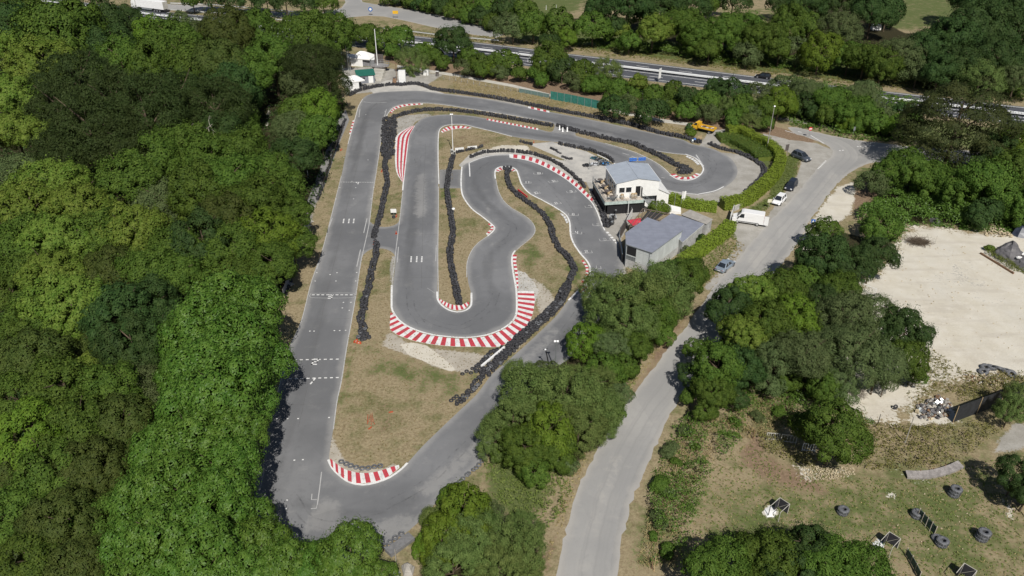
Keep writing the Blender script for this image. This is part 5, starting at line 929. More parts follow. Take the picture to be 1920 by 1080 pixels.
    for k, y in enumerate((-.75, 1.9, 4.3, D - .9)):
        x = -1.0 if k == 0 else -1.35; table(x, y, f"round dark table at the {nm[k]}")
        for j, (dx, dy, rz) in enumerate(((.15, -.75, 3.1), (.8, .15, -1.5), (-.75, .1, 1.6))):
            chair(x + dx, y + dy, rz + a, f"{'tan wooden' if j < 2 and k else 'dark'} chair {['before', 'to the right of', 'to the left of'][j]} the table at the {nm[k]}", M_TIMB if j < 2 and k else M_BLACK)
    for k, (x, lab) in enumerate(((1.0, "wooden barrel standing alone under the front windows"), (3.05, "wooden barrel left of the pair by the clubhouse door"), (3.62, "wooden barrel right of the pair, next to the clubhouse door"))):
        q = MW @ Vector((x, -.62, ZD)); b = E("wooden_barrel", lab, "barrel", (q.x, q.y, ZD + .005), 0, "barrels before the clubhouse")
        m = MB(); m.lathe([(0, 0), (.27, 0), (.35, .25), (.38, .5), (.35, .75), (.27, 1.0), (.25, .97), (0, .97)], M_TIMB, 16); m.build("staves", b)
        for z, r_ in ((.14, .335), (.86, .335), (.4, .385), (.62, .385)): m = MB(); m.lathe([(r_ - .02, z - .03), (r_ + .012, z - .03), (r_ + .012, z + .03), (r_ - .02, z + .03)], M_STEEL, 16, None, True, True); m.build("hoop", b)
    return t
clubhouse()
# ---- grey workshop
def workshop():
    Z = 4.3; A = [(1173, 438), (1174.5, 458.5), (1222.5, 474.5), (1279.5, 433), (1213.5, 409)]; pts = [P(x, y, Z) for x, y in A]; o = pts[2].copy(); o.z = 0
    t = E("workshop", "tall grey shed with slate grey roof and pale clad walls beside the track", "building", o)
    L = [(p.x - o.x, p.y - o.y) for p in pts]; c = np.mean(L, 0)
    inn = [tuple(np.array(q) * .985 + c * .015) for q in L]
    m = MB(); m.prism(inn, 0, 1.5, M_BLOCK); m.build("base_wall", t)
    m = MB(); m.prism(inn, 1.503, Z - .02, M_CLAD); m.build("wall", t)
    m = MB(); m.prism([tuple(np.array(q) * 1.02 - c * .02) for q in L], Z, [Z + .12] * 5, M_ROOFD, M_STEEL); m.build("roof", t)
    # dark opening in the front left face with a slatted rail
    a, b = np.array(inn[1]), np.array(inn[2]); d = (b - a) / np.linalg.norm(b - a); n = np.array([d[1], -d[0]])
    def onf(u, out): q = a + d * u + n * out; return q
    m = MB(); q0, q1 = onf(.12, .015), onf(1.9, .015); m.quad((*q0, 2.55), (*q1, 2.55), (*q1, 4.1), (*q0, 4.1), M_DARK); w_ = m.build("opening", t)
    m = MB()
    for z in (1.7, 1.9, 2.1, 2.3): q0, q1 = onf(.12, .05), onf(1.9, .05); m.cyl((*q0, z), (*q1, z), .03, M_DARK, n=5)
    m.build("slats", w_)
    m = MB(); q = onf(np.linalg.norm(b - a) - .35, .06); m.cyl((*q, 0), (*q, Z), .05, M_STEEL, n=6); m.build("downpipe", t)
    # lower annex
    Z2 = 3.0; B = [(1280, 456), (1320.5, 420.5), (1259.5, 400.5), (1237, 415.5)]; pb = [P(x, y, Z2) for x, y in B]; 
    t2 = E("workshop_annex", "lower grey-roofed annex joined behind the tall shed", "building", (pb[0].x, pb[0].y, 0)); Lb = [(p.x - pb[0].x, p.y - pb[0].y) for p in pb]; cb = np.mean(Lb, 0)
    Lb[0] = tuple(np.array(Lb[0]) * .97 + cb * .03)
    m = MB(); m.prism([tuple(np.array(q) * .95 + cb * .05) for q in Lb], 0, Z2 - .03, M_BLOCK); m.build("wall", t2)
    m = MB(); m.prism(Lb, Z2 - .02, Z2 + .1, M_ROOFD, M_WHITE_P); m.build("roof", t2)
    Z3 = 2.4; C_ = [(1325, 421), (1337, 411.5), (1294, 393.5), (1276.5, 402.5)]; pc = [P(x, y, Z3) for x, y in C_]; t3 = E("store_shed", "low store shed with worn fibre cement roof behind the annex", "building", (pc[0].x, pc[0].y, 0)); Lc = [(p.x - pc[0].x, p.y - pc[0].y) for p in pc]; cc = np.mean(Lc, 0)
    m = MB(); m.prism([tuple(np.array(q) * .94 + cc * .06) for q in Lc], 0, Z3 - .05, M_BLOCK); m.build("wall", t3)
    m = MB(); m.prism(Lc, Z3 - .03, Z3 + .06, M_FIBRE); m.build("roof", t3)
    # rusty pergola over the yard between shed and clubhouse
    Z4 = 2.6; Q = [P(x, y, Z4) for x, y in ((1181, 425), (1236, 413), (1256, 401), (1205, 391))]; t4 = E("pergola", "rusty steel pergola frame between the shed and the clubhouse", "pergola", (Q[0].x, Q[0].y, 0)); Lq = [q - Vector((Q[0].x, Q[0].y, 0)) for q in Q]
    for q in Lq: m = MB(); m.cyl((q.x, q.y, 0), q, .06, M_RUST, n=6); m.build("post", t4)
    m = MB()
    for k in range(7): u = k / 6; m.cyl(Lq[0].lerp(Lq[1], u), Lq[3].lerp(Lq[2], u), .055, M_RUST, n=6)
    for u, v in ((Lq[0], Lq[1]), (Lq[3], Lq[2])): m.cyl(u, v, .07, M_RUST, n=6)
    m.build("beam", t4)
    m = MB(); m.quad(Lq[0].lerp(Lq[1], .18).lerp(Lq[3].lerp(Lq[2], .18), .15) + Vector((0, 0, -.25)), Lq[0].lerp(Lq[1], .8) + Vector((0, 0, -.25)), Lq[3].lerp(Lq[2], .8) + Vector((0, 0, -.25)), Lq[3].lerp(Lq[2], .2) + Vector((0, 0, -.25)), mat("dark_shade_net", (.03, .03, .03), .9)); m.build("shade_net", t4)
    c = P(1195, 416, 2.2); t5 = E("parasol", "red square parasol beside the tall grey shed", "parasol", (c.x, c.y, 0), .35); m = MB(); m.cyl((0, 0, 0), (0, 0, 2.5), .03, M_STEEL, n=6); m.build("pole", t5); m = MB(); w = 1.35
    m.add([(-w, -w, 2.15), (w, -w, 2.15), (w, w, 2.15), (-w, w, 2.15), (0, 0, 2.55), (-w, -w, 1.98), (w, -w, 1.98), (w, w, 1.98), (-w, w, 1.98)], [(0, 1, 4), (1, 2, 4), (2, 3, 4), (3, 0, 4), (0, 5, 6, 1), (1, 6, 7, 2), (2, 7, 8, 3), (3, 8, 5, 0)], M_REDC); m.build("canopy", t5)
    # board fence along the paddock
    f0, f1 = P(1162, 448), P(1184, 408); t6 = E("paddock_fence", "tall dark board fence between paddock and tall shed", "fence", (f0.x, f0.y, 0)); d = f1 - f0; m = MB(); ang = math.atan2(d.y, d.x)
    m.box((d.x / 2, d.y / 2, .95), (d.length, .08, 1.9), M_GREYB, ang); m.build("boards", t6)
    m = MB(); m.box((d.x * .72 + .14, d.y * .72, 1.25), (d.length * .5, .05, 1.5), M_WHITE_P, ang); m.build("white_panel", t6)
    for u in (0, .33, .66, 1): m = MB(); m.cyl((d.x * u - .1, d.y * u, 0), (d.x * u - .1, d.y * u, 2.2), .05, M_STEEL, n=6); m.build("post", t6)
    w0, w1 = P(1160, 455), P(1166, 492); d = w1 - w0; ang = math.atan2(d.y, d.x); t7 = E("shed_shadow_wall", "black screen wall along the track before the tall shed", "fence", (w0.x, w0.y, 0)); m = MB(); m.box((d.x / 2, d.y / 2, .8), (d.length, .1, 1.6), M_BLACK, ang); m.build("panel", t7); m = MB(); m.box((d.x / 2, d.y / 2, 1.63), (d.length, .14, .06), M_STEEL, ang); m.build("top_rail", t7)  # added black wall, stands in for the shadow cast by the tall shed
workshop()
# wall, rail and white banner gate by the van
def wall_between(name, label, cat, a, b, h, th, m, cap=None, z0=0, part="wall", posts=0, pm=None):
    p, q = P(*a), P(*b); d = q - p; ang = math.atan2(d.y, d.x); t = E(name, label, cat, (p.x, p.y, 0)); mb = MB(); mb.box((d.x / 2, d.y / 2, z0 + h / 2), (d.length, th, h), m, ang); mb.build(part, t)
    if cap: mb = MB(); mb.box((d.x / 2, d.y / 2, z0 + h + .03), (d.length + .05, th + .08, .06), cap, ang); mb.build("coping", t)
    for k in range(posts): u = k / (posts - 1); mb = MB(); mb.cyl((d.x * u, d.y * u, 0), (d.x * u, d.y * u, z0 + h + .15), .045, pm or M_STEEL, n=6); mb.build("post", t)
    return t
wall_between("banner_gate", "white banner board closing the entrance before the white van", "gate", (1367, 421), (1374, 401), 1.8, .06, M_WHITE_P, None, .1, "panel", 3)
wall_between("garden_wall", "pale low wall stub behind the front of the white van", "wall", (1376, 396), (1400, 385), 1.0, .2, M_BLOCK, M_CONC)
wall_between("bank_wall", "weathered retaining wall along the bank below the long side of the shed", "wall", (1290, 497), (1362, 440), .9, .25, M_BLOCK, M_CONC)
# low wall with the five tyres at the nearest bend
wall_between("low_wall", "low grey wall slab behind five tyres at the nearest bend", "wall", (728, 1040), (772, 1008), .45, 1.1, mat('dark_slab', (.17, .17, .175), .9))
# ---- corner camp at the far end: marquees, sheds, platform
def marquee(px, py, wd, dp, h, hp, rz, label, low=None):
    q = P(px, py); t = E("marquee", label, "tent", (q.x, q.y, 0), rz, "white tents at the far corner"); x, y = wd / 2, dp / 2; cv = mat("white_canvas", (.8, .8, .79), .7, .04, 1)
    m = MB(); m.box((0, y - .03, h / 2), (wd, .05, h), cv); m.box((-x + .03, 0, h / 2), (.05, dp - .1, h), cv); m.box((-x * .35, -y + .03, h / 2), (wd * .6, .05, h), cv); m.box((x - .03, y * .4, h / 2), (.05, dp * .5, h), cv); m.build("side_cloth", t)
    m = MB(); X = x + .1; Y = y + .1; m.add([(-X, -Y, h - .05), (X, -Y, h - .05), (X, Y, h - .05), (-X, Y, h - .05), (-x * .25, 0, h + hp), (x * .25, 0, h + hp), (-X, -Y, h - .35), (X, -Y, h - .35), (X, Y, h - .35), (-X, Y, h - .35)], [(0, 1, 5, 4), (1, 2, 5), (2, 3, 4, 5), (3, 0, 4), (0, 6, 7, 1), (1, 7, 8, 2), (2, 8, 9, 3), (3, 9, 6, 0)], cv); m.build("roof", t)
    for sx in (-1, 1):
        for sy in (-1, 1): m = MB(); m.cyl((sx * x, sy * y, 0), (sx * x, sy * y, h), .035, M_STEEL, n=5); m.build("pole", t)
    return t
marquee(682, 121, 6.2, 4.6, 2.5, 1.5, -.25, "white peaked marquee standing behind the railed platform"); marquee(663, 163, 4.6, 5.0, 2.3, .9, .6, "white tent half hidden by the dark pine at the corner")
q = P(658, 116); t = E("small_tent", "small white cover left of the peaked marquee", "tent", (q.x, q.y, 0), .2, "white tents at the far corner"); m = MB(); m.prism([(-1.2, -.9), (1.2, -.9), (1.2, .9), (-1.2, .9)], 1.5, [1.9, 1.9, 2.1, 2.1], M_WHITE_P); m.build("cover", t)
for sx in (-1, 1):
    for sy in (-.8, .8): m = MB(); m.cyl((sx, sy, 0), (sx, sy, 1.5), .03, M_STEEL, n=5); m.build("pole", t)
def shed(px, py, wd, dp, h, rz, label, roofm, wallm, nm="shed", drop=.4):
    q = P(px, py); t = E(nm, label, "shed", (q.x, q.y, 0), rz); x, y = wd / 2, dp / 2
    m = MB(); m.prism([(-x, -y), (x, -y), (x, y), (-x, y)], 0, [h - drop, h - drop, h, h], wallm); m.build("wall", t); X, Y = x + .25, y + .25
    m = MB(); m.prism([(-X, -Y), (X, -Y), (X, Y), (-X, Y)], h - drop - .02, [h - drop + .06, h - drop + .06, h + .08, h + .08], roofm); m.build("roof", t); return t
t = shed(686, 152, 4.8, 4.2, 2.6, .25, "small shed with a dark green sheet roof beside the tents", mat("dark_green_roof", (.02, .13, .095), .5, .15, 2), mat("grey_shed_wall", (.2, .21, .24), .8))
m = MB(); m.box((1.3, -2.13, 1.0), (1.3, .05, 1.9), M_WHITE_P); m.build("door", t); m = MB(); m.box((-.8, -2.13, 1.2), (.9, .04, 1.0), M_DARK); m.build("window", t)
q = P(692, 122.5); t = E("grey_cabin", "grey cabin box under the front of the peaked marquee", "cabin", (q.x, q.y, 0), -.1); m = MB(); m.box((0, 0, 1.0), (4.0, 2.4, 2.0), mat("grey_cabin_wall", (.2, .2, .21), .8)); m.build("wall", t); m = MB(); m.box((0, 0, 2.04), (4.2, 2.6, .08), M_WHITE_P); m.build("roof", t)
q = P(713, 133); t = E("lookout_platform", "railed grey lookout platform on a tapering brown base", "platform", (q.x, q.y, 0), 0); n = 8; sc_ = (2.9, 1.9)
pt = [(sc_[0] * math.cos(k * math.tau / n + .39), sc_[1] * math.sin(k * math.tau / n + .39)) for k in range(n)]
m = MB(); vs = [(x * .35, y * .35, 0) for x, y in pt] + [(x * .95, y * .95, 1.5) for x, y in pt]; m.add(vs, [(i, (i + 1) % n, n + (i + 1) % n, n + i) for i in range(n)] + [tuple(range(n, 2 * n))], mat("brown_base", (.17, .13, .1), .9)); m.build("base", t)
m = MB(); m.prism(pt, 1.5, 1.68, mat("grey_platform", (.26, .25, .25), .8)); m.build("deck", t)
m = MB()
for k in range(n):
    a, b = pt[k], pt[(k + 1) % n]; m.cyl((*a, 1.68), (*a, 2.75), .045, M_STEEL, n=5); m.cyl((a[0] * .5 + b[0] * .5, a[1] * .5 + b[1] * .5, 1.68), (a[0] * .5 + b[0] * .5, a[1] * .5 + b[1] * .5, 2.75), .03, M_STEEL, n=5)
    for z in (2.2, 2.75): m.cyl((*a, z), (*b, z), .035, M_STEEL, n=5)
m.build("railing", t)
q = P(712, 127); t = E("billboard", "tall brown boarded panel behind the railed platform", "billboard", (q.x, q.y, 0), -.15); m = MB(); m.box((0, 0, 2.2), (2.6, .1, 3.6), M_GREYB); m.build("panel", t)
for x in (-1.25, 1.25): m = MB(); m.cyl((x, .1, 0), (x, .1, 4.1), .06, M_STEEL, n=6); m.build("post", t)
def pole(name, label, px, py, h, r, mt, cat="pole", r1=None, z0=0):
    q = P(px, py); t = E(name, label, cat, (q.x, q.y, z0)); m = MB(); m.cyl((0, 0, 0), (0, 0, h), r, mt, r1 or r * .6, n=8); m.build("shaft", t); m = MB(); m.cyl((0, 0, 0), (0, 0, .12), r * 1.7, mt, n=8); m.build("foot", t); return t
pole("mast", "tall white mast rising beside the railed platform", 709, 133, 12.0, .17, M_WHITE_P, "mast")
# H-frame electricity poles
q = P(648, 132); t = E("power_pylon", "grey twin-post power pylon left of the tents", "pylon", (q.x, q.y, 0), -.1)
for x in (-.8, .9): m = MB(); m.box((x, 0, 5.6), (.28, .24, 11.2), M_STEEL); m.build("post", t)
m = MB(); m.box((.05, -.15, 10.6), (2.6, .14, .18), M_STEEL); m.box((.05, -.15, 8.9), (1.9, .12, .14), M_STEEL); m.cyl((-.8, -.15, 8.9), (.9, -.15, 10.6), .05, M_STEEL, n=5); m.build("crossarm", t)
for x in (-1.1, .05, 1.2): m = MB(); m.lathe([(.0, 10.7), (.09, 10.72), (.05, 10.85), (.09, 10.95), (.0, 11.1)], M_WHITE_P, 8, Matrix.Translation((x, -.15, 0))); m.build("insulator", t)
m = MB(); m.box((-.8, -.35, 3.2), (.5, .4, .9), M_STEEL); m.build("switch_box", t)
pole("utility_pole", "thin grey pole right of the power pylon", 657, 134, 10.5, .12, M_STEEL)
q = P(740, 158); t = E("wooden_tower", "small dark wooden pyramid tower behind the far barrier", "tower", (q.x, q.y, 0), .2)
m = MB(); m.box((0, 0, .9), (1.4, 1.4, 1.8), M_WOOD, 0, None, (.45, .45)); m.build("body", t); m = MB(); m.box((0, 0, 1.86), (.8, .8, .1), M_GREYB); m.build("cap", t)
pole("wooden_post", "slim brown post standing above the small wooden tower", 744, 151, 5.2, .1, M_WOOD)
q = P(755, 157); t = E("white_container", "upright white panel on a trailer chassis by the far barrier", "trailer", (q.x, q.y, 0), .05); m = MB(); m.box((0, 0, 2.1), (1.9, 1.2, 3.3), M_WHITE_P); m.build("body", t)
for x in (-.6, .6): m = MB(); m.cyl((x - .08, -.3, .32), (x + .08, -.3, .32), .32, M_TYRE, n=14); m.build("wheel", t)
m = MB(); m.box((0, -.2, .5), (1.6, 1.4, .12), M_STEEL); m.build("chassis", t)
q = P(799, 141); t = E("utility_cabinet", "white utility cabinet at the start of the footpath", "cabinet", (q.x, q.y, 0), -.2); m = MB(); m.box((0, 0, .85), (1.5, .6, 1.7), M_WHITE_P); m.build("body", t); m = MB(); m.box((.1, -.31, 1.1), (.5, .02, .5), M_STEEL); m.build("panel", t); m = MB(); m.box((0, 0, 1.73), (1.6, .7, .06), M_STEEL); m.build("lid", t)
q = P(820, 143); t = E("utility_cabinet", "small dark cabinet further along the footpath fence", "cabinet", (q.x, q.y, 0), -.2); m = MB(); m.box((0, 0, .7), (.8, .5, 1.4), M_GREYB); m.build("body", t); m = MB(); m.box((0, 0, 1.43), (.9, .6, .06), M_WHITE_P); m.build("lid", t)
q = P(700, 160); 
for k, (px, py, lab) in enumerate([(703, 150, "lowest"), (706, 146, "second"), (709, 142, "third"), (712, 138, "topmost")]):
    q = P(px, py); o = MB().box((0, 0, .18 + .16 * k), (4.2 - .3 * k, 1.0, .36 + .32 * k), M_CONC).build("stone_step", None, (q.x, q.y, 0)); o.rotation_euler = (0, 0, -.25); tag(o, f"{lab} broad pale step climbing to the railed platform", "step", "steps to the lookout platform")
q = P(685, 167); o = MB().lathe([(0, 0), (.5, 0), (.55, .5), (.5, 1.2), (.2, 1.35), (0, 1.35)], M_BLACK, 14).build("water_butt", None, (q.x, q.y, 0)); tag(o, "black drum in front of the green-roofed shed", "drum")
# ---- fences
def net_fence(name, label, pts, h, m, n_post, z0=.0, pm=None, sag=0, th=.05):
    w = resample(W2(pts), n_post); o = w[0]; t = E(name, label, "fence", (o[0], o[1], 0)); mb = MB()
    for a, b in zip(w[:-1], w[1:]):
        d = b - a; mb.box(((a[0] + b[0]) / 2 - o[0], (a[1] + b[1]) / 2 - o[1], z0 + h / 2), (np.linalg.norm(d), th, h), m, math.atan2(d[1], d[0]))
    mb.build("netting", t)
    for p in w: mb = MB(); mb.cyl((p[0] - o[0], p[1] - o[1] - .06, 0), (p[0] - o[0], p[1] - o[1] - .06, z0 + h + .15), .05, pm or M_STEEL, n=6); mb.build("post", t)
    return t
net_fence("netting_fence", "dark green netting fence along the path before the round bushes", [(1032, 186), (1070, 193), (1134, 207)], 2.2, M_GREENN, 9)
net_fence("netting_fence", "sagging grey-green netting at the far end of the fence", [(973, 173), (1000, 178), (1030, 184)], 1.1, mat("grey_green_net", (.13, .2, .19), .9), 6)
net_fence("black_net_fence", "long black net fence on leaning posts below the yard", [(1786, 792), (1850, 768), (1905, 748), (1960, 730)], 2.6, mat("black_net", (.022, .024, .028), .8, .3, 2, fine=6), 5, 0, M_TIMB)
def wire_fence(name, label, pts, h, n):
    w = resample(W2(pts), n); o = w[0]; t = E(name, label, "fence", (o[0], o[1], 0)); mb = MB()
    for z in (.35, .7, h): mb.tube([(p[0] - o[0], p[1] - o[1], z) for p in w], .015, M_STEEL, 4)
    mb.build("wire", t)
    for p in w: mb = MB(); mb.box((p[0] - o[0], p[1] - o[1], h / 2), (.1, .1, h + .1), M_FIBRE); mb.build("post", t)
wire_fence("wire_fence", "low post and wire fence beside the footpath", [(800, 143), (850, 152), (900, 161), (970, 173)], 1.1, 16)
def guard_rail(label, pts, h=.8, n=26, double=False, m=None):
    w = resample(W2(pts), step=3); o = w[0]; t = E("guard_rail", label, "guard rail", (o[0], o[1], 0), 0, "guard rails along the motorway"); w = w - o; mb = MB(); m = m or mat("bright_galvanised", (.6, .62, .63), .5, .08, 1)
    for sgn in ((-1, 1) if double else (0,)):
        a, b = ribbon(w, .9, 0); q = (a if sgn == 1 else b) if sgn else w; k = len(q)
        vs = [(p[0], p[1], h - .32) for p in q] + [(p[0], p[1], h) for p in q]; mb.add(vs, [(i, i + 1, k + i + 1, k + i) for i in range(k - 1)], m)
    a, b = ribbon(w, 1.0 if double else .14, 0); strip_mb(mb, a, b, h + .01, m); mb.build("rail", t)
    for p in resample(w, n): mb = MB(); mb.box((p[0], p[1], (h - .05) / 2), (.12, .12, h - .06), M_STEEL); mb.build("post", t)
mid = [(lambda v: PX(v[0], v[1]))(v) for v in mwline(.5)]; mid = [q for q in mid if -60 < q[0] < 1990]
guard_rail("double guard rail on the motorway's central strip", mid[::6] + [mid[-1]], .8, 60, True, mat("bright_barrier", (.75, .76, .76), .6, .06, 1))
guard_rail("guard rail between slip road and motorway on the wood side", [(320, 21), (420, 28), (480, 35), (545, 42), (620, 44)], .75, 24); guard_rail("guard rail on the far side of the slip road", [(320, 8.5), (400, 11.5), (480, 18), (556, 25)], .75, 20)
guard_rail("guard rail below the grassy fork of the slip road", [(700, 55), (740, 58), (820, 68), (880, 74), (935, 79)], .75, 20)
# ================================================================= VEHICLES
M_RIM = mat("alloy_rim", (.5, .51, .53), .35, .1, 8, metal=.7); M_LAMP = mat("clear_lamp", (.75, .76, .78), .15, .05, 5, spec=.8); M_RLAMP = mat("red_lamp", (.45, .02, .02), .2, .1, 5); M_TRIM = mat("black_trim", (.03, .03, .033), .5, .1, 5)
def carpaint(nm, c, metal=.0): return mat(nm, c, .28, .03, 3, metal=metal, spec=.6)
def wheel(x, y, r, w, t):
    m = MB(); m.lathe([(r * .62, -w / 2), (r * .94, -w / 2), (r, -w * .3), (r, w * .3), (r * .94, w / 2), (r * .62, w / 2)], M_TYRE, 18, Matrix.Translation((x, y, r)) @ Matrix.Rotation(math.pi / 2, 4, 'X')); wl_ = m.build("wheel", t)
    m = MB(); m.cyl((x, y - w * .42, r), (x, y + w * .42, r), r * .63, M_RIM, n=14); m.build("rim", wl_)
def loft(mb, st, m):                         # st: [(x, halfwidth, z0, z1, halfwidth_top)] -> closed rounded hull
    k = 8; vs = []
    for x, hw, z0, z1, ht in st:
        vs += [(x, -hw * .92, z0), (x, -hw, z0 + (z1 - z0) * .25), (x, -hw * .98, z0 + (z1 - z0) * .7), (x, -ht, z1), (x, ht, z1), (x, hw * .98, z0 + (z1 - z0) * .7), (x, hw, z0 + (z1 - z0) * .25), (x, hw * .92, z0)]
    n = len(st); fs = [(i * k + j, i * k + (j + 1) % k, (i + 1) * k + (j + 1) % k, (i + 1) * k + j) for i in range(n - 1) for j in range(k)]
    fs += [tuple(range(k - 1, -1, -1)), tuple(range((n - 1) * k, n * k))]
    mb.add(vs, fs, m, False)
def car(label, name, c, front, rear, L, W_, Hh, kind, group=None, glass=None, cat="car"):
    f, r = P(*front), P(*rear); ctr = (f + r) / 2; a = math.atan2(f.y - r.y, f.x - r.x); t = E(name, label, cat, (ctr.x, ctr.y, .013), a, group)
    hl, hw = L / 2, W_ / 2; bz = Hh * .58; g = M_GLASS
    b = MB(); loft(b, [(-hl, hw * .86, .32, bz * .9, hw * .74), (-hl + .12, hw * .95, .24, bz * .98, hw * .84), (-hl * .6, hw, .2, bz, hw * .88), (0, hw, .2, bz * .99, hw * .88), (hl * .5, hw, .2, bz * .96, hw * .86), (hl * .78, hw * .97, .2, bz * .85, hw * .8), (hl - .1, hw * .9, .24, bz * .7, hw * .7), (hl, hw * .8, .32, bz * .58, hw * .62)], c)
    b.build("body", t, bevel=.03)
    x = {'saloon': (-.72, -.42, .1, .5), 'hatch': (-.96, -.8, .12, .55), 'estate': (-.97, -.86, .08, .5)}[kind]; xr0, xr1, xf1, xf0 = [q * hl for q in x]
    hb, ht = hw * .86, hw * .66; zb = bz * .985
    cb = MB(); vs = [(xr0, -hb, zb), (xf0, -hb, zb), (xf1, -ht, Hh), (xr1, -ht, Hh), (xr0, hb, zb), (xf0, hb, zb), (xf1, ht, Hh), (xr1, ht, Hh)]
    cb.add(vs, [(3, 2, 6, 7), (0, 1, 2, 3), (5, 4, 7, 6), (1, 5, 6, 2), (4, 0, 3, 7)], c); cb.build("cabin", t, bevel=.04)
    def pane(nm, q, sh=.9, off=.012):
        q = [Vector(v) for v in q]; ce = sum(q, Vector()) / 4; n = (q[1] - q[0]).cross(q[3] - q[0]).normalized(); q = [ce + (v - ce) * sh + n * off for v in q]; m = MB(); m.quad(*q, g); m.build(nm, t)
    V = [Vector(v) for v in vs]
    pane("windscreen", (V[1], V[5], V[6], V[2]), .9); pane("rear_window", (V[4], V[0], V[3], V[7]), .86)
    for s_, (i0, i1, i2, i3) in ((0, (0, 1, 2, 3)), (1, (5, 4, 7, 6))):
        A, B, C, D = V[i0], V[i1], V[i2], V[i3]
        pane("side_window", (A.lerp(B, .04), A.lerp(B, .48), D.lerp(C, .47), D.lerp(C, .04)), .86); pane("side_window", (A.lerp(B, .53), A.lerp(B, .95), D.lerp(C, .97), D.lerp(C, .53)), .86)
    for sx in (.62, -.6):
        for sy in (-1, 1): wheel(sx * hl, sy * (hw - .09), .33, .22, t)
    for sy in (-1, 1):
        m = MB(); m.box((hl * .94, sy * hw * .62, bz * .68), (.22, .3, .12), M_LAMP); m.build("headlight", t); m = MB(); m.box((-hl + .05, sy * hw * .68, bz * .82), (.1, .26, .14), M_RLAMP); m.build("tail_light", t)
        m = MB(); m.box((hl * .36, sy * (hw + .06), bz + .05), (.14, .16, .12), c); m.build("mirror", t)
    m = MB(); m.box((hl - .03, 0, .36), (.1, W_ * .7, .16), M_TRIM); m.build("grille", t); m = MB(); m.box((-hl - .005, 0, .5), (.03, .5, .12), M_WHITE_P); m.build("number_plate", t)
    return t
G_ = "cars parked along the country road"
car("silver blue saloon car parked alone on the verge below the hedge bank", "saloon_car", carpaint("silver_blue_paint", (.3, .36, .43), .35), (1371, 493), (1347, 512), 4.6, 1.82, 1.42, 'saloon', G_)
car("white hatchback parked behind the dark estate car", "hatchback_car", carpaint("white_car_paint", (.8, .8, .8)), (1451, 388), (1469, 371), 4.1, 1.75, 1.48, 'hatch', G_)
car("dark blue-black estate car parked between hedge bank and road", "estate_car", carpaint("dark_blue_paint", (.02, .024, .035)), (1475, 361), (1490, 343), 4.5, 1.8, 1.5, 'estate', G_)
car("dark grey people carrier parked on gravel by the junction", "people_carrier", carpaint("dark_grey_paint", (.09, .105, .13), .3), (1514, 303.5), (1489, 293), 4.5, 1.84, 1.66, 'hatch', G_)
car("silver hatchback driving on the near motorway carriageway", "hatchback_car", carpaint("silver_paint", (.5, .51, .53), .3), (1008, 119.5), (994, 118), 4.0, 1.74, 1.5, 'hatch', "cars on the motorway")
car("black car driving on the far motorway carriageway", "hatchback_car", carpaint("black_car_paint", (.012, .012, .014)), (1419, 145), (1441, 148), 4.4, 1.8, 1.52, 'hatch', "cars on the motorway")
def van():
    f, r = P(1379.5, 414.5), P(1424, 421); ctr = (f + r) / 2; a = math.atan2(f.y - r.y, f.x - r.x); c = carpaint("white_van_paint", (.78, .78, .78)); t = E("panel_van", "white panel van with open rear door parked nose to the banner gate", "van", (ctr.x, ctr.y, .01), a); hl, hw = 2.85, 1.02
    b = MB(); vs = []; prof = [(-hl, .42), (-hl, 2.25), (-hl + .12, 2.38), (.95, 2.42), (1.35, 2.28), (2.05, 1.35), (2.7, 1.12), (hl, .85), (hl, .42)]
    n = len(prof)
    for s in (-1, 1): vs += [(x, s * hw * (1 if z < 1.3 else 1 - .12 * (z - 1.3) / 1.1), z) for x, z in prof]
    b.add(vs, [tuple(range(n)), tuple(range(2 * n - 1, n - 1, -1))] + [(i, n + i, n + (i + 1) % n, (i + 1) % n) for i in range(n)], c); b.build("body", t, bevel=.06)
    m = MB(); m.quad((2.07, -.82, 1.38), (2.07, .82, 1.38), (1.42, .74, 2.24), (1.42, -.74, 2.24), M_GLASS); m.build("windscreen", t)
    for s in (-1, 1):
        y0, y1 = s * (hw + .012), s * (hw * .915 + .012); q = [(1.75, y0 * .995, 1.36), (.75, y0 * .995, 1.36), (.75, y1, 2.1), (1.32, y1, 2.1)]
        m = MB(); m.quad(*(q if s > 0 else q[::-1]), M_GLASS); m.build("side_window", t)
        m = MB(); m.box((1.75, s * 1.2, 1.45), (.14, .24, .34), M_TRIM); m.build("mirror", t); m = MB(); m.box((2.72, s * .72, .98), (.26, .34, .2), M_LAMP); m.build("headlight", t); m = MB(); m.box((0, s * (hw + .01), .62), (3.2, .04, .1), M_TRIM); m.build("side_moulding", t)
        m = MB(); m.box((-hl - .02, s * .94, 1.2), (.05, .14, .6), M_RLAMP); m.build("tail_light", t)
        for x in (-1.75, 1.85): wheel(x, s * (hw - .12), .36, .24, t)
    m = MB(); m.box((hl + .03, 0, .55), (.12, 1.9, .26), M_TRIM); m.build("front_bumper", t); m = MB(); m.box((-hl - .06, 0, .5), (.14, 1.9, .2), M_TRIM); m.build("rear_bumper", t)
    d = MB(); d.box((-hl - .42, 1.0, 1.35), (.8, .06, 1.75), c); d.build("rear_door", t)
van()
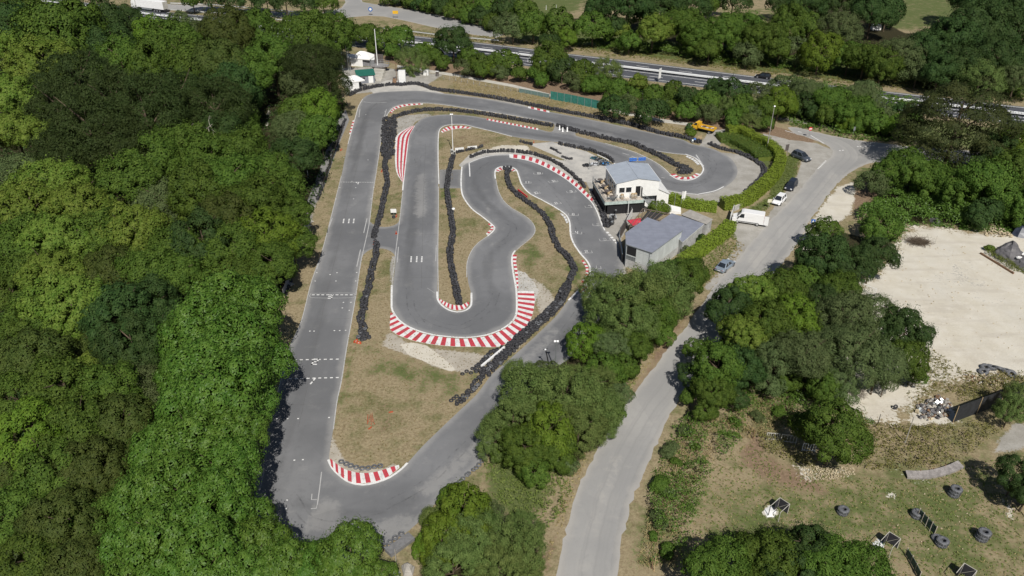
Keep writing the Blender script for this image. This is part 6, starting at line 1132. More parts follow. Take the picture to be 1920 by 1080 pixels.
def lorry():
    f, r = P(232, 13.5), P(313, 23.8); a = math.atan2(f.y - r.y, f.x - r.x); t = E("articulated_lorry", "white articulated lorry with box trailer on the motorway", "lorry", (r.x, r.y, .012), a); c = M_WHITE_P
    m = MB(); m.box((6.8, 0, 2.6), (13.4, 2.5, 2.8), mat("white_trailer_panel", (.82, .82, .82), .5, .02, 1)); m.build("trailer_box", t, bevel=.04)
    m = MB(); m.box((.06, 0, 2.6), (.06, 2.3, 2.6), M_CONC); m.build("rear_doors", t)
    m = MB(); m.box((6.5, 0, 1.05), (13, 1.1, .3), M_TRIM); m.build("chassis", t); m = MB(); m.box((-.05, 0, .75), (.3, 2.4, .35), M_TRIM); m.build("rear_bumper", t)
    m = MB(); loft(m, [(14.3, 1.22, .6, 3.5, 1.15), (15.4, 1.24, .5, 3.6, 1.1), (16.2, 1.22, .45, 3.1, 1.05), (16.5, 1.15, .5, 2.2, 1.0)], c); cab = m.build("cab", t, bevel=.05)
    m = MB(); m.quad((16.48, -1.0, 2.2), (16.48, 1.0, 2.2), (16.25, 1.0, 3.0), (16.25, -1.0, 3.0), M_GLASS); m.build("windscreen", cab)
    for s in (-1, 1):
        for x in (2.2, 3.5, 4.8, 13.6, 15.9): wheel(x, s * 1.08, .5, .34, t)
    for s in (-1, 1): m = MB(); m.box((8.5, s * 1.2, .85), (5, .05, .5), M_STEEL); m.build("side_guard", t)
lorry()
def tipper():
    f, r = P(1303, 243), P(1333, 250); ctr = (f + r) / 2; a = math.atan2(f.y - r.y, f.x - r.x); t = E("tipper_truck", "small yellow tipper truck with rusty load bed", "truck", (ctr.x, ctr.y, .01), a)
    m = MB(); loft(m, [(1.2, .92, .5, 2.15, .82), (1.7, .95, .45, 2.2, .8), (2.3, .95, .45, 1.6, .82), (2.75, .9, .5, 1.15, .75)], M_YEL); cb = m.build("cab", t, bevel=.04)
    m = MB(); m.quad((2.26, -.72, 1.6), (2.26, .72, 1.6), (1.76, .68, 2.12), (1.76, -.68, 2.12), M_GLASS); m.build("windscreen", cab_ := cb)
    for s in (-1, 1): m = MB(); q = [(2.15, s * .96, 1.5), (1.3, s * .96, 1.5), (1.3, s * .87, 2.05), (1.75, s * .87, 2.05)]; m.quad(*(q if s > 0 else q[::-1]), M_GLASS); m.build("side_window", cb)
    m = MB(); m.box((-1.0, 0, .98), (3.9, 2.0, .08), M_WOOD); m.build("bed_floor", t); m = MB()
    for y in (-.98, .98): m.box((-1.0, y, 1.2), (3.9, .06, .42), M_YEL)
    for x in (-2.95, .92): m.box((x, 0, 1.2), (.06, 1.88, .42), M_YEL)
    m.build("bed_sides", t); m = MB(); m.box((.95, 0, 1.75), (.1, 1.9, .7), M_YEL); m.build("headboard", t); m = MB(); m.box((-.4, 0, .72), (4.8, .8, .2), M_TRIM); m.build("chassis", t)
    m = MB(); rr = np.random.default_rng(4)
    for k in range(14): m.box((-2.6 + 3.2 * rr.random(), -.7 + 1.4 * rr.random(), 1.1 + .1 * rr.random()), (.5 + .5 * rr.random(), .12, .1), M_RUST if k % 3 else M_WHITE_P, rr.random() * 3)
    o = m.build("scrap_load"); o.location = (ctr.x, ctr.y, .01); o.rotation_euler = (0, 0, a); tag(o, "rusty scrap lying in the yellow truck's bed", "scrap", None, "stuff")
    for x in (1.9, -1.9):
        for s in (-1, 1): wheel(x, s * .85, .36, .24, t)
tipper()
# karts
def kart(px, py, rz, lab, c):
    q = P(px, py); t = E("kart", lab, "kart", (q.x, q.y, .014), rz, "karts parked in the pit area"); m = MB()
    m.prism([(-.75, -.35), (.55, -.3), (.8, -.2), (.8, .2), (.55, .3), (-.75, .35)], .08, .16, M_TRIM); m.build("floor", t)
    m = MB(); loft(m, [(.62, .5, .1, .3, .4), (.85, .55, .08, .34, .42), (1.02, .5, .1, .26, .36)], c); m.build("nose", t)
    for s in (-1, 1): m = MB(); m.box((0, s * .58, .22), (.75, .2, .22), c); m.build("side_pod", t)
    m = MB(); m.box((-.25, 0, .22), (.4, .4, .1), M_BLACK); m.box((-.48, 0, .45), (.1, .4, .5), M_BLACK); m.build("seat", t); m = MB(); m.cyl((.25, 0, .2), (.05, 0, .5), .025, M_STEEL, n=5); m.lathe([(.13, -.015), (.16, -.015), (.16, .015), (.13, .015)], M_BLACK, 12, Matrix.Translation((.04, 0, .52)) @ Matrix.Rotation(-.6, 4, 'Y'), True, True); m.build("steering_wheel", t)
    m = MB(); m.box((-.6, .35, .3), (.35, .3, .3), M_STEEL); m.build("engine", t); m = MB(); m.tube([(-.98, -.6, .2), (-.98, .6, .2)], .04, M_BLACK); m.build("rear_bumper", t)
    for x, w_ in ((.55, .13), (-.68, .2)):
        for s in (-1, 1): wheel(x, s * .58, .14, w_, t)
KP = [(1101, 311, 3.4, "black kart parked alone nearest the round tables", M_TRIM), (1116, 298, 2.7, "dark teal kart at the far end of the kart row", carpaint("teal", (.03, .12, .15))), (1124, 301, 2.7, "black kart second from the far end of the kart row", M_TRIM), (1131, 304, 2.7, "grey-black kart third from the far end of the kart row", carpaint("kart_grey", (.2, .22, .24))), (1117, 309, 2.9, "black and white kart in the second line of karts", carpaint("kart_white", (.6, .62, .65))), (1133, 309, 2.8, "dark kart between the two lines of karts", M_TRIM), (1138, 308.5, 2.9, "bright blue kart by the clubhouse corner", carpaint("kart_blue", (.05, .22, .5)))]
for k in KP: kart(*k)
for k in [(1144, 416, 1.2, "dark kart standing in shade under the terrace edge", M_TRIM), (1149, 408, 1.5, "pale kart under the terrace beside the paddock tyres", carpaint("kart_pale", (.4, .42, .44)))]: kart(*k)
# motorcycles below the terrace
for px, py, rz, lab in [(1146, 424, .9, "black motorbike nearest the paddock tyre row"), (1154, 402, 1.3, "grey motorbike under the near corner of the terrace")]:
    q = P(px, py); t = E("motorbike", lab, "motorbike", (q.x, q.y, .004), rz); 
    for x in (-.68, .68): m = MB(); m.lathe([(.22, -.06), (.31, -.06), (.33, 0), (.31, .06), (.22, .06)], M_TYRE, 16, Matrix.Translation((x, 0, .33)) @ Matrix.Rotation(math.pi / 2, 4, 'X'), True, True); m.build("wheel", t)
    m = MB(); m.box((0, 0, .55), (.7, .28, .4), M_TRIM); m.build("engine", t); m = MB(); loft(m, [(-.1, .16, .72, .95, .1), (.15, .2, .7, 1.0, .13), (.42, .14, .72, .9, .08)], M_STEEL); m.build("tank", t); m = MB(); m.box((-.42, 0, .82), (.6, .24, .1), M_BLACK); m.build("seat", t); m = MB(); m.cyl((.68, 0, .33), (.48, 0, 1.0), .04, M_STEEL, n=6); m.cyl((.48, -.33, 1.02), (.48, .33, 1.02), .025, M_STEEL, n=6); m.build("fork", t)
# ================================================================= SMALL THINGS
def lamp(name, label, px, py, h, mt, heads=2, hm=None, grp=None):
    t = pole(name, label, px, py, h, .11, mt, "lamp post", .06); hm = hm or M_WHITE_P
    if grp: t["group"] = grp
    for k in range(heads):
        m = MB(); X = Matrix.Translation(((k - (heads - 1) / 2) * .36, -.15, h + .05)) @ Matrix.Rotation(rad(-35), 4, 'X'); m.box((0, 0, 0), (.28, .2, .26), hm, 0, X); hd = m.build("floodlight", t); m = MB(); m.box((0, -.125, 0), (.22, .02, .2), M_LAMP, 0, X); m.build("lens", hd)
    m = MB(); m.cyl((-.35, 0, h), (.35, 0, h), .035, mt, n=6); m.build("crossbar", t); return t
lamp("floodlight_post", "white floodlight post on the middle island by the marshal spot", 849.5, 286, 8.9, M_WHITE_P, 2)
lamp("floodlight_post", "pale floodlight post with white head beside the bottom straight", 1041, 694, 5.0, M_STEEL, 2)
lamp("floodlight_post", "black floodlight post with single dark head leaning over the bottom straight", 1031, 693, 3.6, M_BLACK, 1, M_BLACK).rotation_euler = (0, rad(-11), 0)
lamp("street_lamp", "tall wooden lamp pole inside the hairpin hedge", 1437, 284, 10.5, M_FIBRE, 1, M_STEEL)
pole("flag_pole", "thin white pole between clubhouse front and pergola", 1177, 405, 5.0, .07, M_WHITE_P); pole("light_pole", "slim grey pole beside the far end of the terrace", 1104.5, 318, 3.4, .05, M_STEEL)
def sign(name, label, px, py, h, w_, hh, m, rz=0, shape='rect', posts=1, front=None, cat="sign", pm=None):
    q = P(px, py); t = E(name, label, cat, (q.x, q.y, 0), rz)
    for k in range(posts): x = (k - (posts - 1) / 2) * w_ * .8; b = MB(); b.cyl((x, .05, 0), (x, .05, h), .04, pm or M_STEEL, n=6); b.build("post", t)
    b = MB()
    if shape == 'rect': b.box((0, 0, h - hh / 2), (w_, .04, hh), m)
    elif shape == 'disc': b.cyl((0, .015, h - hh / 2), (0, -.025, h - hh / 2), w_ / 2, m, n=20)
    elif shape == 'tri': b.prism([(-w_ / 2, 0), (w_ / 2, 0), (0, hh)], -.02, .02, m, None, Matrix.Translation((0, 0, h - hh)) @ Matrix.Rotation(math.pi / 2, 4, 'X'))
    pl = b.build("plate", t)
    if front:
        b = MB(); front(b, h - hh / 2); b.build("symbol", pl)
    return t
M_BLUE = mat("sign_blue", (.03, .13, .42), .4, .05, 3); M_SRED = mat("sign_red", (.6, .03, .04), .4, .05, 3)
sign("no_entry_sign", "round red and white no-entry sign at the side road", 1516.5, 258, 2.6, .9, .9, M_SRED, .2, 'disc', 1, lambda b, z: b.box((0, -.035, z), (.7, .015, .26), M_WHITE_P))
sign("parking_sign", "square blue road sign on the sandy verge", 1521, 433, 2.4, .75, .75, M_BLUE, -.2, 'rect', 1, lambda b, z: b.add([(-.22, -.03, z - .18), (.22, -.03, z - .18), (0, -.03, z + .22)], [(0, 1, 2)], M_WHITE_P))
sign("motorway_sign", "tall white motorway sign on two posts", 1236, 154, 3.9, 1.3, 2.8, M_WHITE_P, .9, 'rect', 2)
sign("cream_sign", "small cream board on a post beside the white hatchback", 1441, 391, 2.0, .9, .7, mat("cream_board", (.62, .6, .45), .6), .1)
sign("direction_sign", "dark paired road sign near the hedge corner", 1473, 293, 2.8, 1.0, 1.5, M_GREYB, .5, 'rect', 2)
sign("roundabout_sign", "blue and white round sign in front of the slip road fork", 695.5, 29, 3.0, 1.6, 1.6, M_BLUE, 0, 'disc', 1, lambda b, z: b.cyl((0, -.03, z), (0, -.045, z), .45, M_WHITE_P, n=14))
sign("yellow_sign", "yellow direction sign on the dry grassy fork", 742, 34, 2.6, 2.0, 1.1, M_YEL, -.1, 'rect', 2); sign("road_sign", "small grey sign post on the far side road verge", 1599, 256, 2.4, .5, .9, M_STEEL, .2)
sign("road_sign", "dark slim road sign left of the slip road fork", 630, 23, 4.2, .7, 1.2, M_GREYB, 0); sign("road_sign", "short dark road sign beside the slim one at the fork", 623.5, 24, 3.0, .6, 1.0, M_GREYB, .1)
sign("marker_board", "white board standing on tyres beside the second straight", 738.5, 405, 1.5, 1.1, .8, M_WHITE_P, 0)
for k in range(2): q = P(738.5, 408); o = ob("tyre", TY, None, (q.x, q.y - .1, .2 * k), k, (1.1, 1.1, 1)); tag(o, f"{['lower', 'upper'][k]} black tyre below the white board on the dry island", "tyre", "tyres under the white board")
# orange plastic: barriers, cones, stakes
def barrier_block(px, py, rz, lab, sz=(.75, .22, .35), m=None):
    q = P(px, py); t = E("plastic_barrier", lab, "barrier", (q.x, q.y, 0), rz, "orange plastic barriers on the islands"); b = MB(); b.box((0, 0, sz[2] / 2), sz, m or M_ORANGE, 0, None, (1, .5)); b.build("body", t); b = MB(); b.box((0, 0, sz[2] * .5), (sz[0] * .3, sz[1] * .82, sz[2] * .25), M_WHITE_P); b.build("white_band", t)
for px, py, rz, lab in [(743.5,406,1.5,"orange barrier standing beside the white board"),(716,322,1.45,"long orange barrier lying beside the upper island tyres"),(679,571,1.4,"small orange barrier against the lower wedge barrier"),(667,641,.9,"orange barrier left of the pair at the tyre cluster's tip"),(673,644,-.2,"orange barrier right of the pair at the tyre cluster's tip"),(1001,267,1.5,"orange barrier closing the short pit row"),(640,282,1.3,"small orange barrier on the verge at the wood edge")]: barrier_block(px, py, rz, lab)
q0, q1 = P(969, 362), P(991, 379); d = q1 - q0; t = E("red_beam", "long red plastic beam leaning on the S bend barrier", "barrier", (q0.x, q0.y, 0)); b = MB(); b.box((d.x / 2, d.y / 2 + .9, .55), (d.length * .8, .14, .3), M_SRED, math.atan2(d.y, d.x)); b.build("beam", t); b = MB()
b.cyl((d.x * .2, d.y * .2 + .9, 0), (d.x * .2, d.y * .2 + .9, .5), .05, M_SRED); b.cyl((d.x * .8, d.y * .8 + .9, 0), (d.x * .8, d.y * .8 + .9, .5), .05, M_SRED); b.build("feet", t)
def cone(px, py, lab):
    q = P(px, py); t = E("traffic_cone", lab, "cone", (q.x, q.y, .005), 0, "traffic cones by the track"); b = MB(); b.lathe([(.0, .62), (.035, .62), (.15, .05), (.0, .05)], M_ORANGE, 12); b.build("body", t); b = MB(); b.box((0, 0, .025), (.4, .4, .05), M_ORANGE); b.build("base", t)
cone(701.5, 458, "orange cone left of the barrier gap in the asphalt link"); cone(743, 438.5, "orange cone on the asphalt link beside the second straight")
rr = np.random.default_rng(12)
for k in range(7):
    q = P(689 + 2.1 * k + rr.normal() * .5, 797 - (k % 3) * 4 - rr.random() * 3); b = MB(); ln = 1.0 + .5 * rr.random(); lean = rr.normal() * .1
    b.cyl((0, 0, 0), (lean, .2 * rr.normal(), ln), .022, M_ORANGE, n=6); b.cyl((0, 0, .0), (lean * .1, 0, .1), .06, M_ORANGE, n=6); o = b.build("orange_stake", None, (q.x, q.y, 0)); tag(o, "orange stake of the cluster stuck in the lower dry wedge", "stake", "orange stakes in the dry grass")
for px, py, rz, lab in [(733, 773, .3, "single orange board lying right of the stake cluster"), (694, 803, 1.0, "single orange board lying in front of the stake cluster")]:
    q = P(px, py); o = MB().box((0, 0, .06), (.6, .16, .08), M_ORANGE, 0, None, (.9, .8)).build("orange_board", None, (q.x, q.y, 0)); o.rotation_euler = (0, 0, rz); tag(o, lab, "board")
for px, py, lab in [(1049, 243.5, "leftmost"), (1055, 247, "middle"), (1063.5, 246.5, "rightmost")]:
    q = P(px, py); o = MB().lathe([(0, 0), (.28, 0), (.28, .08), (.16, .12), (.14, 1.0), (.08, 1.08), (0, 1.1)], M_WHITE_P, 12).build("marker_bollard", None, (q.x, q.y, .014)); tag(o, f"{lab} of three white bollards at the gap in the top island", "bollard", "white bollards on the top island")
# white beam by the tyre heap, marshal post boxes
a, b_ = P(946, 656), P(903, 692); d = b_ - a; t = E("white_beam", "long white beam lying between the two bottom tyre banks", "beam", (a.x, a.y, 0)); b = MB(); b.box((d.x / 2, d.y / 2, .5), (d.length, .3, .25), M_WHITE_P, math.atan2(d.y, d.x)); b.build("beam", t)
for u in (.1, .9): b = MB(); b.box((d.x * u, d.y * u, .19), (.3, .3, .37), M_CONC); b.build("block", t)
for px, py, w_, rz, lab in [(861, 282, 2.0, .25, "white sponsor board left on the short apron barrier"), (885, 279, 2.2, .25, "white sponsor board right on the short apron barrier")]:
    q = P(px, py); t = E("white_board", lab, "board", (q.x, q.y, 0), rz); b = MB(); b.box((0, -.35, .45), (w_, .06, .7), M_WHITE_P); b.build("panel", t); b = MB(); b.box((0, -.31, .4), (.1, .06, .8), M_STEEL); b.build("stake", t)
for px, py, lab in [(847, 288, "pale speaker box at the foot of the white floodlight post"), (852, 291, "second pale box right of the floodlight post foot")]:
    q = P(px, py); t = E("loudspeaker", lab, "loudspeaker", (q.x, q.y, 0), .4); b = MB(); b.box((0, 0, .5), (.5, .45, 1.0), mat("grey_box", (.5, .5, .48), .7)); b.build("body", t); b = MB(); b.box((0, -.23, .6), (.36, .02, .5), M_TRIM); b.build("grille", t)
q = P(850.5, 401); t = E("spot_lamp", "small white lamp on the right flank of the middle island barrier", "lamp", (q.x, q.y, 0)); b = MB(); b.cyl((0, 0, 0), (0, 0, .9), .05, M_STEEL, n=6); b.build("stand", t); b = MB(); b.lathe([(0, .85), (.3, .9), (.32, 1.2), (.1, 1.3), (0, 1.3)], M_WHITE_P, 12); b.build("shade", t)
# banner, flags
def flag(name, label, px, py, h, w_, hh, m, rz=0):
    q = P(px, py); t = E(name, label, "flag", (q.x, q.y, 0), rz); b = MB(); b.cyl((0, 0, 0), (0, 0, h), .03, M_STEEL, n=6); b.build("pole", t); b = MB(); n = 8
    vs = [(.04 + w_ * i / n * (1 if j else .8), .12 * math.sin(i * 1.1 + j), h - hh + hh * j) for i in range(n + 1) for j in (0, 1)]; vs += [(x, y + .01, z) for x, y, z in vs]; k = 2 * (n + 1)
    b.add(vs, [(2 * i, 2 * i + 2, 2 * i + 3, 2 * i + 1) for i in range(n)] + [(k + 2 * i + 1, k + 2 * i + 3, k + 2 * i + 2, k + 2 * i) for i in range(n)], m); b.build("cloth", t)
flag("banner_flag", "pale purple banner flag hanging at the wood edge", 573, 409, 2.8, .9, 2.0, mat("pale_purple", (.45, .3, .5), .8, .2, 3))
flag("feather_flag", "white feather flag standing behind the pergola", 1276, 389, 3.4, .8, 2.6, M_WHITE_P, .2); pole("flag_pole", "bare steel flag pole left of the white feather flag", 1264, 388, 3.4, .05, M_STEEL)
for px, py, z, lab in [(582, 302, 3.5, "upper white lamp head among the wood edge trees"), (561, 309, 3.2, "lower white lamp head among the wood edge trees")]:
    t = pole("wood_lamp", lab, px - 4, py + 32, 5.2, .06, M_STEEL, "lamp post"); b = MB(); b.box((0, -.1, 5.3), (.6, .5, .35), M_WHITE_P); b.build("head", t)
# wood edge junk: pallets and panels beside the lane
for px, py, rz, lab in [(581, 417, .9, "topmost"), (577, 425, .8, "second"), (574, 434, .8, "third"), (543, 535, 1.0, "lowest")]:
    q = P(px, py); t = E("pallet", f"{lab} weathered pallet leaning by the wood edge", "pallet", (q.x, q.y, .02), rz, "pallets at the wood edge"); b = MB()
    for k in range(5): b.box((0, -.5 + .25 * k, .16), (1.2, .16, .03), M_CONC)
    b.build("boards", t); b = MB()
    for x in (-.5, 0, .5): b.box((x, 0, .07), (.1, 1.1, .13), M_WOOD)
    b.build("bearers", t)
wall_between("edge_screen", "black sheet screen behind the lane tyres at the wood edge", "fence", (606, 352), (640, 250), 1.0, .05, M_BLACK, None, .1, "sheet", 8)
wall_between("edge_screen", "grey sheet screen half hidden below the tree shadow", "fence", (532, 555), (549, 515), 1.2, .05, mat("grey_sheet", (.2, .21, .24), .6), None, .1, "sheet", 4)
# pale litter and paddock tables
for px, py, mt, lab in [(1190, 425, M_GREYB, "dark patio table beside the red parasol"), (1187, 431, M_TIMB, "small tan table between parasol and tall shed")]:
    q = P(px, py); t = E("patio_table", lab, "table", (q.x, q.y, 0)); b = MB(); b.cyl((0, 0, .7), (0, 0, .75), .6, mt, n=16); b.build("table_top", t); b = MB(); b.cyl((0, 0, 0), (0, 0, .7), .06, M_BLACK); b.build("pedestal", t)
q = P(1203, 386); o = MB().box((0, 0, .45), (2.6, 1.2, .9), M_WHITE_P, 0, None, (.92, .85)).build("white_crate", None, (q.x, q.y, 0)); tag(o, "white covered bin below the terrace stairs", "bin")
q = P(1262, 397); o = MB().add([(-1.4, -.9, .9), (1.3, -1.1, .4), (1.6, .9, .5), (-1.1, 1.1, 1.1), (-1.4, -.9, 0), (1.3, -1.1, 0), (1.6, .9, 0), (-1.1, 1.1, 0)], [(0, 1, 2, 3), (0, 4, 5, 1), (1, 5, 6, 2), (2, 6, 7, 3), (3, 7, 4, 0)], M_WHITE_P).build("sheet_cover", None, (q.x, q.y, 0)); tag(o, "rumpled pale sheet cover beside the pergola", "cover")
for px, py, lab, mt in [(1302, 266, "blue drum by the far barrier beside the yellow truck", M_BLUE), (1298, 268, "grey drum left of the blue drum", M_STEEL)]:
    q = P(px, py); o = MB().lathe([(0, 0), (.3, 0), (.3, .28), (.32, .3), (.3, .32), (.3, .6), (.32, .62), (.3, .64), (.3, .9), (0, .9)], mt, 14).build("oil_drum", None, (q.x, q.y, 0)); tag(o, lab, "drum")
q = P(1311, 262); t = E("pallet", "light pallet standing near the drums by the yellow truck", "pallet", (q.x, q.y, 0), .3); b = MB()
for k in range(6): b.box((-.5 + .2 * k, 0, .5), (.12, .03, 1.0), M_TIMB)
b.build("boards", t); b = MB(); [b.box((0, .05, z), (1.2, .08, .1), M_TIMB) for z in (.1, .5, .9)]; b.build("bearers", t)
# ---- sandy yard: tarpaulin mounds, brush, gate, rubble
def mound(name, label, pts, h, m, cat, seed=0, ridge=1.0):
    w = W2(pts); c = w.mean(0); r = np.random.default_rng(seed); n = 9; ring = catmull(w, 1.0, True) - c; k = len(ring); vs = []; ph = r.random() * 6
    for j in range(n + 1):
        u = j / n
        for i, p in enumerate(ring): q = p * (1 - u) * (1 + .05 * r.normal() * (u > 0)); vs.append((q[0], q[1], h * (1 - (1 - u) ** 1.7) * (1 + .1 * math.sin(i * .9 + ph)) + (.12 * r.normal() * h * u * (1 - u) if 0 < j < n else 0)))
    fs = [(j * k + i, j * k + (i + 1) % k, (j + 1) * k + (i + 1) % k, (j + 1) * k + i) for j in range(n) for i in range(k)]
    b = MB(); b.add(vs, fs, m, False); o = b.build(name, None, (c[0], c[1], 0)); return tag(o, label, cat)
mound("tarpaulin_mound", "grey tarpaulin heap peaked like a tent in the yard", [(1858,478),(1872,464),(1895,460),(1915,472),(1918,492),(1890,494)], 2.3, M_TARP, "tarpaulin", 1)
mound("tarpaulin_mound", "lower grey tarpaulin heap touching the frame edge", [(1895,494),(1918,478),(1945,485),(1960,505),(1930,512)], 1.5, M_TARP, "tarpaulin", 2)
mound("tarpaulin_pile", "blue-black tarpaulin pile against the brambles at the frame edge", [(1896,440),(1902,405),(1925,392),(1960,400),(1965,445),(1925,448)], 4.2, M_TARPB, "tarpaulin", 3)
mound("tarpaulin_scrap", "grey sheet scrap caught at the bramble edge", [(1742,410),(1755,407),(1766,418),(1760,425),(1748,420)], .6, M_TARP, "tarpaulin", 4)
for k, (px, py) in enumerate([(1904, 492), (1911, 486)]): q = P(px, py); o = MB().box((0, 0, .9), (1.0, .35, .3), M_WHITE_P, 0, None, (.8, .6)).build("white_bag", None, (q.x, q.y, .3)); o.rotation_euler = (.3, .2, .9 * k); tag(o, f"{['lower', 'upper'][k]} white bag lying on the grey tarpaulin", "bag", "white bags on the tarpaulin")
a, b_ = P(1838, 476), P(1900, 514); d = b_ - a; t = E("timber_edge", "long low timber edging along the tarpaulin heaps", "edging", (a.x, a.y, 0)); b = MB(); b.box((d.x / 2, d.y / 2, .15), (d.length, .25, .3), M_WOOD, math.atan2(d.y, d.x)); b.build("plank", t)
for u in (.05, .5, .95): b = MB(); b.box((d.x * u, d.y * u - .2, .22), (.12, .12, .45), M_WOOD); b.build("peg", t)
def heap(name, label, pts, n, m, size, seed, cat, h=.6, ms=None):
    r = np.random.default_rng(seed); w = W2(pts); c = w.mean(0); s = sample_poly(w, n, r); b = MB(); md = np.linalg.norm(w - c, axis=1).max()
    for p in s:
        q = p - c; zz = h * max(0, 1 - np.linalg.norm(q) / md); L = size * (.4 + r.random()); X = Matrix.Translation((q[0], q[1], zz * r.random() + L * .2)) @ Matrix.Rotation(r.random() * 6, 4, 'Z') @ Matrix.Rotation(r.normal() * .5, 4, 'X') @ Matrix.Rotation(r.normal() * .5, 4, 'Y')
        mm = ms[int(r.integers(len(ms)))] if ms else m; b.box((0, 0, 0), (L, L * (.5 + .4 * r.random()), L * .5), mm, 0, X, (.6 + .4 * r.random(), .6 + .4 * r.random()))
    tag(b.build(name, None, (c[0], c[1], 0)), label, cat, None, "stuff")
M_STONE = mat("pale_rubble", (.45, .38, .26), .95, .2, 3)
heap("rubble", "pale rubble heaped at the back edge of the yard", [(1838,432),(1860,426),(1895,438),(1900,446),(1850,444)], 150, M_STONE, .3, 5, "rubble", .9)
heap("field_rubble", "pale straw-coloured rubble spread along the field hollow", [(1492,868),(1540,876),(1600,876),(1605,890),(1560,902),(1510,900)], 420, M_STONE, .15, 6, "rubble", .2)
heap("debris", "mixed planks and grey debris dumped below the yard", [(1720,762),(1760,740),(1785,752),(1775,785),(1730,790),(1718,778)], 150, None, .42, 7, "debris", .6, [M_STONE, M_FIBRE, M_STEEL, M_TARP, M_TARP, M_WOOD, M_FIBRE])
heap("yard_rubble", "white and rusty rubble below the yard tyre heap", [(1800,705),(1830,700),(1900,712),(1890,728),(1830,722)], 120, None, .26, 8, "debris", .4, [M_STONE, M_CONC, M_STONE, M_WOOD])
heap("yard_stones", "small stones scattered over the sandy yard", [(1640,520),(1700,450),(1850,460),(1920,530),(1920,680),(1760,670),(1680,600)], 170, M_STONE, .16, 19, "stones", .02)
heap("scattered_stones", "pale stones scattered over the paintball field", [(1655,922),(1760,910),(1890,930),(1880,1000),(1800,1050),(1700,1030)], 60, M_STONE, .14, 9, "stones", .02)
def brush(name, label, px, py, rw, n, m, cat, seed, h=1.0, r_=.02):
    r = np.random.default_rng(seed); q = P(px, py); b = MB(); R = rw / SC(px, py)
    for k in range(n):
        a = r.random() * 6.28; c = Vector((R * .8 * r.normal() * .5, R * .5 * r.normal() * .5, h * .6 * r.random() + .08)); d = Vector((math.cos(a), math.sin(a), .35 * r.normal())) * (.5 + .8 * r.random()); b.cyl(c - d, c + d, r_, m, r_ * .5, n=4, caps=False)
    for v in range(len(b.v)):
        x, y, z = b.v[v]; b.v[v] = (x, y, max(z, .01))
    return tag(b.build(name, None, (q.x, q.y, 0)), label, cat)
brush("brushwood_heap", "brown brushwood heap at the near bramble edge of the yard", 1722, 456, 22, 420, mat("brown_twigs", (.12, .09, .065), .9, .3, 4), "brushwood", 3)
brush("dead_branches", "bleached dead branches lying under the trees right of the road", 1555, 726, 16, 60, M_PALE, "branches", 4, .8, .04); brush("dead_branches", "grey dead stems below the tree clump beside the pale track", 1612, 742, 9, 50, M_PALE, "branches", 6, 1.6, .035)
def bare_limb(label, px, py, z, L, seed, rx=0):
    r = np.random.default_rng(seed); q = P(px, py, z); b = MB()
    def br(p, d, l, rr_, k):
        e = p + d * l; b.cyl(p, e, rr_, M_PALE, rr_ * .6, n=5, caps=False)
        if k:
            for _ in range(2): br(p.lerp(e, .5 + .5 * r.random()), (d + Vector(r.normal(size=3)) * .55).normalized(), l * .65, rr_ * .6, k - 1)
    br(Vector((0, 0, -z)), Vector((.02, 0, 1)), z, .16, 0); br(Vector((0, 0, -.3)), Vector((.7, -.3, .55)).normalized(), L, .08, 3); br(Vector((0, 0, -.3)), Vector((-.8, -.2, .4)).normalized(), L, .07, 3)
    o = b.build("dead_tree", None, (q.x, q.y, z)); tag(o, label, "dead tree")
bare_limb("bare bleached dead tree poking out between the dark pines", 388, 238, 12.0, 1.9, 2); bare_limb("bare pale branches among the upper dark pines", 310, 165, 12.5, 1.7, 5); bare_limb("bare grey stems in the tree left of the tents", 565, 100, 11.0, 1.6, 8)
# white yard gate and slatted frames
def slat(name, label, a, b_, h, n, m, cat="gate", z0=.1):
    p, q = P(*a), P(*b_); d = q - p; ang = math.atan2(d.y, d.x); t = E(name, label, cat, (p.x, p.y, 0), ang); L = d.length; b = MB()
    for z in (z0 + .05, z0 + h): b.box((L / 2, 0, z), (L, .07, .08), m)
    for x in (0.03, L - .03): b.box((x, 0, (z0 + h) / 2), (.08, .085, z0 + h), m)
    b.build("frame", t); b = MB(); [b.box((L * (i + 1) / (n + 1), .0, z0 + h / 2), (.05, .04, h - .1), m) for i in range(n)]; b.build("bars", t)
slat("yard_gate", "white barred gate at the tree edge of the yard", (1600, 540), (1640, 556), 1.3, 14, M_WHITE_P)
slat("slatted_frame", "white slatted frame on the left of the three in the weeds", (1436, 824), (1460, 826), 1.0, 5, M_CONC, "frame"); slat("slatted_frame", "white slatted frame in the middle of the three in the weeds", (1463, 828), (1492, 832), 1.1, 4, M_CONC, "frame"); slat("slatted_frame", "white slatted frame on the right in the bush shadow", (1503, 845), (1528, 847), 1.1, 4, M_WHITE_P, "frame")
pole("fence_post", "tall leaning wooden post in the olive weeds below the yard", 1697, 830, 4.2, .07, M_FIBRE, "post"); pole("fence_post", "short dark post near the left slatted frame", 1412, 822, 1.6, .06, M_WOOD, "post"); pole("fence_post", "dark post below the right slatted frame", 1531, 866, 2.4, .07, M_WOOD, "post"); pole("fence_post", "dark post beside the pale debris", 1645, 797, 1.8, .06, M_BLACK, "post")
pole("wooden_stake", "orange-brown stake standing at the shaded roadside bush", 1226, 1070, 2.2, .06, M_TIMB, "stake"); pole("wooden_stake", "dark stake leaning beside the orange-brown stake", 1222, 1066, 1.6, .06, M_WOOD, "stake"); pole("wooden_stake", "rusty stake in dry grass along the road", 1265, 895, 2.0, .06, M_TIMB, "stake"); pole("fence_post", "dark tall post in the weeds beside the road", 1287, 822, 2.0, .08, M_BLACK, "post")
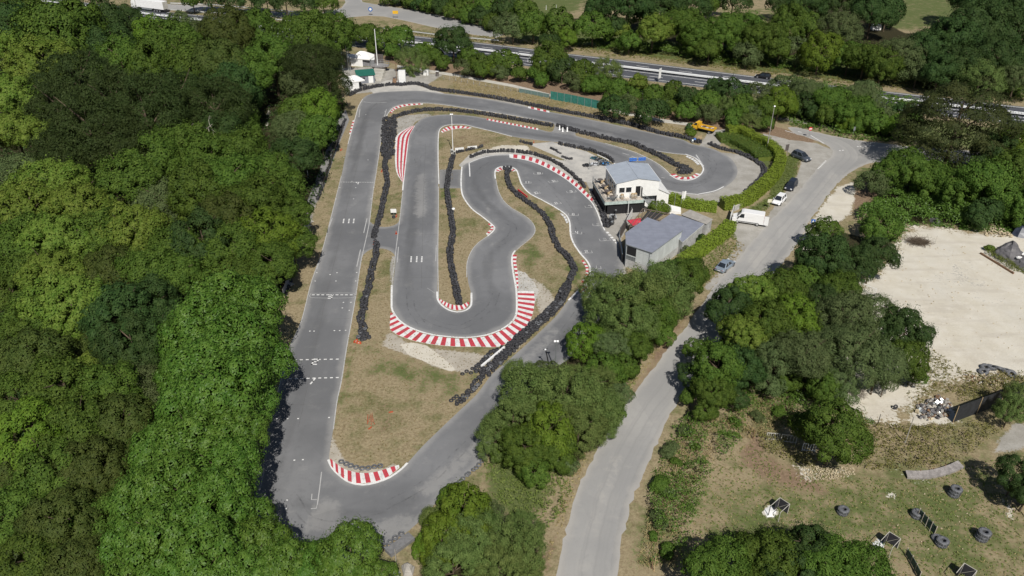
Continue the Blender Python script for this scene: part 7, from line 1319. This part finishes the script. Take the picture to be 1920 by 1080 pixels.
# paintball screens: white tube frame leaning over a dark panel
def screen(px, py, rz, lab):               # open booth: four posts, top rails, two dark sides
    q = P(px, py); t = E("paintball_screen", lab, "screen", (q.x, q.y, .005), rz, "white-framed screens on the paintball field"); L, D, h = 1.85, 1.25, 1.5; dk = mat("screen_mesh", (.03, .03, .038), .8)
    c = [Vector((0, 0, 0)), Vector((-L, 0, 0)), Vector((-L, -D, 0)), Vector((0, -D, 0))]; up = Vector((0, 0, h))
    for k, v in enumerate(c): b = MB(); b.cyl(v, v + up, .04, M_BLACK if k == 1 else M_CONC, n=6); b.build("post", t)
    b = MB(); b.tube([c[0] + up, c[1] + up],   .035, M_CONC, 6); b.tube([c[0] + up, c[3] + up, c[2] + up],   .035, M_CONC, 6); b.build("top_rail", t)
    b = MB(); b.box((.0, -D / 2, h / 2), (.04, D - .1, h - .06), dk); b.box((-L * .2, .0, h / 2), (L * .4, .04, h - .08), dk); b.build("panel", t)
    b = MB(); b.cyl((-.02, -D * .1, .1), (-.05, -D * .9, h - .1), .03, M_CONC, n=5); b.build("brace", t)
for px, py, rz, lab in [(1661, 1015, .72, "white-framed screen nearest the big shaded bush"), (1458, 951, .72, "white-framed screen half hidden behind the bush top"), (1800, 1074, .72, "white-framed screen cut by the lower frame edge"), (1915, 945, .72, "dark screen beside the bush at the frame edge")]: screen(px, py, rz, lab)
for px, py, lab in [(1647, 1022, "white sheet lying before the screen nearest the bush"), (1444, 960, "white sheet lying before the half hidden screen")]:
    mound("ground_sheet", lab, [(px - 12, py - 4), (px, py - 12), (px + 12, py - 2), (px + 8, py + 9), (px - 6, py + 10)], .12, M_WHITE_P, "sheet", int(px))
net_fence("low_net_fence", "low sagging green net fence between the tractor tyres", [(1719, 970), (1735, 988), (1750, 1004)], 1.1, mat("ragged_green_net", (.06, .1, .085), .9, .4, 3), 5, .25, M_PALE); net_fence("low_net_fence", "dark net strip in the grass near the frame bottom", [(1697, 1040), (1710, 1060), (1722, 1085)], .9, mat("ragged_green_net", (.06, .1, .085), .9), 4, .1, M_PALE)
wv = W2([(1698, 893), (1715, 894), (1740, 893), (1765, 888), (1785, 881), (1800, 874)]); wv = catmull(wv, .8); o0 = wv[0]; t = E("plank_edging", "curved grey weathered plank edging across the field", "edging", (o0[0], o0[1], 0)); b = MB(); A_, B_ = ribbon(wv - o0, .9, 0); n = len(A_)
vs = [(p[0], p[1], .55) for p in A_] + [(p[0], p[1], .3) for p in B_] + [(p[0], p[1], 0) for p in A_] + [(p[0], p[1], 0) for p in B_]; b.add(vs, [(n + i, n + i + 1, i + 1, i) for i in range(n - 1)] + [(i, i + 1, 2 * n + i + 1, 2 * n + i) for i in range(n - 1)] + [(3 * n + i, 3 * n + i + 1, n + i + 1, n + i) for i in range(n - 1)], mat("weathered_planks", (.27, .25, .24), .9, .3, 2, fine=6)); b.build("planks", t)
for k in (2, n // 2, n - 3): b = MB(); b.cyl((A_[k][0], A_[k][1], 0), (A_[k][0], A_[k][1], .75), .06, M_WOOD, n=6); b.build("peg", t)
# small leafless post and stone by the low wall at the nearest bend
pole("light_post", "short grey-green post by the low wall at the nearest bend", 745, 1072, 3.4, .07, M_FIBRE, "post"); mound("boulder", "brown boulder beside the short post at the nearest bend", [(752, 1062), (765, 1056), (778, 1064), (774, 1080), (757, 1082)], .9, M_FIBRE, "boulder", 11); mound("white_sheet", "white sheet at the foot of the short grey-green post", [(737, 1070), (745, 1066), (751, 1073), (748, 1090), (736, 1090)], .4, M_WHITE_P, "sheet", 12)
slat("cattle_gate", "pale metal gate half hidden in the bank shrubs", (1108, 618), (1122, 606), 1.2, 6, M_STEEL)
for px, py in [(1004, 17), (1024, 16), (1043, 15)]: pole("meadow_post", "white post in the open meadow", px, py + 2, 1.6, .1, M_WHITE_P, "post")["group"] = "white posts in the meadow"
q = P(1641, 57); t = E("parked_trailer", "small white trailer parked under the trees on the far field", "trailer", (q.x, q.y, 0)); b = MB(); b.box((0, 0, 1.1), (3.0, 1.8, 1.6), M_WHITE_P, 0, None, (.95, .9)); b.build("body", t)
for s in (-.7, .7): b = MB(); b.cyl((s, -.9, .3), (s, -.75, .3), .3, M_TYRE, n=12); b.build("wheel", t)
